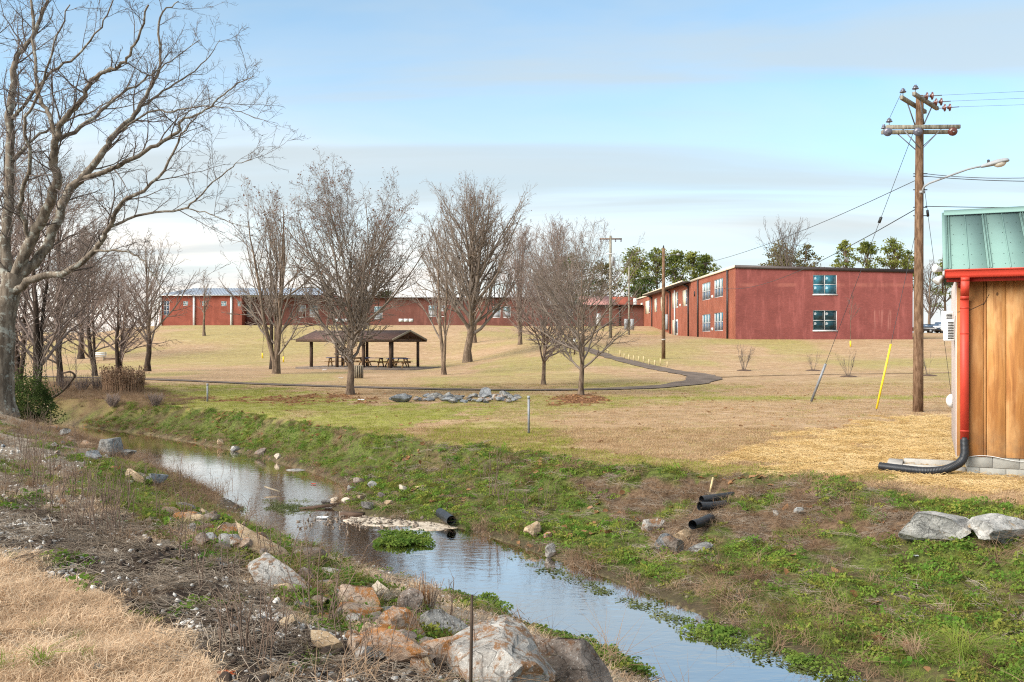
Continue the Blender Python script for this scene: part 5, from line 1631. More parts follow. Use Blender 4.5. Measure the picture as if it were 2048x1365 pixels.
# slatted litter bin
bb = gp(717, 757)
t = thing('litter_bin', bb, 'round wooden slatted litter bin behind the broad tree trunk', 'litter bin')
for k in range(14):
    a = 2 * math.pi * k / 14
    MB().obox(bb, [math.cos(a), math.sin(a), 0], [-math.sin(a), math.cos(a), 0], UP, (0.27, -0.042, 0.0), (0.295, 0.042, 0.80)).build('slat', M['grey_wood'], t)
MB().lathe(bb, [(0.26, 0.06), (0.26, 0.76), (0.24, 0.76), (0.24, 0.06)], 16).build('drum', M['void'], t, True)

# white bench and low timber edge on the left lawn
q = gp(196, 722)
t = thing('park_bench', q, 'small white bench on the far left lawn', 'bench')
for k in range(3):
    MB().box(q + np.array([-0.75, -0.2 + k * 0.15, 0.42]), q + np.array([0.75, -0.07 + k * 0.15, 0.46])).build('seat_board', M['white'], t)
for k in range(2):
    MB().box(q + np.array([-0.75, 0.22, 0.55 + k * 0.16]), q + np.array([0.75, 0.25, 0.68 + k * 0.16])).build('back_board', M['white'], t)
for s in (-0.6, 0.6):
    MB().box(q + np.array([s - 0.04, -0.15, -0.05]), q + np.array([s + 0.04, -0.09, 0.42])).build('leg', M['grey_wood'], t)
    MB().box(q + np.array([s - 0.04, 0.19, -0.05]), q + np.array([s + 0.04, 0.219, 0.9])).build('leg', M['grey_wood'], t)
q = gp(226, 720)
tag(MB().bar(q + np.array([-0.9, 0, 0.08]), q + np.array([0.9, 0, 0.08]), 0.2, 0.2).single('timber_edge', M['dark_wood'], q), 'low timber edging on the lawn right of the white bench', 'timber')

# wooden stakes beside the path
for i, (zx, zy) in enumerate(((738, 985), (820, 1000), (848, 1015), (880, 1030), (912, 1035), (947, 1035), (980, 1045), (1017, 1060), (1057, 1065), (1095, 1060), (1142, 1075))):
    q = gp(1000 + zx / 3.412, 420 + zy / 3.412)
    h = 0.42 + 0.06 * math.sin(i * 2.3)
    o = MB().hexa([q + np.array(v) for v in ((-.045, -.03, -.05), (.045, -.03, -.05), (.045, .03, -.05), (-.045, .03, -.05))], [q + np.array(v) for v in ((-.045, -.03, h), (.045, -.03, h), (.045, .03, h + .02), (-.045, .03, h + .02))]).single('wooden_stake', M['stake'], q)
    tag(o, ('farthest', 'tenth', 'ninth', 'eighth', 'seventh', 'sixth', 'fifth', 'fourth', 'third', 'second', 'nearest')[i] + ' pale wooden stake, counted from the near end of the row along the path', 'stake', 'stakes along the path')

# slim posts on the near lawn
for px, py, top, lab in ((1057.5, 868, 793, 'slim grey metal post standing on the near lawn'), (415, 804, 768, 'slim grey post at the far edge of the creek bank')):
    q = gp(px, py); h = (py - top) / F * q[1]
    t = thing('metal_post', q, lab, 'post')
    MB().box(q + np.array([-.028, -.02, -.1]), q + np.array([.028, .02, h])).build('post', M['galv'], t)
    MB().box(q + np.array([-.034, -.026, h - 0.06]), q + np.array([.034, .026, h + 0.01])).build('cap', M['lamp_grey'], t)
# small sign posts on the path behind the low tree
for px, py, top, lab in ((1140, 708, 675, 'dark slim post beside the path behind the mulched tree'), (1149, 710, 676, 'white-topped slim post beside the path')):
    q = gp(px, py); h = (py - top) / F * q[1]
    t = thing('path_post', q, lab, 'post')
    MB().box(q + np.array([-.06, -.05, -.1]), q + np.array([.06, .05, h])).build('post', M['dark_wood'], t)
    MB().box(q + np.array([-.1, -.06, h - .45]), q + np.array([.1, -.052, h - .05])).build('plate', M['white'] if px > 1145 else M['grey_wood'], t)


# ------------------------------------------------------------------ planted saplings and shrubs on the lawn
def shrub(name, px, py, h, sp, nst, seed, label, group, guard=False, mat='twig_light', twig=0.008, trunk=0.0):
    q = gp(px, py); g = np.random.default_rng(seed)
    t = thing(name, q, label, 'sapling' if guard else 'shrub', group)
    if guard:
        P, r = sprout(q[None], np.array([[0, 0, 1.0]]), np.array([h]), np.array([0.03]), 6, 0.03, 0.2, 0.3, g)
        V, Fq = tubes(P, r, 6); link_mesh('stem', np_mesh('stem', V - q, [Fq], True), M['bark'], t)
        P0, D0, L, R0 = shoots(P, r, np.array([sp]), nst, (0.45, 0.98), (20, 42), 1.0, 0.6, g, twig)
    else:
        a = g.uniform(0, 2 * math.pi, nst)
        P0 = q + np.stack([np.cos(a), np.sin(a), 0 * a], -1) * 0.06
        D0 = np.stack([np.cos(a) * .38, np.sin(a) * .38, np.ones(nst)], -1); L = h * g.uniform(.6, 1.05, nst); R0 = np.full(nst, twig * 1.5)
    p1, r1 = sprout(P0, D0, L, R0, 5, 0.06, 0.05, 0.4, g)
    P0, D0, L2, R0 = shoots(p1, r1, L, 6, (0.3, 1), (20, 45), 0.42, 0.8, g, twig)
    p2, r2 = sprout(P0, D0, L2, R0, 3, 0.08, 0.05, 0.6, g)
    V, Fq = join_tubes([tubes(p1, r1, 4), tubes(p2, r2, 3)])
    link_mesh('crown', np_mesh('crown', V - q, [Fq], True), M[mat], t)
    if guard:
        MB().tube([q, q + UP * 0.55], 0.075, 10).build('trunk_guard', M['yellow'], t, True)
    else:
        mb = MB(); mb.lathe(q, [(0.55, -0.02), (0.4, 0.05), (0.1, 0.09), (0.002, 0.09)], 16); mb.build('mulch_ring', M['dark_wood'], t, True)
    return t


SG = 'young saplings with yellow trunk guards'
shrub('sapling', 1701, 694, 4.6, 1.7, 14, 61, 'sapling with yellow trunk guard before the painted end wall', SG, True, twig=0.010)
shrub('sapling', 567, 725, 3.8, 1.4, 12, 62, 'sapling with yellow guard between the many-stemmed tree and the shelter', SG, True, twig=0.010)
shrub('sapling', 525, 717, 3.8, 1.3, 10, 63, 'thin sapling with yellow guard left of the many-stemmed tree', SG, True, twig=0.010)
SH = 'young shrubs planted on the slope'
shrub('bare_shrub', 1488, 742, 1.7, 1, 13, 64, 'bare shrub in a mulch ring left of the grey guy guard', SH)
shrub('bare_shrub', 1626, 742, 1.5, 1, 8, 65, 'faint bare shrub behind the grey guy guard', SH, twig=0.005)
shrub('bare_shrub', 1697, 754, 1.6, 1, 9, 66, 'bare shrub between the two guy guards', SH, twig=0.006)
shrub('bare_shrub', 1857, 752, 1.4, 1, 8, 67, 'faint bare shrub just right of the tall pole', SH, twig=0.005)

# ------------------------------------------------------------------ parked vehicles far behind
M['car_black'] = simple('black_car_paint', (0.012, 0.013, 0.016), 0.25, 0.05, spec=0.6)
M['car_grey'] = simple('grey_car_paint', (0.05, 0.055, 0.065), 0.25, 0.05, spec=0.6)
M['car_white'] = simple('white_car_paint', (0.68, 0.69, 0.70), 0.3, 0.03, spec=0.5)
M['tyre'] = simple('tyre_rubber', (0.015, 0.015, 0.016), 0.9, 0.2)


def vehicle(name, px, D, rz, paint, kind, label):
    x = (px - 1024) / F * D
    b = np.array([x, D, float(terrain(x, D)) + 0.02])
    t = thing(name, b, label, 'pickup' if kind == 'pickup' else 'car', 'vehicles parked behind the school', rz=R(rz))
    ORG[t.name] = (0, 0, 0)
    if kind == 'pickup':
        body = [(-2.7, .45), (2.7, .45), (2.75, .8), (2.6, 1.1), (1.3, 1.15), (0.6, 1.2), (-2.7, 1.2)]; cab = [(1.25, 1.15), (0.75, 1.8), (-0.5, 1.85), (-0.75, 1.2)]
        wx = (1.75, -1.7); wr = 0.4
    else:
        body = [(-2.2, .35), (2.2, .35), (2.25, .6), (2.1, .82), (1.1, .95), (-1.5, 1.0), (-2.2, .95)]; cab = [(1.05, .95), (0.35, 1.4), (-0.9, 1.43), (-1.7, 1.0)]
        wx = (1.4, -1.35); wr = 0.33
    MB().prism([(a, -0.88, z) for a, z in body], (0, 1.76, 0)).build('body', M[paint], t, bevel=0.06)
    cb = MB().prism([(a, -0.74, z) for a, z in cab], (0, 1.48, 0)).build('cabin', M['glass_slate'], t, bevel=0.04)
    roof = [(a * 0.93 + .01, z) for a, z in cab[1:3]]
    MB().hexa([(roof[0][0], -.72, roof[0][1]), (roof[0][0], .72, roof[0][1]), (roof[1][0], .72, roof[1][1]), (roof[1][0], -.72, roof[1][1])],
              [(roof[0][0], -.70, roof[0][1] + .05), (roof[0][0], .70, roof[0][1] + .05), (roof[1][0], .70, roof[1][1] + .05), (roof[1][0], -.70, roof[1][1] + .05)]).build('roof', M[paint], t)
    for wxx in wx:
        for s in (-1, 1):
            w1 = MB().lathe((wxx, s * 0.80, wr), [(0.05, -.11), (wr, -.10), (wr, .10), (0.05, .11)], 16, (0, 1, 0)).build('wheel', M['tyre'], t, True)
            MB().lathe((wxx, s * 0.93, wr), [(0.002, -.02), (wr * .6, -.02), (wr * .6, .0), (0.002, .01)], 12, (0, s, 0)).build('rim', M['galv'], w1, True)
    for s in (-1, 1):
        MB().box((2.12 if kind != 'pickup' else 2.66, s * .66 - .15, .62 if kind != 'pickup' else .85), (2.26 if kind != 'pickup' else 2.74, s * .66 + .15, .74 if kind != 'pickup' else 1.0)).build('headlight', M['white'], t)
    return t


vehicle('parked_car', 1853, 150, -60, 'car_black', 'car', 'black car parked behind the school, nearest the pole')
vehicle('parked_car', 1864, 156, -65, 'car_grey', 'car', 'dark grey car behind the black one')
vehicle('parked_pickup', 1884, 151, 215, 'car_white', 'pickup', 'white pickup parked beside the shed edge in the distance')


# ------------------------------------------------------------------ rocks
def rock_mat(name, c1, c2, patch, pamt, scale=1.0, moss=0.0):
    m, n = new_mat(name)
    p = n.pos(True)
    r = n.rnd()
    q = n.vmath('ADD', p, n.n('ShaderNodeCombineXYZ', {0: n.math('MULTIPLY', r, 31.0), 1: n.math('MULTIPLY', r, 17.0), 2: r}).outputs[0])
    f = n.noise(q, 5.0 * scale, 6, 0.65); f2 = n.noise(q, 22.0 * scale, 6, 0.75); f3 = n.noise(q, 5.5 * scale, 6, 0.7, 0.8)
    c = n.mix(n.step(f, 0.35, 0.65), c1, c2)
    c = n.mix(n.math('MULTIPLY', n.step(f2, 0.50, 0.68), 0.65), c, tuple(x * 0.35 for x in c1))
    vc = n.n('ShaderNodeTexVoronoi', {'Vector': n.vmath('ADD', q, n.vmath('MULTIPLY', n.n('ShaderNodeTexNoise', {'Vector': q, 'Scale': 6.0}).outputs['Color'], (0.25, 0.25, 0.25))), 'Scale': 4.5 * scale}, feature='DISTANCE_TO_EDGE').outputs['Distance']
    c = n.mix(n.math('MULTIPLY', n.step(vc, 0.035, 0.0), 0.7), c, tuple(x * 0.25 for x in c1))
    lo = 0.72 - 0.36 * pamt
    c = n.mix(n.step(n.math('ADD', n.math('MULTIPLY', f3, 0.75), n.math('MULTIPLY', f2, 0.25)), lo, lo + 0.10), c, patch)
    sp_ = n.step(n.noise(q, 60.0 * scale, 3, 0.6), 0.60, 0.68)
    c = n.mix(n.math('MULTIPLY', sp_, 0.5), c, (0.62, 0.60, 0.56))
    n.out(c, 0.9, n.bump(n.math('ADD', f, n.math('MULTIPLY', f2, 0.6)), 0.9, 0.03), 0.2)
    return m


M['rock_grey'] = rock_mat('grey_limestone', (0.15, 0.148, 0.145), (0.33, 0.32, 0.30), (0.11, 0.095, 0.08), 0.55)
M['rock_white'] = rock_mat('white_limestone', (0.235, 0.215, 0.195), (0.43, 0.405, 0.37), (0.22, 0.115, 0.055), 0.66)
M['rock_rust'] = rock_mat('rust_stained_stone', (0.24, 0.165, 0.12), (0.36, 0.275, 0.21), (0.29, 0.125, 0.04), 0.68)
M['rock_tan'] = rock_mat('tan_stone', (0.27, 0.19, 0.115), (0.42, 0.32, 0.21), (0.33, 0.15, 0.05), 0.45)
M['rock_brown'] = rock_mat('brown_grey_stone', (0.11, 0.085, 0.07), (0.25, 0.205, 0.175), (0.16, 0.08, 0.04), 0.5)
M['rock_dark'] = rock_mat('dark_stone', (0.055, 0.05, 0.048), (0.14, 0.13, 0.12), (0.10, 0.07, 0.045), 0.4)
M['rock_pale'] = rock_mat('pale_sand_slab', (0.42, 0.35, 0.27), (0.58, 0.50, 0.41), (0.30, 0.22, 0.15), 0.35)
M['rock_slab'] = rock_mat('pale_grey_ledge_stone', (0.22, 0.215, 0.205), (0.45, 0.435, 0.41), (0.30, 0.22, 0.14), 0.42)
M['rock_blue'] = rock_mat('blue_grey_stone', (0.12, 0.128, 0.14), (0.28, 0.29, 0.30), (0.09, 0.085, 0.08), 0.5)


def ico(sub):
    import bmesh
    bm = bmesh.new(); bmesh.ops.create_icosphere(bm, subdivisions=sub, radius=1.0)
    V = np.array([v.co[:] for v in bm.verts]); Fc = np.array([[v.index for v in f.verts] for f in bm.faces]); bm.free()
    return V, Fc


ICO = {s: ico(s) for s in (1, 2, 3, 4)}


def rock_shape(seed, sub=3, cuts=17, rough=0.03):
    g = np.random.default_rng(seed)
    V, Fc = ICO[sub]
    V = V.copy()
    for _ in range(cuts):
        nn = unit(g.normal(0, 1, 3) * np.array([1, 1, 0.9]))
        d = g.uniform(0.34, 0.74)
        ex = V @ nn - d
        V = V - np.where(ex > 0, ex * 0.99, 0)[:, None] * nn
    for k, a in ((1.7, rough * 1.6), (4.1, rough * 0.8), (9.0, rough * 0.4)):
        ph = g.uniform(0, 50, 3)
        nz = vnoise(V[:, 0] * k + ph[0], V[:, 1] * k + ph[1] + V[:, 2] * k * 1.7, int(seed) % 97) - 0.5
        V = V * (1 + 2 * a * nz)[:, None]
    # layered bedding: faint horizontal steps
    V[:, 2] += 0.02 * np.sign(np.sin(V[:, 2] * 14 + seed))
    ext = np.abs(V).max(0)
    return V / ext, Fc


def place_rock(px, py, wpx, hpx, mat, label, rz=0.0, depth=0.75, tilt=0.0, group=None, name='rock', sub=3, seed=None, sink=0.28, cat='rock', cuts=16, back=True):
    global _rs
    _rs += 1
    q = gp(px, py)
    D = q[1]
    w2, h2 = wpx * 1.04 / F * D / 2, hpx * 1.05 / F * D / 2
    dd = w2 * depth
    q = q + np.array([0, dd * 0.75 if back else 0, 0])
    q[2] = min(float(terrain(q[0], q[1])), q[2] + 0.1)
    V, Fc = rock_shape(seed or 1000 + _rs, sub, cuts)
    hh = h2 * (1 + sink)
    V = V * np.array([w2, dd, hh])
    c, s = math.cos(R(tilt)), math.sin(R(tilt))
    V = np.stack([V[:, 0] * c + V[:, 2] * s, V[:, 1], -V[:, 0] * s + V[:, 2] * c], -1)
    c, s = math.cos(R(rz)), math.sin(R(rz))
    V = np.stack([V[:, 0] * c - V[:, 1] * s, V[:, 0] * s + V[:, 1] * c, V[:, 2]], -1)
    V[:, 2] += h2 * (1 - sink)
    o = link_mesh(name, np_mesh(name, V, [Fc], True), M[mat], None, tuple(q))
    try:
        o.data.set_sharp_from_angle(angle=R(16))
    except Exception:
        pass
    return tag(o, label, cat, group)


_rs = 0
HUE = {'rock_rust': 'rust-orange', 'rock_grey': 'grey', 'rock_tan': 'tan', 'rock_brown': 'brown', 'rock_white': 'whitish', 'rock_blue': 'blue-grey', 'rock_pale': 'pale', 'rock_dark': 'dark'}
for r_ in [
    (985, 1398, 236, 150, 'rock_white', 'big white lichen-mottled boulder at the bottom edge of the near bank', 10, 0.8, -4),
    (1128, 1392, 190, 122, 'rock_brown', 'big brown-grey slab right of the white boulder at the water', -18, 0.6, 24),
    (872, 1276, 126, 62, 'rock_grey', 'grey cracked boulder above the big white boulder', 8, 0.7, 6),
    (790, 1284, 98, 74, 'rock_rust', 'pointed rust-orange boulder left of the grey cracked one', 20, 0.8, -6),
    (770, 1322, 170, 62, 'rock_rust', 'long flat rust-orange slab below the pointed boulder', -22, 0.45, 14),
    (880, 1335, 110, 60, 'rock_rust', 'rust-brown stone under the left side of the big white boulder', 5, 0.7, 4),
    (705, 1252, 92, 44, 'rock_rust', 'rounded rusty boulder behind the dry twig bush', 0, 0.8, 3),
    (695, 1226, 116, 62, 'rock_rust', 'rust and pink boulder wedge beside the green grass strip', -28, 0.6, 18),
    (756, 1258, 100, 34, 'rock_brown', 'flat brown stone between two rusty boulders', -24, 0.5, 16),
    (762, 1206, 56, 46, 'rock_pale', 'pale cream rock at the water edge beside green grass', -20, 0.7, 14),
    (815, 1228, 54, 56, 'rock_brown', 'brown-grey upright stone beside the rusty rush clump', 15, 0.8, -12),
    (540, 1182, 165, 40, 'rock_white', 'long white and rust slab slanting down the near bank', -30, 0.5, 24),
    (505, 1106, 175, 46, 'rock_tan', 'largest grey-tan slab slanting into the pool', -30, 0.5, 25),
    (372, 1046, 62, 24, 'rock_rust', 'flat rust stone at the left end of the stone heap', -24, 0.6, 14),
    (402, 1032, 46, 26, 'rock_tan', 'tan block on top of the stone heap', 12, 0.8, -8),
    (421, 1052, 44, 32, 'rock_brown', 'brown block in the middle of the stone heap', 30, 0.8, 12),
    (440, 1078, 48, 40, 'rock_rust', 'rusty cube-like block at the front of the stone heap', -10, 0.8, 6),
    (462, 1074, 34, 30, 'rock_rust', 'small rusty block right of the cube-like one', 18, 0.8, 0),
    (411, 1086, 40, 20, 'rock_blue', 'blue-grey stone below the stone heap', 10, 0.8, 5),
    (447, 1044, 34, 18, 'rock_white', 'small white stone on the stone heap', 0, 0.8, 5),
    (629, 1130, 46, 46, 'rock_brown', 'grey-brown triangular stone at the pool edge', 25, 0.7, -8),
    (660, 1158, 52, 14, 'rock_white', 'flat white stone in the shallows of the near bank', -12, 0.6, 8),
    (572, 1262, 38, 32, 'rock_tan', 'small brown-tan stone amid moss on the near bank', 15, 0.8, 8),
    (654, 1302, 84, 32, 'rock_tan', 'low tan stone in dead stems on the near bank', -22, 0.5, 14),
    (600, 1222, 46, 20, 'rock_grey', 'low grey stone left of the dry twig bush', 5, 0.7, 6),
    (300, 968, 46, 24, 'rock_blue', 'blue-grey stone beside the slanting tan slab', 10, 0.8, 4),
    (266, 966, 46, 22, 'rock_tan', 'small slanting tan slab on the near bank', -25, 0.5, 18),
    (212, 912, 44, 36, 'rock_grey', 'angular grey stone on the upper near bank', 20, 0.8, 8),
    (238, 918, 44, 26, 'rock_grey', 'grey stone right next to the angular one', -12, 0.8, 4),
    (184, 922, 46, 22, 'rock_blue', 'low blue-grey stone left of the angular one', 0, 0.8, 4),
    (220, 946, 26, 14, 'rock_rust', 'small orange stone below the angular grey one', 0, 0.9, 0),
    (102, 862, 26, 15, 'rock_rust', 'orange stone near the top of the near bank', 0, 0.9, 0),
    (125, 872, 20, 13, 'rock_grey', 'pale stone right below the upper orange one', 0, 0.9, 0),
    (132, 886, 26, 13, 'rock_rust', 'orange-brown stone halfway up the near bank', 0, 0.9, 0),
    (168, 892, 24, 12, 'rock_rust', 'flat orange stone left of the angular grey stone', 0, 0.9, 0),
    (78, 826, 22, 12, 'rock_tan', 'tan stone at the crest of the near bank, left one', 0, 0.9, 0),
    (99, 828, 26, 13, 'rock_tan', 'tan stone at the crest of the near bank, right one', 0, 0.9, 0),
    (540, 1030, 40, 20, 'rock_dark', 'dark stone at the little dam between the pools', 10, 0.8, 4),
    (490, 1000, 52, 24, 'rock_grey', 'grey stone at the upper pool outlet', 0, 0.8, 6),
    (590, 950, 42, 10, 'rock_grey', 'flat grey stone lying in the upper pool', 0, 0.6, 0),
    (765, 1076, 26, 16, 'rock_pale', 'pinkish stone standing in the lower pool', 0, 0.8, 0),
    (1070, 1078, 42, 30, 'rock_tan', 'tan angular stone on the far shore', 20, 0.8, 6),
    (1094, 1082, 18, 18, 'rock_rust', 'small brown stone against the tan angular one', 0, 0.9, 0),
    (1101, 1120, 20, 32, 'rock_grey', 'upright grey stone at the far waterline', 0, 0.8, 4),
    (1305, 1066, 46, 24, 'rock_white', 'pale grey stone below the corrugated pipes', 10, 0.8, 4),
    (1326, 1106, 44, 36, 'rock_blue', 'leaning blue-grey stone left in the pipe outlet heap', 20, 0.6, 26),
    (1350, 1112, 36, 38, 'rock_brown', 'upright brown-grey stone in the pipe outlet heap', -10, 0.7, -8),
    (1372, 1090, 40, 22, 'rock_tan', 'tan stone right under the lower pipe', 5, 0.8, 4),
    (1402, 1108, 50, 28, 'rock_grey', 'light grey slab right in the pipe outlet heap', -20, 0.7, -16),
    (1906, 1092, 158, 56, 'rock_slab', 'large flat grey-white boulder on the far bank below the shed', 0, 0.55, 3),
    (2030, 1094, 150, 46, 'rock_slab', 'grey boulder at the right border next to the large one', 8, 0.6, -4),
    (1600, 1033, 22, 12, 'rock_grey', 'small grey stone in the dirt of the far bank', 0, 0.9, 0),
    (1553, 1033, 14, 12, 'rock_white', 'small white stone in the dirt of the far bank', 0, 0.9, 0),
    (130, 985, 22, 9, 'rock_white', 'small white stone amid green weeds at the left border', 0, 0.9, 0),
    (231, 1018, 16, 14, 'rock_white', 'small white stone below the slanting tan slab', 0, 0.9, 0),
    (475, 1205, 20, 10, 'rock_grey', 'small grey stone in the dark soil', 0, 0.9, 0),
    (190, 1345, 26, 12, 'rock_grey', 'grey stone in the dry foreground grass', 0, 0.9, 0),
]:
    big = r_[2] > 60
    r_ = (r_[0], r_[1], r_[2] * 1.12, r_[3] * (0.86 if r_[1] > 1000 and r_[0] < 1150 else 1.0)) + r_[4:]
    place_rock(*r_[:6], rz=r_[6], depth=r_[7], tilt=r_[8], sub=4 if big else 3)
# pale slabs lying awash in the creek: irregular low sheets of stone
def flat_slab(px, py, rx, ry, th, label, seed, rz=0.0):
    q = np.array([(px - 1024) / F * (EYE - WATER) * F / (py - 682.5), (EYE - WATER) * F / (py - 682.5), WATER - 0.10])
    na, nr = 72, 14
    a = np.linspace(0, 2 * math.pi, na, endpoint=False)
    rad = 0.72 + 0.55 * fbm(np.cos(a) * 1.6 + seed, np.sin(a) * 1.6 + seed, seed, 4, 0.6) - 0.1
    V = [[0, 0, 0.10 + th]]; Fs = []
    for i in range(1, nr + 1):
        f = i / nr
        x = np.cos(a) * rad * rx * min(f * 1.06, 1.0); y = np.sin(a) * rad * ry * min(f * 1.06, 1.0)
        z = 0.10 + th * (1 - f ** 3) - (0.10 * (f > 0.96)) + 0.05 * (fbm(x * 3.2 + 9, y * 3.2, seed + 4, 4, 0.6) - 0.47) * (f < 0.96)
        V += list(np.stack([x, y, z + 0 * x], -1))
    for j in range(na):
        Fs.append((0, 1 + j, 1 + (j + 1) % na, 1 + (j + 1) % na))
    tri = [f[:3] for f in Fs]
    quad = [(1 + (i - 1) * na + j, 1 + i * na + j, 1 + i * na + (j + 1) % na, 1 + (i - 1) * na + (j + 1) % na) for i in range(1, nr) for j in range(na)]
    bot = [tuple(1 + (nr - 1) * na + j for j in range(na))[::-1]]
    o = link_mesh('flat_stone', np_mesh('flat_stone', np.array(V), [tri, quad, bot], True), M['rock_pale'], None, tuple(q))
    o.rotation_euler = (0, 0, R(rz))
    return tag(o, label, 'slab')


flat_slab(798, 1040, 1.10, 0.60, 0.010, 'wide pale stone slab lying flat at the water surface', 3, 4)
flat_slab(878, 1050, 0.55, 0.42, 0.014, 'smaller pale slab right of the wide one, awash', 5, -8)
flat_slab(850, 1058, 0.40, 0.16, 0.004, 'narrow pale slab in front of the wide one, almost under water', 8, 3)
# rock heap on the lawn
g = np.random.default_rng(8)
RM = ['rock_blue', 'rock_grey', 'rock_blue', 'rock_grey', 'rock_white']
for i in range(64):
    px = g.uniform(790, 1035); py = 802 + g.uniform(-7, 6)
    if px < 850 and py < 800:
        py += 6
    wpx = g.uniform(13, 27)
    if i < 4:
        px, py, wpx = ((968, 799, 46), (1008, 796, 30), (800, 806, 44), (868, 798, 34))[i]
    place_rock(px, py, wpx, wpx * g.uniform(0.36, 0.52), RM[i % 5], ('large ' if wpx > 22 else 'small ') + HUE[RM[i % 5]] + ' stone in the ' + ('left end' if px < 870 else 'middle' if px < 955 else 'right end') + (' front' if py > 802 else ' back') + ' of the lawn rock heap', g.uniform(0, 90), 0.8, g.uniform(-15, 15), 'stones of the lawn rock heap', sub=2, sink=0.1)
    bpy.data.objects[-1] if False else None
# broken rock armouring the near waterline
g = np.random.default_rng(18)
sl_ = np.array([(330, 1010), (390, 1035), (450, 1075), (520, 1125), (590, 1170), (660, 1215), (730, 1262), (800, 1310), (860, 1345)])
for i in range(92):
    t_ = g.random() * 8; k_ = min(int(t_), 7); c_ = sl_[k_] + (sl_[k_ + 1] - sl_[k_]) * (t_ - k_)
    px, py = c_ + g.normal(0, 1, 2) * np.array([30, 15])
    wpx = g.uniform(26, 58) * (0.75 + 0.06 * t_)
    mt = ('rock_rust', 'rock_grey', 'rock_tan', 'rock_brown', 'rock_white', 'rock_rust')[i % 6]
    zone = ('in the stone heap by the pool', 'below the long slanting slabs', 'around the dry twig bush', 'left of the big white boulder')[min(k_ // 2, 3)]
    place_rock(px, py, wpx, wpx * g.uniform(0.38, 0.62), mt, ('small ' if wpx < 34 else 'medium ' if wpx < 50 else 'large ') + HUE[mt] + ' angular rock half buried ' + zone, g.uniform(0, 180), 0.75, g.uniform(-25, 25), 'broken rock along the near waterline', sub=3, sink=0.3)
# loose stones strewn on the near bank and in the creek
for i in range(70):
    t_ = g.random()
    px = 60 + t_ * 620 + g.normal(0, 45); py = 905 + t_ * 290 + g.normal(0, 34)
    wpx = g.uniform(9, 22) * (0.7 + 0.6 * t_)
    mt = ('rock_grey', 'rock_white', 'rock_tan', 'rock_blue', 'rock_rust')[i % 5]
    zone = 'high on the near bank' if t_ < 0.33 else 'halfway down the near bank' if t_ < 0.66 else 'low on the near bank'
    place_rock(px, py, wpx, wpx * 0.6, mt, ('loose little ' if wpx < 13 else 'loose fist-sized ') + HUE[mt] + ' stone ' + zone, g.uniform(0, 180), 0.8, g.uniform(-15, 15), 'loose stones on the near bank', sub=2, name='stone', cat='stone', sink=0.3)
for i, (px, py) in enumerate(((690, 1010), (720, 1000), (735, 1022), (700, 985), (760, 995), (668, 1005), (775, 1010), (650, 1012), (742, 978), (715, 970), (805, 985), (560, 1033), (575, 1026), (470, 905), (520, 918), (555, 922), (440, 896))):
    place_rock(px, py, g.uniform(16, 30), g.uniform(8, 14), ('rock_pale', 'rock_tan', 'rock_dark', 'rock_grey', 'rock_brown')[i % 5], 'small ' + ('pale', 'tan', 'dark', 'grey', 'brown')[i % 5] + ' stone ' + ('on the gravel spit between the pools' if i < 11 else 'at the little dam' if i < 13 else 'at the far edge of the upper pool'), g.uniform(0, 180), 0.8, 0, 'small stones on the gravel spit', sub=2, name='stone', cat='stone')


# ------------------------------------------------------------------ pipes, boards and scraps on the banks
q = gp(1432, 1008)
zq = lambda px, py, D: at(px, py, D - 0.25)
corrugated('drain_pipe', [zq(1399, 1013, q[1] - .1), zq(1430, 1012, q[1] + .05), zq(1466, 1006, q[1] + .35), zq(1490, 1000, q[1] + .9)], 0.070, 'front one of two stacked corrugated pipe ends in the far bank dirt')
corrugated('drain_pipe', [zq(1403, 1000, q[1] + .15), zq(1432, 996, q[1] + .3), zq(1468, 991, q[1] + .6), zq(1495, 988, q[1] + 1.1)], 0.064, 'rear one of two stacked corrugated pipe ends in the far bank dirt')
q = gp(1398, 1060)
corrugated('drain_pipe', [zq(1385, 1050, q[1] - .05), zq(1400, 1046, q[1] + .15), zq(1422, 1036, q[1] + .7)], 0.07, 'lower black corrugated pipe mouth above the stone heap')
q = gp(893, 1042)
MBp = MB(); MBp.tube([zq(903, 1042, q[1] - .1), zq(880, 1026, q[1] + .45)], 0.085, 18, caps=False); MBp.tube([zq(903, 1042, q[1] - .1), zq(880, 1026, q[1] + .45)], 0.073, 18, caps=False)
tag(MBp.single('drain_pipe', M['pipe'], q, True), 'short smooth black pipe sticking out beside the pale slab', 'pipe')


def board(px, py, a, b, wd, th, mat, name, label, cat, lift=0.03):
    q = gp(px, py)
    q = q.copy(); q[2] = max(q[2], WATER) + lift
    d = np.array([*unit(np.array([a[0], a[1]])), a[2]])
    o = MB().bar(q - d * b / 2, q + d * b / 2, wd, th).single(name, M[mat], q)
    return tag(o, label, cat)


board(640, 1024, (1, 0.35, 0.06), 0.75, 0.08, 0.05, 'dark_wood', 'driftwood', 'dark stick of driftwood lying across the little dam', 'driftwood')
board(705, 1034, (1, -0.2, 0.0), 0.42, 0.13, 0.06, 'dark_wood', 'driftwood', 'short dark plank left of the pale slab', 'driftwood')
board(545, 1008, (0.8, -0.5, -0.15), 0.45, 0.03, 0.025, 'grey_wood', 'driftwood', 'pale thin stick slanting at the little dam', 'driftwood', 0.08)
board(1423, 978, (0.05, 0.1, 1.0), 0.22, 0.03, 0.03, 'stake', 'wooden_stake', 'short pale stake above the corrugated pipe ends', 'stake', 0.06)
board(838, 978, (1, 0.3, 0.1), 0.17, 0.12, 0.02, 'stake', 'cardboard_scrap', 'orange-yellow scrap of board on the far bank', 'litter', 0.04)
q = gp(963, 1352); q = q + np.array([-0.03, -1.05, 0]); q[2] = float(terrain(q[0], q[1]))
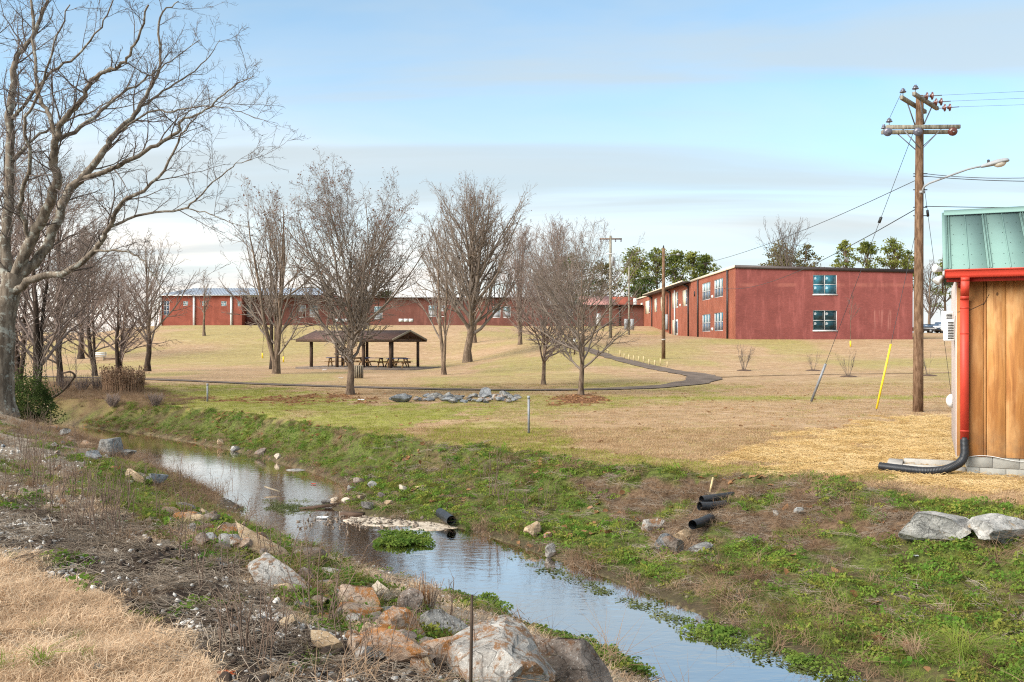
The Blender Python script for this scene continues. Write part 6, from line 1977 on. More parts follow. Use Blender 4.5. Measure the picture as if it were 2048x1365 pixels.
tag(MB().tube([q - UP * .1, q + np.array([0.005, 0, 0.3]), q + np.array([0.01, 0.01, 0.66])], [0.011, 0.010, 0.008], 8).single('weathered_stick', M['bark_dark'], q, True), 'weathered grey stick standing before the big white boulder', 'stick')


def scrap(px, py, s, mat, label, seed, name='paper_scrap'):
    g = np.random.default_rng(seed)
    q = gp(px, py); q[2] = max(q[2], WATER) + 0.012
    n_ = 7
    X, Y = np.meshgrid(np.linspace(-1, 1, n_), np.linspace(-1, 1, n_))
    Z = np.abs(fbm(X * 1.6 + seed, Y * 1.6, seed, 3) - 0.5) * 0.9
    V = np.stack([X * s * (1 + .2 * g.normal(0, 1, X.shape)), Y * s * 0.7, Z * s], -1).reshape(-1, 3)
    V2 = V.copy(); V2[:, 2] += 0.003
    ids = np.arange(n_ * n_).reshape(n_, n_)
    fq = np.stack([ids[:-1, :-1], ids[:-1, 1:], ids[1:, 1:], ids[1:, :-1]], -1).reshape(-1, 4)
    o = link_mesh(name, np_mesh(name, np.concatenate([V, V2]), [fq[:, ::-1], fq + n_ * n_]), M[mat], None, tuple(q))
    return tag(o, label, 'litter')


M['red_leaf'] = leaf_mat('red_fallen_leaf', (0.36, 0.06, 0.02), (0.50, 0.12, 0.04))
M['plastic'] = simple('white_plastic_scrap', (0.72, 0.74, 0.76), 0.4, 0.06)
scrap(645, 1063, 0.09, 'plastic', 'crumpled white scrap floating in the lower pool', 3, 'plastic_scrap')
scrap(722, 801, 0.14, 'plastic', 'white scrap on the lawn left of the rock heap', 4, 'plastic_scrap')
scrap(682, 757, 0.14, 'plastic', 'white scrap on the lawn left of the broad tree trunk', 5, 'plastic_scrap')
scrap(650, 741, 0.16, 'plastic', 'white scrap in front of the shelter slab', 6, 'plastic_scrap')
scrap(1832, 1115, 0.035, 'plastic', 'small white scrap in the dead grass under the large far boulder', 7, 'plastic_scrap')
scrap(627, 987, 0.05, 'shed_red', 'small red scrap at the edge of the upper pool', 8, 'plastic_scrap')
scrap(452, 1352, 0.045, 'red_leaf', 'single bright red fallen leaf in the foreground', 9, 'fallen_leaf')

# ------------------------------------------------------------------ scattered ground cover (masses nobody could count)
SRC = {}


def src(name, V, faces, mat, smooth=False):
    me = np_mesh(name, V, faces, smooth)
    me.materials.append(mat)
    return bpy.data.objects.new(name, me)


def tuft(nb, rad, h, wd, lean, seed, curl=0.6):
    g = np.random.default_rng(seed)
    a = g.uniform(0, 2 * math.pi, nb); r = rad * np.sqrt(g.random(nb))
    B = np.stack([np.cos(a) * r, np.sin(a) * r, np.full(nb, -0.01)], -1)
    az = g.uniform(0, 2 * math.pi, nb)
    o = np.stack([np.cos(az), np.sin(az), 0 * az], -1)
    s = np.stack([-np.sin(az), np.cos(az), 0 * az], -1) * (wd / 2 * g.uniform(.6, 1.2, nb))[:, None]
    H = h * g.uniform(.45, 1.15, nb); ln = lean * g.uniform(0.2, 1.2, nb)
    mid = B + o * (H * ln * 0.45)[:, None] + np.array([0, 0, 1.0]) * (H * 0.6)[:, None]
    tip = B + o * (H * ln * (1 + curl))[:, None] + np.array([0, 0, 1.0]) * (H * (1 - 0.25 * ln))[:, None]
    V = np.stack([B - s, B + s, mid - s * .8, mid + s * .8, tip], 1).reshape(-1, 3)
    i = np.arange(nb)[:, None] * 5
    return V, [i + np.array([[0, 1, 3, 2]]), i + np.array([[2, 3, 4]])]


def clump(nl, rad, h, size, seed, flat=0.5):
    g = np.random.default_rng(seed)
    a = g.uniform(0, 2 * math.pi, nl); r = rad * np.sqrt(g.random(nl))
    C = np.stack([np.cos(a) * r, np.sin(a) * r, h * (1 - (r / rad) ** 2 * 0.6) * g.uniform(.35, 1, nl)], -1)
    V, Fq = leaf_quads(C, size, g, flat)
    # wider, rounder leaves
    V = V.reshape(-1, 4, 3); c = V.mean(1, keepdims=True)
    V[:, 1] = c[:, 0] + (V[:, 1] - c[:, 0]) * 1.5; V[:, 3] = c[:, 0] + (V[:, 3] - c[:, 0]) * 1.5
    return V.reshape(-1, 3), [Fq]


def stems(nb, rad, L, wd, seed, up=0.15):
    """loose dead stems lying about"""
    g = np.random.default_rng(seed)
    a = g.uniform(0, 2 * math.pi, nb); r = rad * np.sqrt(g.random(nb))
    B = np.stack([np.cos(a) * r, np.sin(a) * r, g.uniform(0.0, 0.03, nb)], -1)
    az = g.uniform(0, 2 * math.pi, nb)
    d = np.stack([np.cos(az), np.sin(az), g.normal(0, up, nb)], -1) * (L * g.uniform(.4, 1.3, nb))[:, None]
    bend = g.normal(0, 0.08, (nb, 3)) * L
    P = np.stack([B - d / 2, B + bend, B + d / 2], 1)
    P[..., 2] = np.maximum(P[..., 2], -0.01)
    V, Fq = tubes(P, np.tile([wd, wd, wd * .6], (nb, 1)), 3)
    return V, [Fq]


def grass_mat(name, c1, c2, c3, use_green=False, rough=0.85, nz=1.2):
    m, n = new_mat(name)
    p = n.pos(); r = n.rnd()
    c = n.mix(n.step(n.noise(p, nz, 4, 0.6), 0.35, 0.65), c1, c2)
    c = n.mix(n.step(r, 0.45, 1.0), c, c3)
    if use_green:
        gsel = n.step(n.math('SUBTRACT', n.attr('green', 'INSTANCER'), n.math('MULTIPLY', r, 0.9)), -0.12, 0.12)
        gcol = n.mix(n.noise(p, 2.0, 3, 0.5), (0.22, 0.245, 0.04), (0.36, 0.355, 0.075))
        c = n.mix(gsel, c, gcol)
    d = n.n('ShaderNodeBsdfDiffuse', {'Color': c, 'Roughness': 0.7})
    t = n.n('ShaderNodeBsdfTranslucent', {'Color': c})
    mxs = n.n('ShaderNodeMixShader', {0: 0.35, 1: d.outputs[0], 2: t.outputs[0]})
    n.n('ShaderNodeOutputMaterial', {'Surface': mxs.outputs[0]})
    return m


G_DRY = grass_mat('dry_blond_grass', (0.70, 0.53, 0.36), (0.82, 0.66, 0.48), (0.56, 0.40, 0.26))
G_LAWN = grass_mat('winter_lawn_blades', (0.46, 0.315, 0.175), (0.57, 0.425, 0.26), (0.34, 0.225, 0.12), True)
G_GREEN = grass_mat('fresh_green_grass', (0.16, 0.235, 0.045), (0.26, 0.31, 0.06), (0.11, 0.17, 0.035))
G_COVER = grass_mat('ground_cover_leaves', (0.10, 0.205, 0.034), (0.20, 0.285, 0.05), (0.27, 0.275, 0.06), nz=1.6)
G_OLIVE = grass_mat('olive_weed_leaves', (0.12, 0.125, 0.03), (0.19, 0.165, 0.045), (0.085, 0.10, 0.025), nz=1.6)
G_DEAD = grass_mat('dead_grass', (0.27, 0.175, 0.11), (0.42, 0.295, 0.195), (0.17, 0.105, 0.065))
G_STEM = grass_mat('grey_dead_stems', (0.36, 0.29, 0.225), (0.52, 0.44, 0.355), (0.19, 0.14, 0.105))
G_STRAW = grass_mat('golden_straw', (0.70, 0.51, 0.24), (0.82, 0.65, 0.37), (0.56, 0.38, 0.155))
G_LEAF = grass_mat('fallen_brown_leaves', (0.31, 0.155, 0.07), (0.46, 0.265, 0.145), (0.19, 0.095, 0.045), nz=3.0)
G_CRESS = grass_mat('watercress', (0.13, 0.21, 0.04), (0.20, 0.26, 0.055), (0.085, 0.15, 0.03), nz=3.0)
G_ALGAE = grass_mat('floating_weed', (0.10, 0.125, 0.05), (0.17, 0.185, 0.085), (0.07, 0.085, 0.03), nz=2.0)
G_WEED = simple('dry_weed_stalks', (0.17, 0.115, 0.083), 0.9, 0.3, 3.0, 0.0)


def gn_scatter(name, pts, sources, label, cat, seed=0, smin=0.7, smax=1.3, tilt=0.12, extra=None, zs=None):
    g = np.random.default_rng(seed)
    N = len(pts)
    me = bpy.data.meshes.new(name)
    me.vertices.add(N); me.vertices.foreach_set('co', np.asarray(pts, np.float32).ravel())
    rot = np.stack([g.normal(0, tilt, N), g.normal(0, tilt, N), g.uniform(0, 2 * math.pi, N)], -1)
    sc = g.uniform(smin, smax, N) ** 1.0
    scl = np.stack([sc, sc, sc * (zs if zs is not None else 1.0)], -1)
    me.attributes.new('rot', 'FLOAT_VECTOR', 'POINT').data.foreach_set('vector', rot.astype(np.float32).ravel())
    me.attributes.new('scl', 'FLOAT_VECTOR', 'POINT').data.foreach_set('vector', scl.astype(np.float32).ravel())
    me.attributes.new('pick', 'INT', 'POINT').data.foreach_set('value', g.integers(0, len(sources), N).astype(np.int32))
    for k, v in (extra or {}).items():
        me.attributes.new(k, 'FLOAT', 'POINT').data.foreach_set('value', np.asarray(v, np.float32))
    ob = link_mesh(name, me)
    cl = bpy.data.collections.new(name + '_sources')
    for s in sources:
        cl.objects.link(s)
    ng = bpy.data.node_groups.new(name + '_scatter', 'GeometryNodeTree')
    ng.interface.new_socket('Geometry', in_out='INPUT', socket_type='NodeSocketGeometry')
    ng.interface.new_socket('Geometry', in_out='OUTPUT', socket_type='NodeSocketGeometry')
    nn = ng.nodes; li = ng.links
    gi = nn.new('NodeGroupInput'); go = nn.new('NodeGroupOutput')
    iop = nn.new('GeometryNodeInstanceOnPoints'); ci = nn.new('GeometryNodeCollectionInfo')
    ci.inputs['Collection'].default_value = cl; ci.inputs['Separate Children'].default_value = True; ci.inputs['Reset Children'].default_value = True
    def na(nm, ty):
        q = nn.new('GeometryNodeInputNamedAttribute'); q.data_type = ty; q.inputs['Name'].default_value = nm
        return [o for o in q.outputs if o.name == 'Attribute' and o.enabled][0]
    li.new(gi.outputs[0], iop.inputs['Points']); li.new(ci.outputs[0], iop.inputs['Instance'])
    iop.inputs['Pick Instance'].default_value = True
    li.new(na('pick', 'INT'), iop.inputs['Instance Index'])
    e2r = nn.new('FunctionNodeEulerToRotation'); li.new(na('rot', 'FLOAT_VECTOR'), e2r.inputs[0]); li.new(e2r.outputs[0], iop.inputs['Rotation'])
    li.new(na('scl', 'FLOAT_VECTOR'), iop.inputs['Scale'])
    li.new(iop.outputs[0], go.inputs[0])
    md = ob.modifiers.new('scatter', 'NODES'); md.node_group = ng
    return tag(ob, label, cat, None, 'stuff')


def spread(x0, x1, y0, y1, n, seed, keep, wedge=True):
    """n random ground points in a box, kept with probability keep(x, y, masks)"""
    g = np.random.default_rng(seed)
    x = g.uniform(x0, x1, n); y = g.uniform(y0, y1, n)
    if wedge:
        ok = np.abs(x) < 0.62 * y + 1.2
        x, y = x[ok], y[ok]
    z = terrain(x, y); mk = masks(x, y, z)
    pr = np.clip(keep(x, y, mk), 0, 1)
    s = g.random(len(x)) < pr
    return np.stack([x, y, z], -1)[s], {k: v[s] for k, v in mk.items()}


blades = [src('grass_tuft_%d' % i, *tuft(24, 0.10, 0.062, 0.0050, 1.5, 100 + i), G_DRY) for i in range(5)]
P_, mk = spread(-8, 3, 3.2, 11, 60000, 1, lambda x, y, m: m['near_lawn'] * 0.9 + (m['left'] * (1 - m['soil']) * (1 - m['green']) * 0.10))
gn_scatter('dry_grass', P_, blades, 'short dry blond grass in the bottom left foreground', 'grass', 1, 0.55, 1.15, 0.2)

lawnb = [src('lawn_tuft_%d' % i, *tuft(34, 0.20, 0.05, 0.007, 1.1, 120 + i), G_LAWN) for i in range(5)]
P1, m1 = spread(-18, 13, 9.5, 24, 60000, 2, lambda x, y, m: m['lawn'] * (1 - m['straw']) * 0.62)
P2, m2 = spread(-30, 30, 24, 48, 90000, 3, lambda x, y, m: m['lawn'] * (1 - m['litter']) * 0.28)
pd = np.min(np.linalg.norm(P2[:, None, :2] - path_line[None, ::3, :], axis=2), axis=1)
s = pd > 1.35
P2 = P2[s]; m2 = {k: v[s] for k, v in m2.items()}
gn_scatter('lawn_grass', np.concatenate([P1, P2]), lawnb, 'short winter lawn grass, tan with green patches', 'grass', 2, 0.7, 1.3, 0.1, {'green': np.concatenate([m1['green'], m2['green']])})

cover = [src('leaf_clump_%d' % i, *clump((90, 70, 50, 40)[i], 0.13, (0.03, 0.05, 0.06, 0.07)[i], (0.010, 0.013, 0.017, 0.023)[i], 140 + i), G_COVER) for i in range(4)] + [src('leaf_clump_%d' % (4 + i), *clump((80, 50)[i], 0.13, 0.05, (0.010, 0.015)[i], 150 + i), G_OLIVE) for i in range(2)]
P1, m1 = spread(-16, 9, 7, 34, 90000, 4, lambda x, y, m: m['bank'] * (m['green'] * 0.9 + 0.03) * np.clip(14 / np.maximum(y, 6), 0.3, 1) * sstep(fbm(x * 0.9, y * 0.9, 131, 3), 0.27, 0.50) * sstep(x - x_right(y), 0.12, 0.3))
P2, m2 = spread(-13, 4, 4, 22, 60000, 5, lambda x, y, m: m['left'] * (1 - m['near_lawn']) * m['green'] * 1.0)
P_ = np.concatenate([P1, P2])
gn_scatter('ground_cover', P_, cover, 'low green leafy weeds covering both creek banks', 'weeds', 5, 0.35, 1.25, 0.4)

gtuft = [src('green_tuft_%d' % i, *tuft(30, 0.09, 0.13, 0.005, 1.2, 160 + i), G_GREEN) for i in range(4)]
P1, _ = spread(-16, 9, 7, 34, 30000, 6, lambda x, y, m: m['bank'] * m['green'] * (0.12 + 0.8 * sstep(fbm(x * 0.7 + 3, y * 0.7, 181, 3), 0.50, 0.62)))
P2, _ = spread(-13, 4, 4, 22, 30000, 7, lambda x, y, m: m['left'] * m['green'] * (1 - m['near_lawn']) * 0.75 + m['near_lawn'] * 0.02)
gn_scatter('green_grass', np.concatenate([P1, P2]), gtuft, 'scattered green grass tufts on the banks', 'grass', 7, 0.45, 1.1, 0.25)

dead = [src('dead_tuft_%d' % i, *tuft(40, 0.10, 0.17, 0.005, 1.7, 170 + i, 1.1), G_DEAD) for i in range(4)]
P1, _ = spread(-16, 9, 7, 34, 40000, 8, lambda x, y, m: m['bank'] * (m['dirt'] * 0.26 + 0.025 + m['mud'] * 0.22 + 0.22 * sstep(fbm(x * 0.8 + 30, y * 0.8, 191, 3), 0.56, 0.66)))
P2, _ = spread(-14, 4, 4, 28, 40000, 9, lambda x, y, m: m['left'] * (1 - m['near_lawn']) * (1 - m['soil'] * 0.8) * (0.03 + 0.16 * sstep(fbm(x * 0.8, y * 0.8, 141, 3), 0.52, 0.62)))
P3, _ = spread(-40, -10, 26, 50, 22000, 10, lambda x, y, m: m['scrub'] * 0.5, False)
P4, _ = spread(-14, 0, 12, 29, 60000, 29, lambda x, y, m: m['left'] * (x_left(y) - x > 0.1) * (x_left(y) - x < 1.5) * (x_left(y) - x > 0.45) * 0.2 * sstep(fbm(x * 0.9 + 60, y * 0.9, 201, 3), 0.40, 0.55))
P3 = np.concatenate([P3, P4])
gn_scatter('dead_grass', np.concatenate([P1, P2, P3]), dead, 'brown dead grass matted on the banks', 'grass', 9, 0.5, 1.25, 0.3)

stm = [src('stem_litter_%d' % i, *stems(20, 0.16, 0.20, 0.0019, 180 + i), G_STEM) for i in range(4)]
P1, _ = spread(-9, 4, 3.4, 14, 26000, 11, lambda x, y, m: m['left'] * (m['soil'] * 0.26 + (1 - m['near_lawn']) * 0.06 + m['near_lawn'] * 0.02))
P2, _ = spread(-4, 9, 9, 22, 20000, 12, lambda x, y, m: m['bank'] * (m['dirt'] * 0.35 + 0.035))
gn_scatter('stem_litter', np.concatenate([P1, P2]), stm, 'loose dead stems and twigs strewn on the banks', 'stems', 12, 0.6, 1.4, 0.15)

strw = [src('straw_%d' % i, *stems(34, 0.2, 0.17, 0.0030, 190 + i, 0.12), G_STRAW) for i in range(4)]
P1, _ = spread(1, 13, 11, 30, 40000, 13, lambda x, y, m: m['lawn'] * m['straw'] * 0.6)
gn_scatter('straw', P1, strw, 'golden straw spread on the ground around the shed', 'straw', 13, 0.7, 1.3, 0.08)

# pebbles and clods
M['peb_white'] = simple('white_pebble', (0.58, 0.55, 0.51), 0.9, 0.2, 20.0, 0.3, 60)
M['peb_grey'] = simple('grey_pebble', (0.36, 0.34, 0.32), 0.9, 0.25, 20.0, 0.3, 60)
pebs = []
for i in range(6):
    V, Fc = rock_shape(300 + i, 2 if i < 2 else 1, 8, 0.08)
    pebs.append(src('pebble_%d' % i, V * np.array([0.024, 0.02, 0.014]), [Fc], M['peb_white' if i % 3 else 'peb_grey']))
P1, _ = spread(-10, 4, 3.4, 17, 70000, 14, lambda x, y, m: m['left'] * (1 - m['near_lawn'] * 0.99) * (0.10 + m['soil'] * 0.95 * sstep(fbm(x * 1.1, y * 1.1, 151, 3), 0.40, 0.56)))
P2, _ = spread(-14, 3, 9, 32, 40000, 15, lambda x, y, m: np.clip(m['mud'], 0, 1) * 0.25 + m['bed'] * 0.06)
M['peb_brown'] = simple('brown_pebble', (0.17, 0.135, 0.105), 0.9, 0.3, 20.0, 0.3, 60)
peb2 = [src('creek_pebble_%d' % i, rock_shape(310 + i, 1, 8, 0.08)[0] * np.array([0.03, 0.025, 0.015]), [ICO[1][1]], M['peb_brown']) for i in range(3)]
gq = np.random.default_rng(71)
PS = np.stack([-2.05 + gq.normal(0, 0.75, 420), 16.0 + gq.normal(0, 0.38, 420), np.full(420, WATER + 0.012)], -1)
gn_scatter('creek_gravel', np.concatenate([P2, PS]), peb2, 'brown wet gravel along the creek edges', 'gravel', 25, 0.4, 1.5, 0.5)
gn_scatter('gravel', P1, pebs, 'pale gravel strewn over the dark soil of the near bank', 'gravel', 15, 0.35, 1.5, 0.6)
M['clod'] = simple('dark_soil_clod', (0.040, 0.027, 0.020), 1.0, 0.35, 20.0, 0.6, 60)
cl_ = []
for i in range(4):
    V, Fc = rock_shape(320 + i, 2, 4, 0.22)
    cl_.append(src('clod_%d' % i, V * np.array([0.05, 0.045, 0.028]), [Fc], M['clod']))
P1, _ = spread(-9, 4, 3.4, 12, 20000, 16, lambda x, y, m: m['left'] * m['soil'] * 0.8 * sstep(fbm(x * 1.3, y * 1.3, 161, 3), 0.44, 0.54))
gn_scatter('soil_clods', P1, cl_, 'dark crumbly soil clods on the near bank', 'soil', 16, 0.35, 1.3, 0.5)

# fallen leaves: curled quads in drifts
def curl_leaf(seed, s):
    g = np.random.default_rng(seed)
    a = np.linspace(0, 2 * math.pi, 9)[:-1]
    r = s * (0.75 + 0.45 * g.random(8)); r[0] *= 1.3
    V = np.stack([np.cos(a) * r, np.sin(a) * r * .8, s * (0.12 + 0.55 * g.random(8))], -1)
    V = np.concatenate([[[0, 0, 0.01]], V])
    return V, [[(0, 1 + i, 1 + (i + 1) % 8) for i in range(8)]]


lv = [src('fallen_leaf_%d' % i, *curl_leaf(330 + i, 0.062), G_LEAF) for i in range(6)]
P1, _ = spread(-16, 9, 7, 34, 40000, 17, lambda x, y, m: m['bank'] * (0.03 + 0.55 * sstep(fbm(x * 0.75 + 9, y * 0.75, 171, 3), 0.52, 0.62)) * np.interp(y, [8, 14, 17, 40], [0.15, 0.35, 1, 1]))
P2, _ = spread(-30, 20, 30, 48, 24000, 18, lambda x, y, m: m['litter'] * 0.7)
P3, _ = spread(-14, 13, 12, 40, 5000, 19, lambda x, y, m: m['lawn'] * 0.05)
gn_scatter('fallen_leaves', np.concatenate([P1, P2, P3]), lv, 'brown fallen leaves in drifts on the far bank', 'leaves', 17, 0.5, 1.2, 0.35)

# watercress and floating weed along the waterline
cress = [src('cress_%d' % i, *clump(60, 0.13, 0.09, 0.020, 340 + i, 0.6), G_CRESS) for i in range(4)]
alg = [src('floating_weed_%d' % i, *clump(40, 0.15, 0.012, 0.016, 350 + i, 0.93), G_ALGAE) for i in range(4)]


def water_patch(poly, n, seed, lift=0.0):
    poly = np.asarray(poly, float); g = np.random.default_rng(seed)
    px = g.uniform(poly[:, 0].min(), poly[:, 0].max(), n * 6); py = g.uniform(poly[:, 1].min(), poly[:, 1].max(), n * 6)
    s = in_poly(px + g.normal(0, 6, len(px)), py + g.normal(0, 4, len(px)), poly)
    px, py = px[s][:n], py[s][:n]
    D = (EYE - WATER) * F / (py - 682.5)
    x = (px - 1024) / F * D
    return np.stack([x, D, np.maximum(terrain(x, D), WATER) + lift], -1)


PA = [water_patch([(880, 1205), (960, 1196), (1010, 1212), (1005, 1236), (950, 1246), (900, 1240)], 90, 1),
      water_patch([(1060, 1275), (1130, 1268), (1200, 1300), (1250, 1330), (1300, 1365), (1250, 1380), (1180, 1372), (1090, 1300)], 150, 2),
      water_patch([(1370, 1238), (1460, 1258), (1560, 1300), (1680, 1345), (1760, 1380), (1650, 1350), (1540, 1318), (1440, 1290), (1380, 1262)], 34, 3),
      water_patch([(752, 1076), (800, 1068), (862, 1072), (858, 1090), (800, 1097), (760, 1092)], 90, 4, 0.01)]
gn_scatter('watercress', np.concatenate(PA), cress, 'bright green watercress growing in the shallows', 'watercress', 20, 0.5, 1.1, 0.2)
PA = [water_patch([(1230, 1190), (1330, 1225), (1460, 1262), (1600, 1318), (1750, 1375), (1640, 1352), (1480, 1300), (1350, 1260), (1250, 1212)], 80, 5, 0.004),
      water_patch([(1000, 1090), (1100, 1132), (1240, 1190), (1200, 1190), (1080, 1140), (990, 1096)], 24, 6, 0.004),
      water_patch([(960, 1240), (1030, 1240), (1060, 1268), (1010, 1270)], 40, 7, 0.004),
      water_patch([(530, 1000), (640, 1002), (650, 1020), (540, 1030)], 60, 8, 0.004),
      water_patch([(420, 905), (520, 912), (560, 925), (470, 918)], 30, 9, 0.004)]
gn_scatter('floating_weed', np.concatenate(PA), alg, 'grey-green floating weed along the far waterline', 'water weed', 21, 0.5, 1.3, 0.03)


# ------------------------------------------------------------------ single standing weeds, rushes, bushes
def weed(px, py, h, nst, seed, label, group, spread_=0.35, twigs=6, r=0.0028, mat=None, name='dry_weed', cat='weed', q=None):
    g = np.random.default_rng(seed)
    q = gp(px, py) if q is None else q
    a = g.uniform(0, 2 * math.pi, nst)
    P0 = q + np.stack([np.cos(a), np.sin(a), 0 * a - 0.3], -1) * 0.05 * (1 + spread_)
    D0 = np.stack([np.cos(a) * spread_ * g.random(nst), np.sin(a) * spread_ * g.random(nst), np.ones(nst)], -1)
    L = h * g.uniform(.55, 1.05, nst)
    p1, r1 = sprout(P0, D0, L, np.full(nst, r * 1.6), 6, 0.07, 0.03, 0.4, g)
    parts = [tubes(p1, r1, 4)]
    if twigs:
        P0, D0, L2, R0 = shoots(p1, r1, L, twigs, (0.3, 1.0), (20, 55), 0.30, 0.7, g, r * 0.7)
        p2, r2 = sprout(P0, D0, L2, R0, 3, 0.12, 0.04, 0.5, g)
        parts.append(tubes(p2, r2, 3))
    V, Fq = join_tubes(parts)
    o = link_mesh(name, np_mesh(name, V - q, [Fq], True), mat or G_WEED, None, tuple(q))
    return tag(o, label, cat, group)


weed(640, 1250, 0.80, 10, 1, 'tallest dry twig bush on the near bank, behind it the rusty boulders', None, 0.55, 7, 0.0032, name='dry_twig_bush', cat='bush')
weed(560, 1140, 0.55, 6, 2, 'dry twig bush at the pool edge beside the triangular stone', None, 0.5, 6, 0.003, name='dry_twig_bush', cat='bush')
weed(985, 992, 1.05, 5, 3, 'tall dark weed with feathery head on the far bank crest', None, 0.12, 9, 0.004, cat='weed')
weed(1005, 1010, 0.55, 8, 4, 'group of low dark stalks below the tall feathery weed', None, 0.25, 4, 0.003)
weed(848, 1226, 0.36, 46, 5, 'rusty brown rush clump at the water between two boulders', None, 0.30, 0, 0.0032, M['rock_rust'], 'rush_clump', 'rush')
WG = 'dry weed stalks on the near bank'
g = np.random.default_rng(33)
k = 0
for ci_, (cx, cy, sx, sy, cnt, hh) in enumerate(((60, 940, 55, 35, 34, 0.62), (180, 1010, 50, 30, 22, 0.55), (300, 1000, 60, 40, 20, 0.5), (200, 1050, 25, 14, 12, 0.5), (430, 1130, 70, 40, 14, 0.42), (500, 1275, 50, 40, 12, 0.34),
                                  (400, 960, 50, 25, 18, 0.5), (700, 1300, 120, 30, 8, 0.38), (760, 1340, 90, 20, 5, 0.4), (95, 880, 60, 22, 22, 0.7))):
    for j in range(cnt):
        px, py = cx + g.normal(0, sx), cy + g.normal(0, sy)
        if px < 5 or py > 1360 or py < 850:
            continue
        ns_ = int(g.integers(1, 4))
        zone = ('at the left border', 'above the dark soil', 'beside the slanting tan slab', 'at the upper edge of the dark soil', 'amid the green strip', 'in the gravelly dark soil', 'left of the upper pool', 'behind the rusty boulders', 'near the bottom edge', 'on the crest by the large trunk')[ci_]
        weed(px, py, hh * g.uniform(.7, 1.35), ns_, 400 + k, ('single', 'twin', 'triple')[ns_ - 1] + ' dry brown weed stalk ' + zone, WG, 0.2, 4, 0.0034)
        k += 1
FG = 'dark weed stalks on the far bank'
for j in range(26):
    px = g.uniform(560, 1120)
    py = np.interp(px, [560, 800, 1120], [905, 935, 1000]) + g.normal(0, 16)
    weed(px, py, g.uniform(.25, .5), int(g.integers(1, 4)), 700 + j, 'short dark weed stalk on the far bank ' + ('beyond the upper pool' if px < 760 else 'beyond the pale slab' if px < 930 else 'around the tall feathery weed'), FG, 0.2, 3, 0.003)
# fresh grass clumps
def grass_clump(px, py, h, nb, seed, label, mat, rad=0.07):
    V, Fs = tuft(nb, rad, h, 0.007, 1.3, seed, 0.9)
    q = gp(px, py)
    return tag(link_mesh('grass_clump', np_mesh('grass_clump', V, Fs), mat, None, tuple(q)), label, 'grass clump')


grass_clump(1925, 1318, 0.30, 170, 1, 'bright green arching grass clump near the bottom right corner', G_GREEN, 0.10)
grass_clump(1832, 1312, 0.24, 110, 2, 'half dead grass clump left of the bright green one', G_DEAD, 0.08)
grass_clump(938, 1062, 0.22, 90, 3, 'small yellow-green grass tuft right of the black pipe', G_GREEN, 0.07)
grass_clump(985, 1368, 0.20, 60, 4, 'green weed tuft before the big white boulder', G_GREEN, 0.09)
grass_clump(78, 1330, 0.14, 34, 5, 'small green tuft in the dry foreground grass', G_GREEN, 0.05)
grass_clump(1595, 1272, 0.12, 80, 6, 'withered pale tuft above the far waterline', G_DEAD, 0.05)

# dark evergreen bush, reeds and brush at the creek bend
q = np.array([*at(62, 0, 31)[:2], 0]); q[2] = float(terrain(q[0], q[1])) - 0.1
t = thing('evergreen_bush', q, 'dark green leafy bush right beside the large trunk', 'bush')
g = np.random.default_rng(44)
P0 = np.tile(q, (18, 1)); a = g.uniform(0, 2 * math.pi, 18)
p1, r1 = sprout(P0, np.stack([np.cos(a) * .6, np.sin(a) * .6, np.ones(18)], -1), g.uniform(1.0, 1.7, 18), np.full(18, 0.02), 5, 0.12, 0.03, 0.3, g)
V, Fq = tubes(p1, r1, 5); link_mesh('stem', np_mesh('stem', V - q, [Fq], True), M['bark_dark'], t)
n_ = 9000
C = unit(g.normal(0, 1, (n_, 3))) * (g.random(n_) ** 0.33)[:, None] * np.array([0.95, 0.9, 1.05])
C *= (0.55 + 0.9 * vnoise(C[:, 0] * 3.5 + 5, C[:, 2] * 3.5 + C[:, 1] * 2, 3))[:, None]
V, Fq = leaf_quads(C + np.array([0, 0, 0.95]), 0.036, g)
link_mesh('foliage', np_mesh('foliage', V, [Fq]), M['bush'], t)
q = gp(246, 786)
g = np.random.default_rng(45)
nst = 420
a = g.uniform(0, 2 * math.pi, nst); rr = np.sqrt(g.random(nst)) * 0.9
P0 = q + np.stack([np.cos(a) * rr, np.sin(a) * rr * .7, 0 * a], -1)
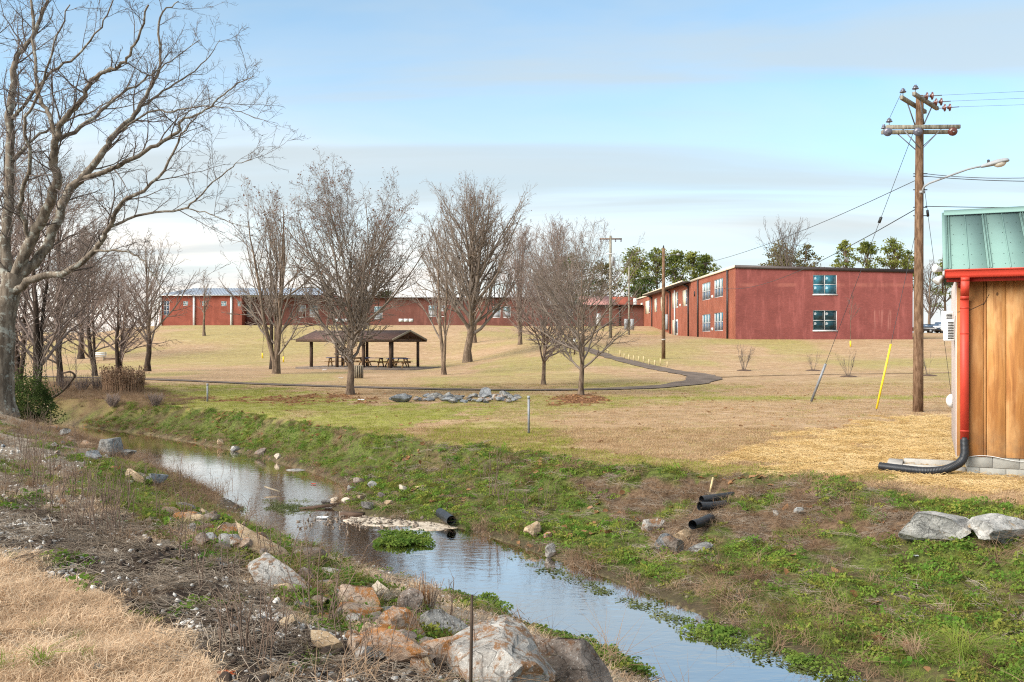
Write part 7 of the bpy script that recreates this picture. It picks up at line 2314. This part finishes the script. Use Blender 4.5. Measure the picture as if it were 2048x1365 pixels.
p1, r1 = sprout(P0, np.stack([np.cos(a) * .12 * rr, np.sin(a) * .1, np.ones(nst)], -1), g.uniform(.75, 1.2, nst), np.full(nst, 0.008), 4, 0.04, 0.0, 0.8, g)
M['reed'] = simple('dry_reed', (0.30, 0.185, 0.115), 0.9, 0.3, 3.0, 0.0)
V, Fq = tubes(p1, r1, 3)
C = p1[:, 2:].reshape(-1, 3); V2, F2 = leaf_quads(C + g.normal(0, .04, C.shape), 0.05, g)
o = link_mesh('reed_clump', np_mesh('reed_clump', np.concatenate([V, V2]) - q, [np.concatenate([Fq, F2 + len(V)])]), M['reed'], None, tuple(q))
tag(o, 'dense rounded clump of dry brown reeds at the creek bend', 'reeds')
for i, (px, py, h, lab) in enumerate(((130, 782, 0.9, 'brown brush left of the dry reeds, nearest the evergreen bush'), (165, 784, 0.85, 'brown brush midway between evergreen bush and reeds'), (195, 782, 0.9, 'brown brush touching the dry reeds'),
                                      (225, 812, 0.5, 'low brown brush in front of the dry reeds'), (310, 812, 0.5, 'low brown brush above the eroded lip of the far bank'))):
    weed(px, py, h, 60, 800 + i, lab, 'brown brush at the creek bend', 0.8, 6, 0.006, M['twig_red'], 'brush', 'brush')
for i, (px, py, h) in enumerate(((112, 790, 3.6), (88, 800, 4.4), (150, 778, 3.0), (60, 800, 5.2), (190, 776, 2.4))):
    q = gp(px, py)
    weed(px, py, h, 3, 820 + i, ('spindly sapling right above the evergreen bush', 'spindly sapling rising through the evergreen bush', 'spindly sapling above the brown brush', 'tallest spindly sapling next to the large trunk', 'low spindly sapling beside the dry reeds')[i], None, 0.5, 14, 0.009, M['twig'], 'spindly_sapling', 'sapling')
# fallen branch at the bend
q = gp(118, 800)
tag(MB().tube(catmull([q + np.array(v) for v in ((-.3, 0, .05), (0.1, .1, .35), (.45, .1, .75), (.62, 0, .95), (.5, -.1, 1.1), (.2, -.1, 1.05))], 5), np.linspace(.06, .03, 26), 7).single('fallen_branch', M['bark_dark'], q, True), 'dark curved fallen branch at the creek bend', 'branch')
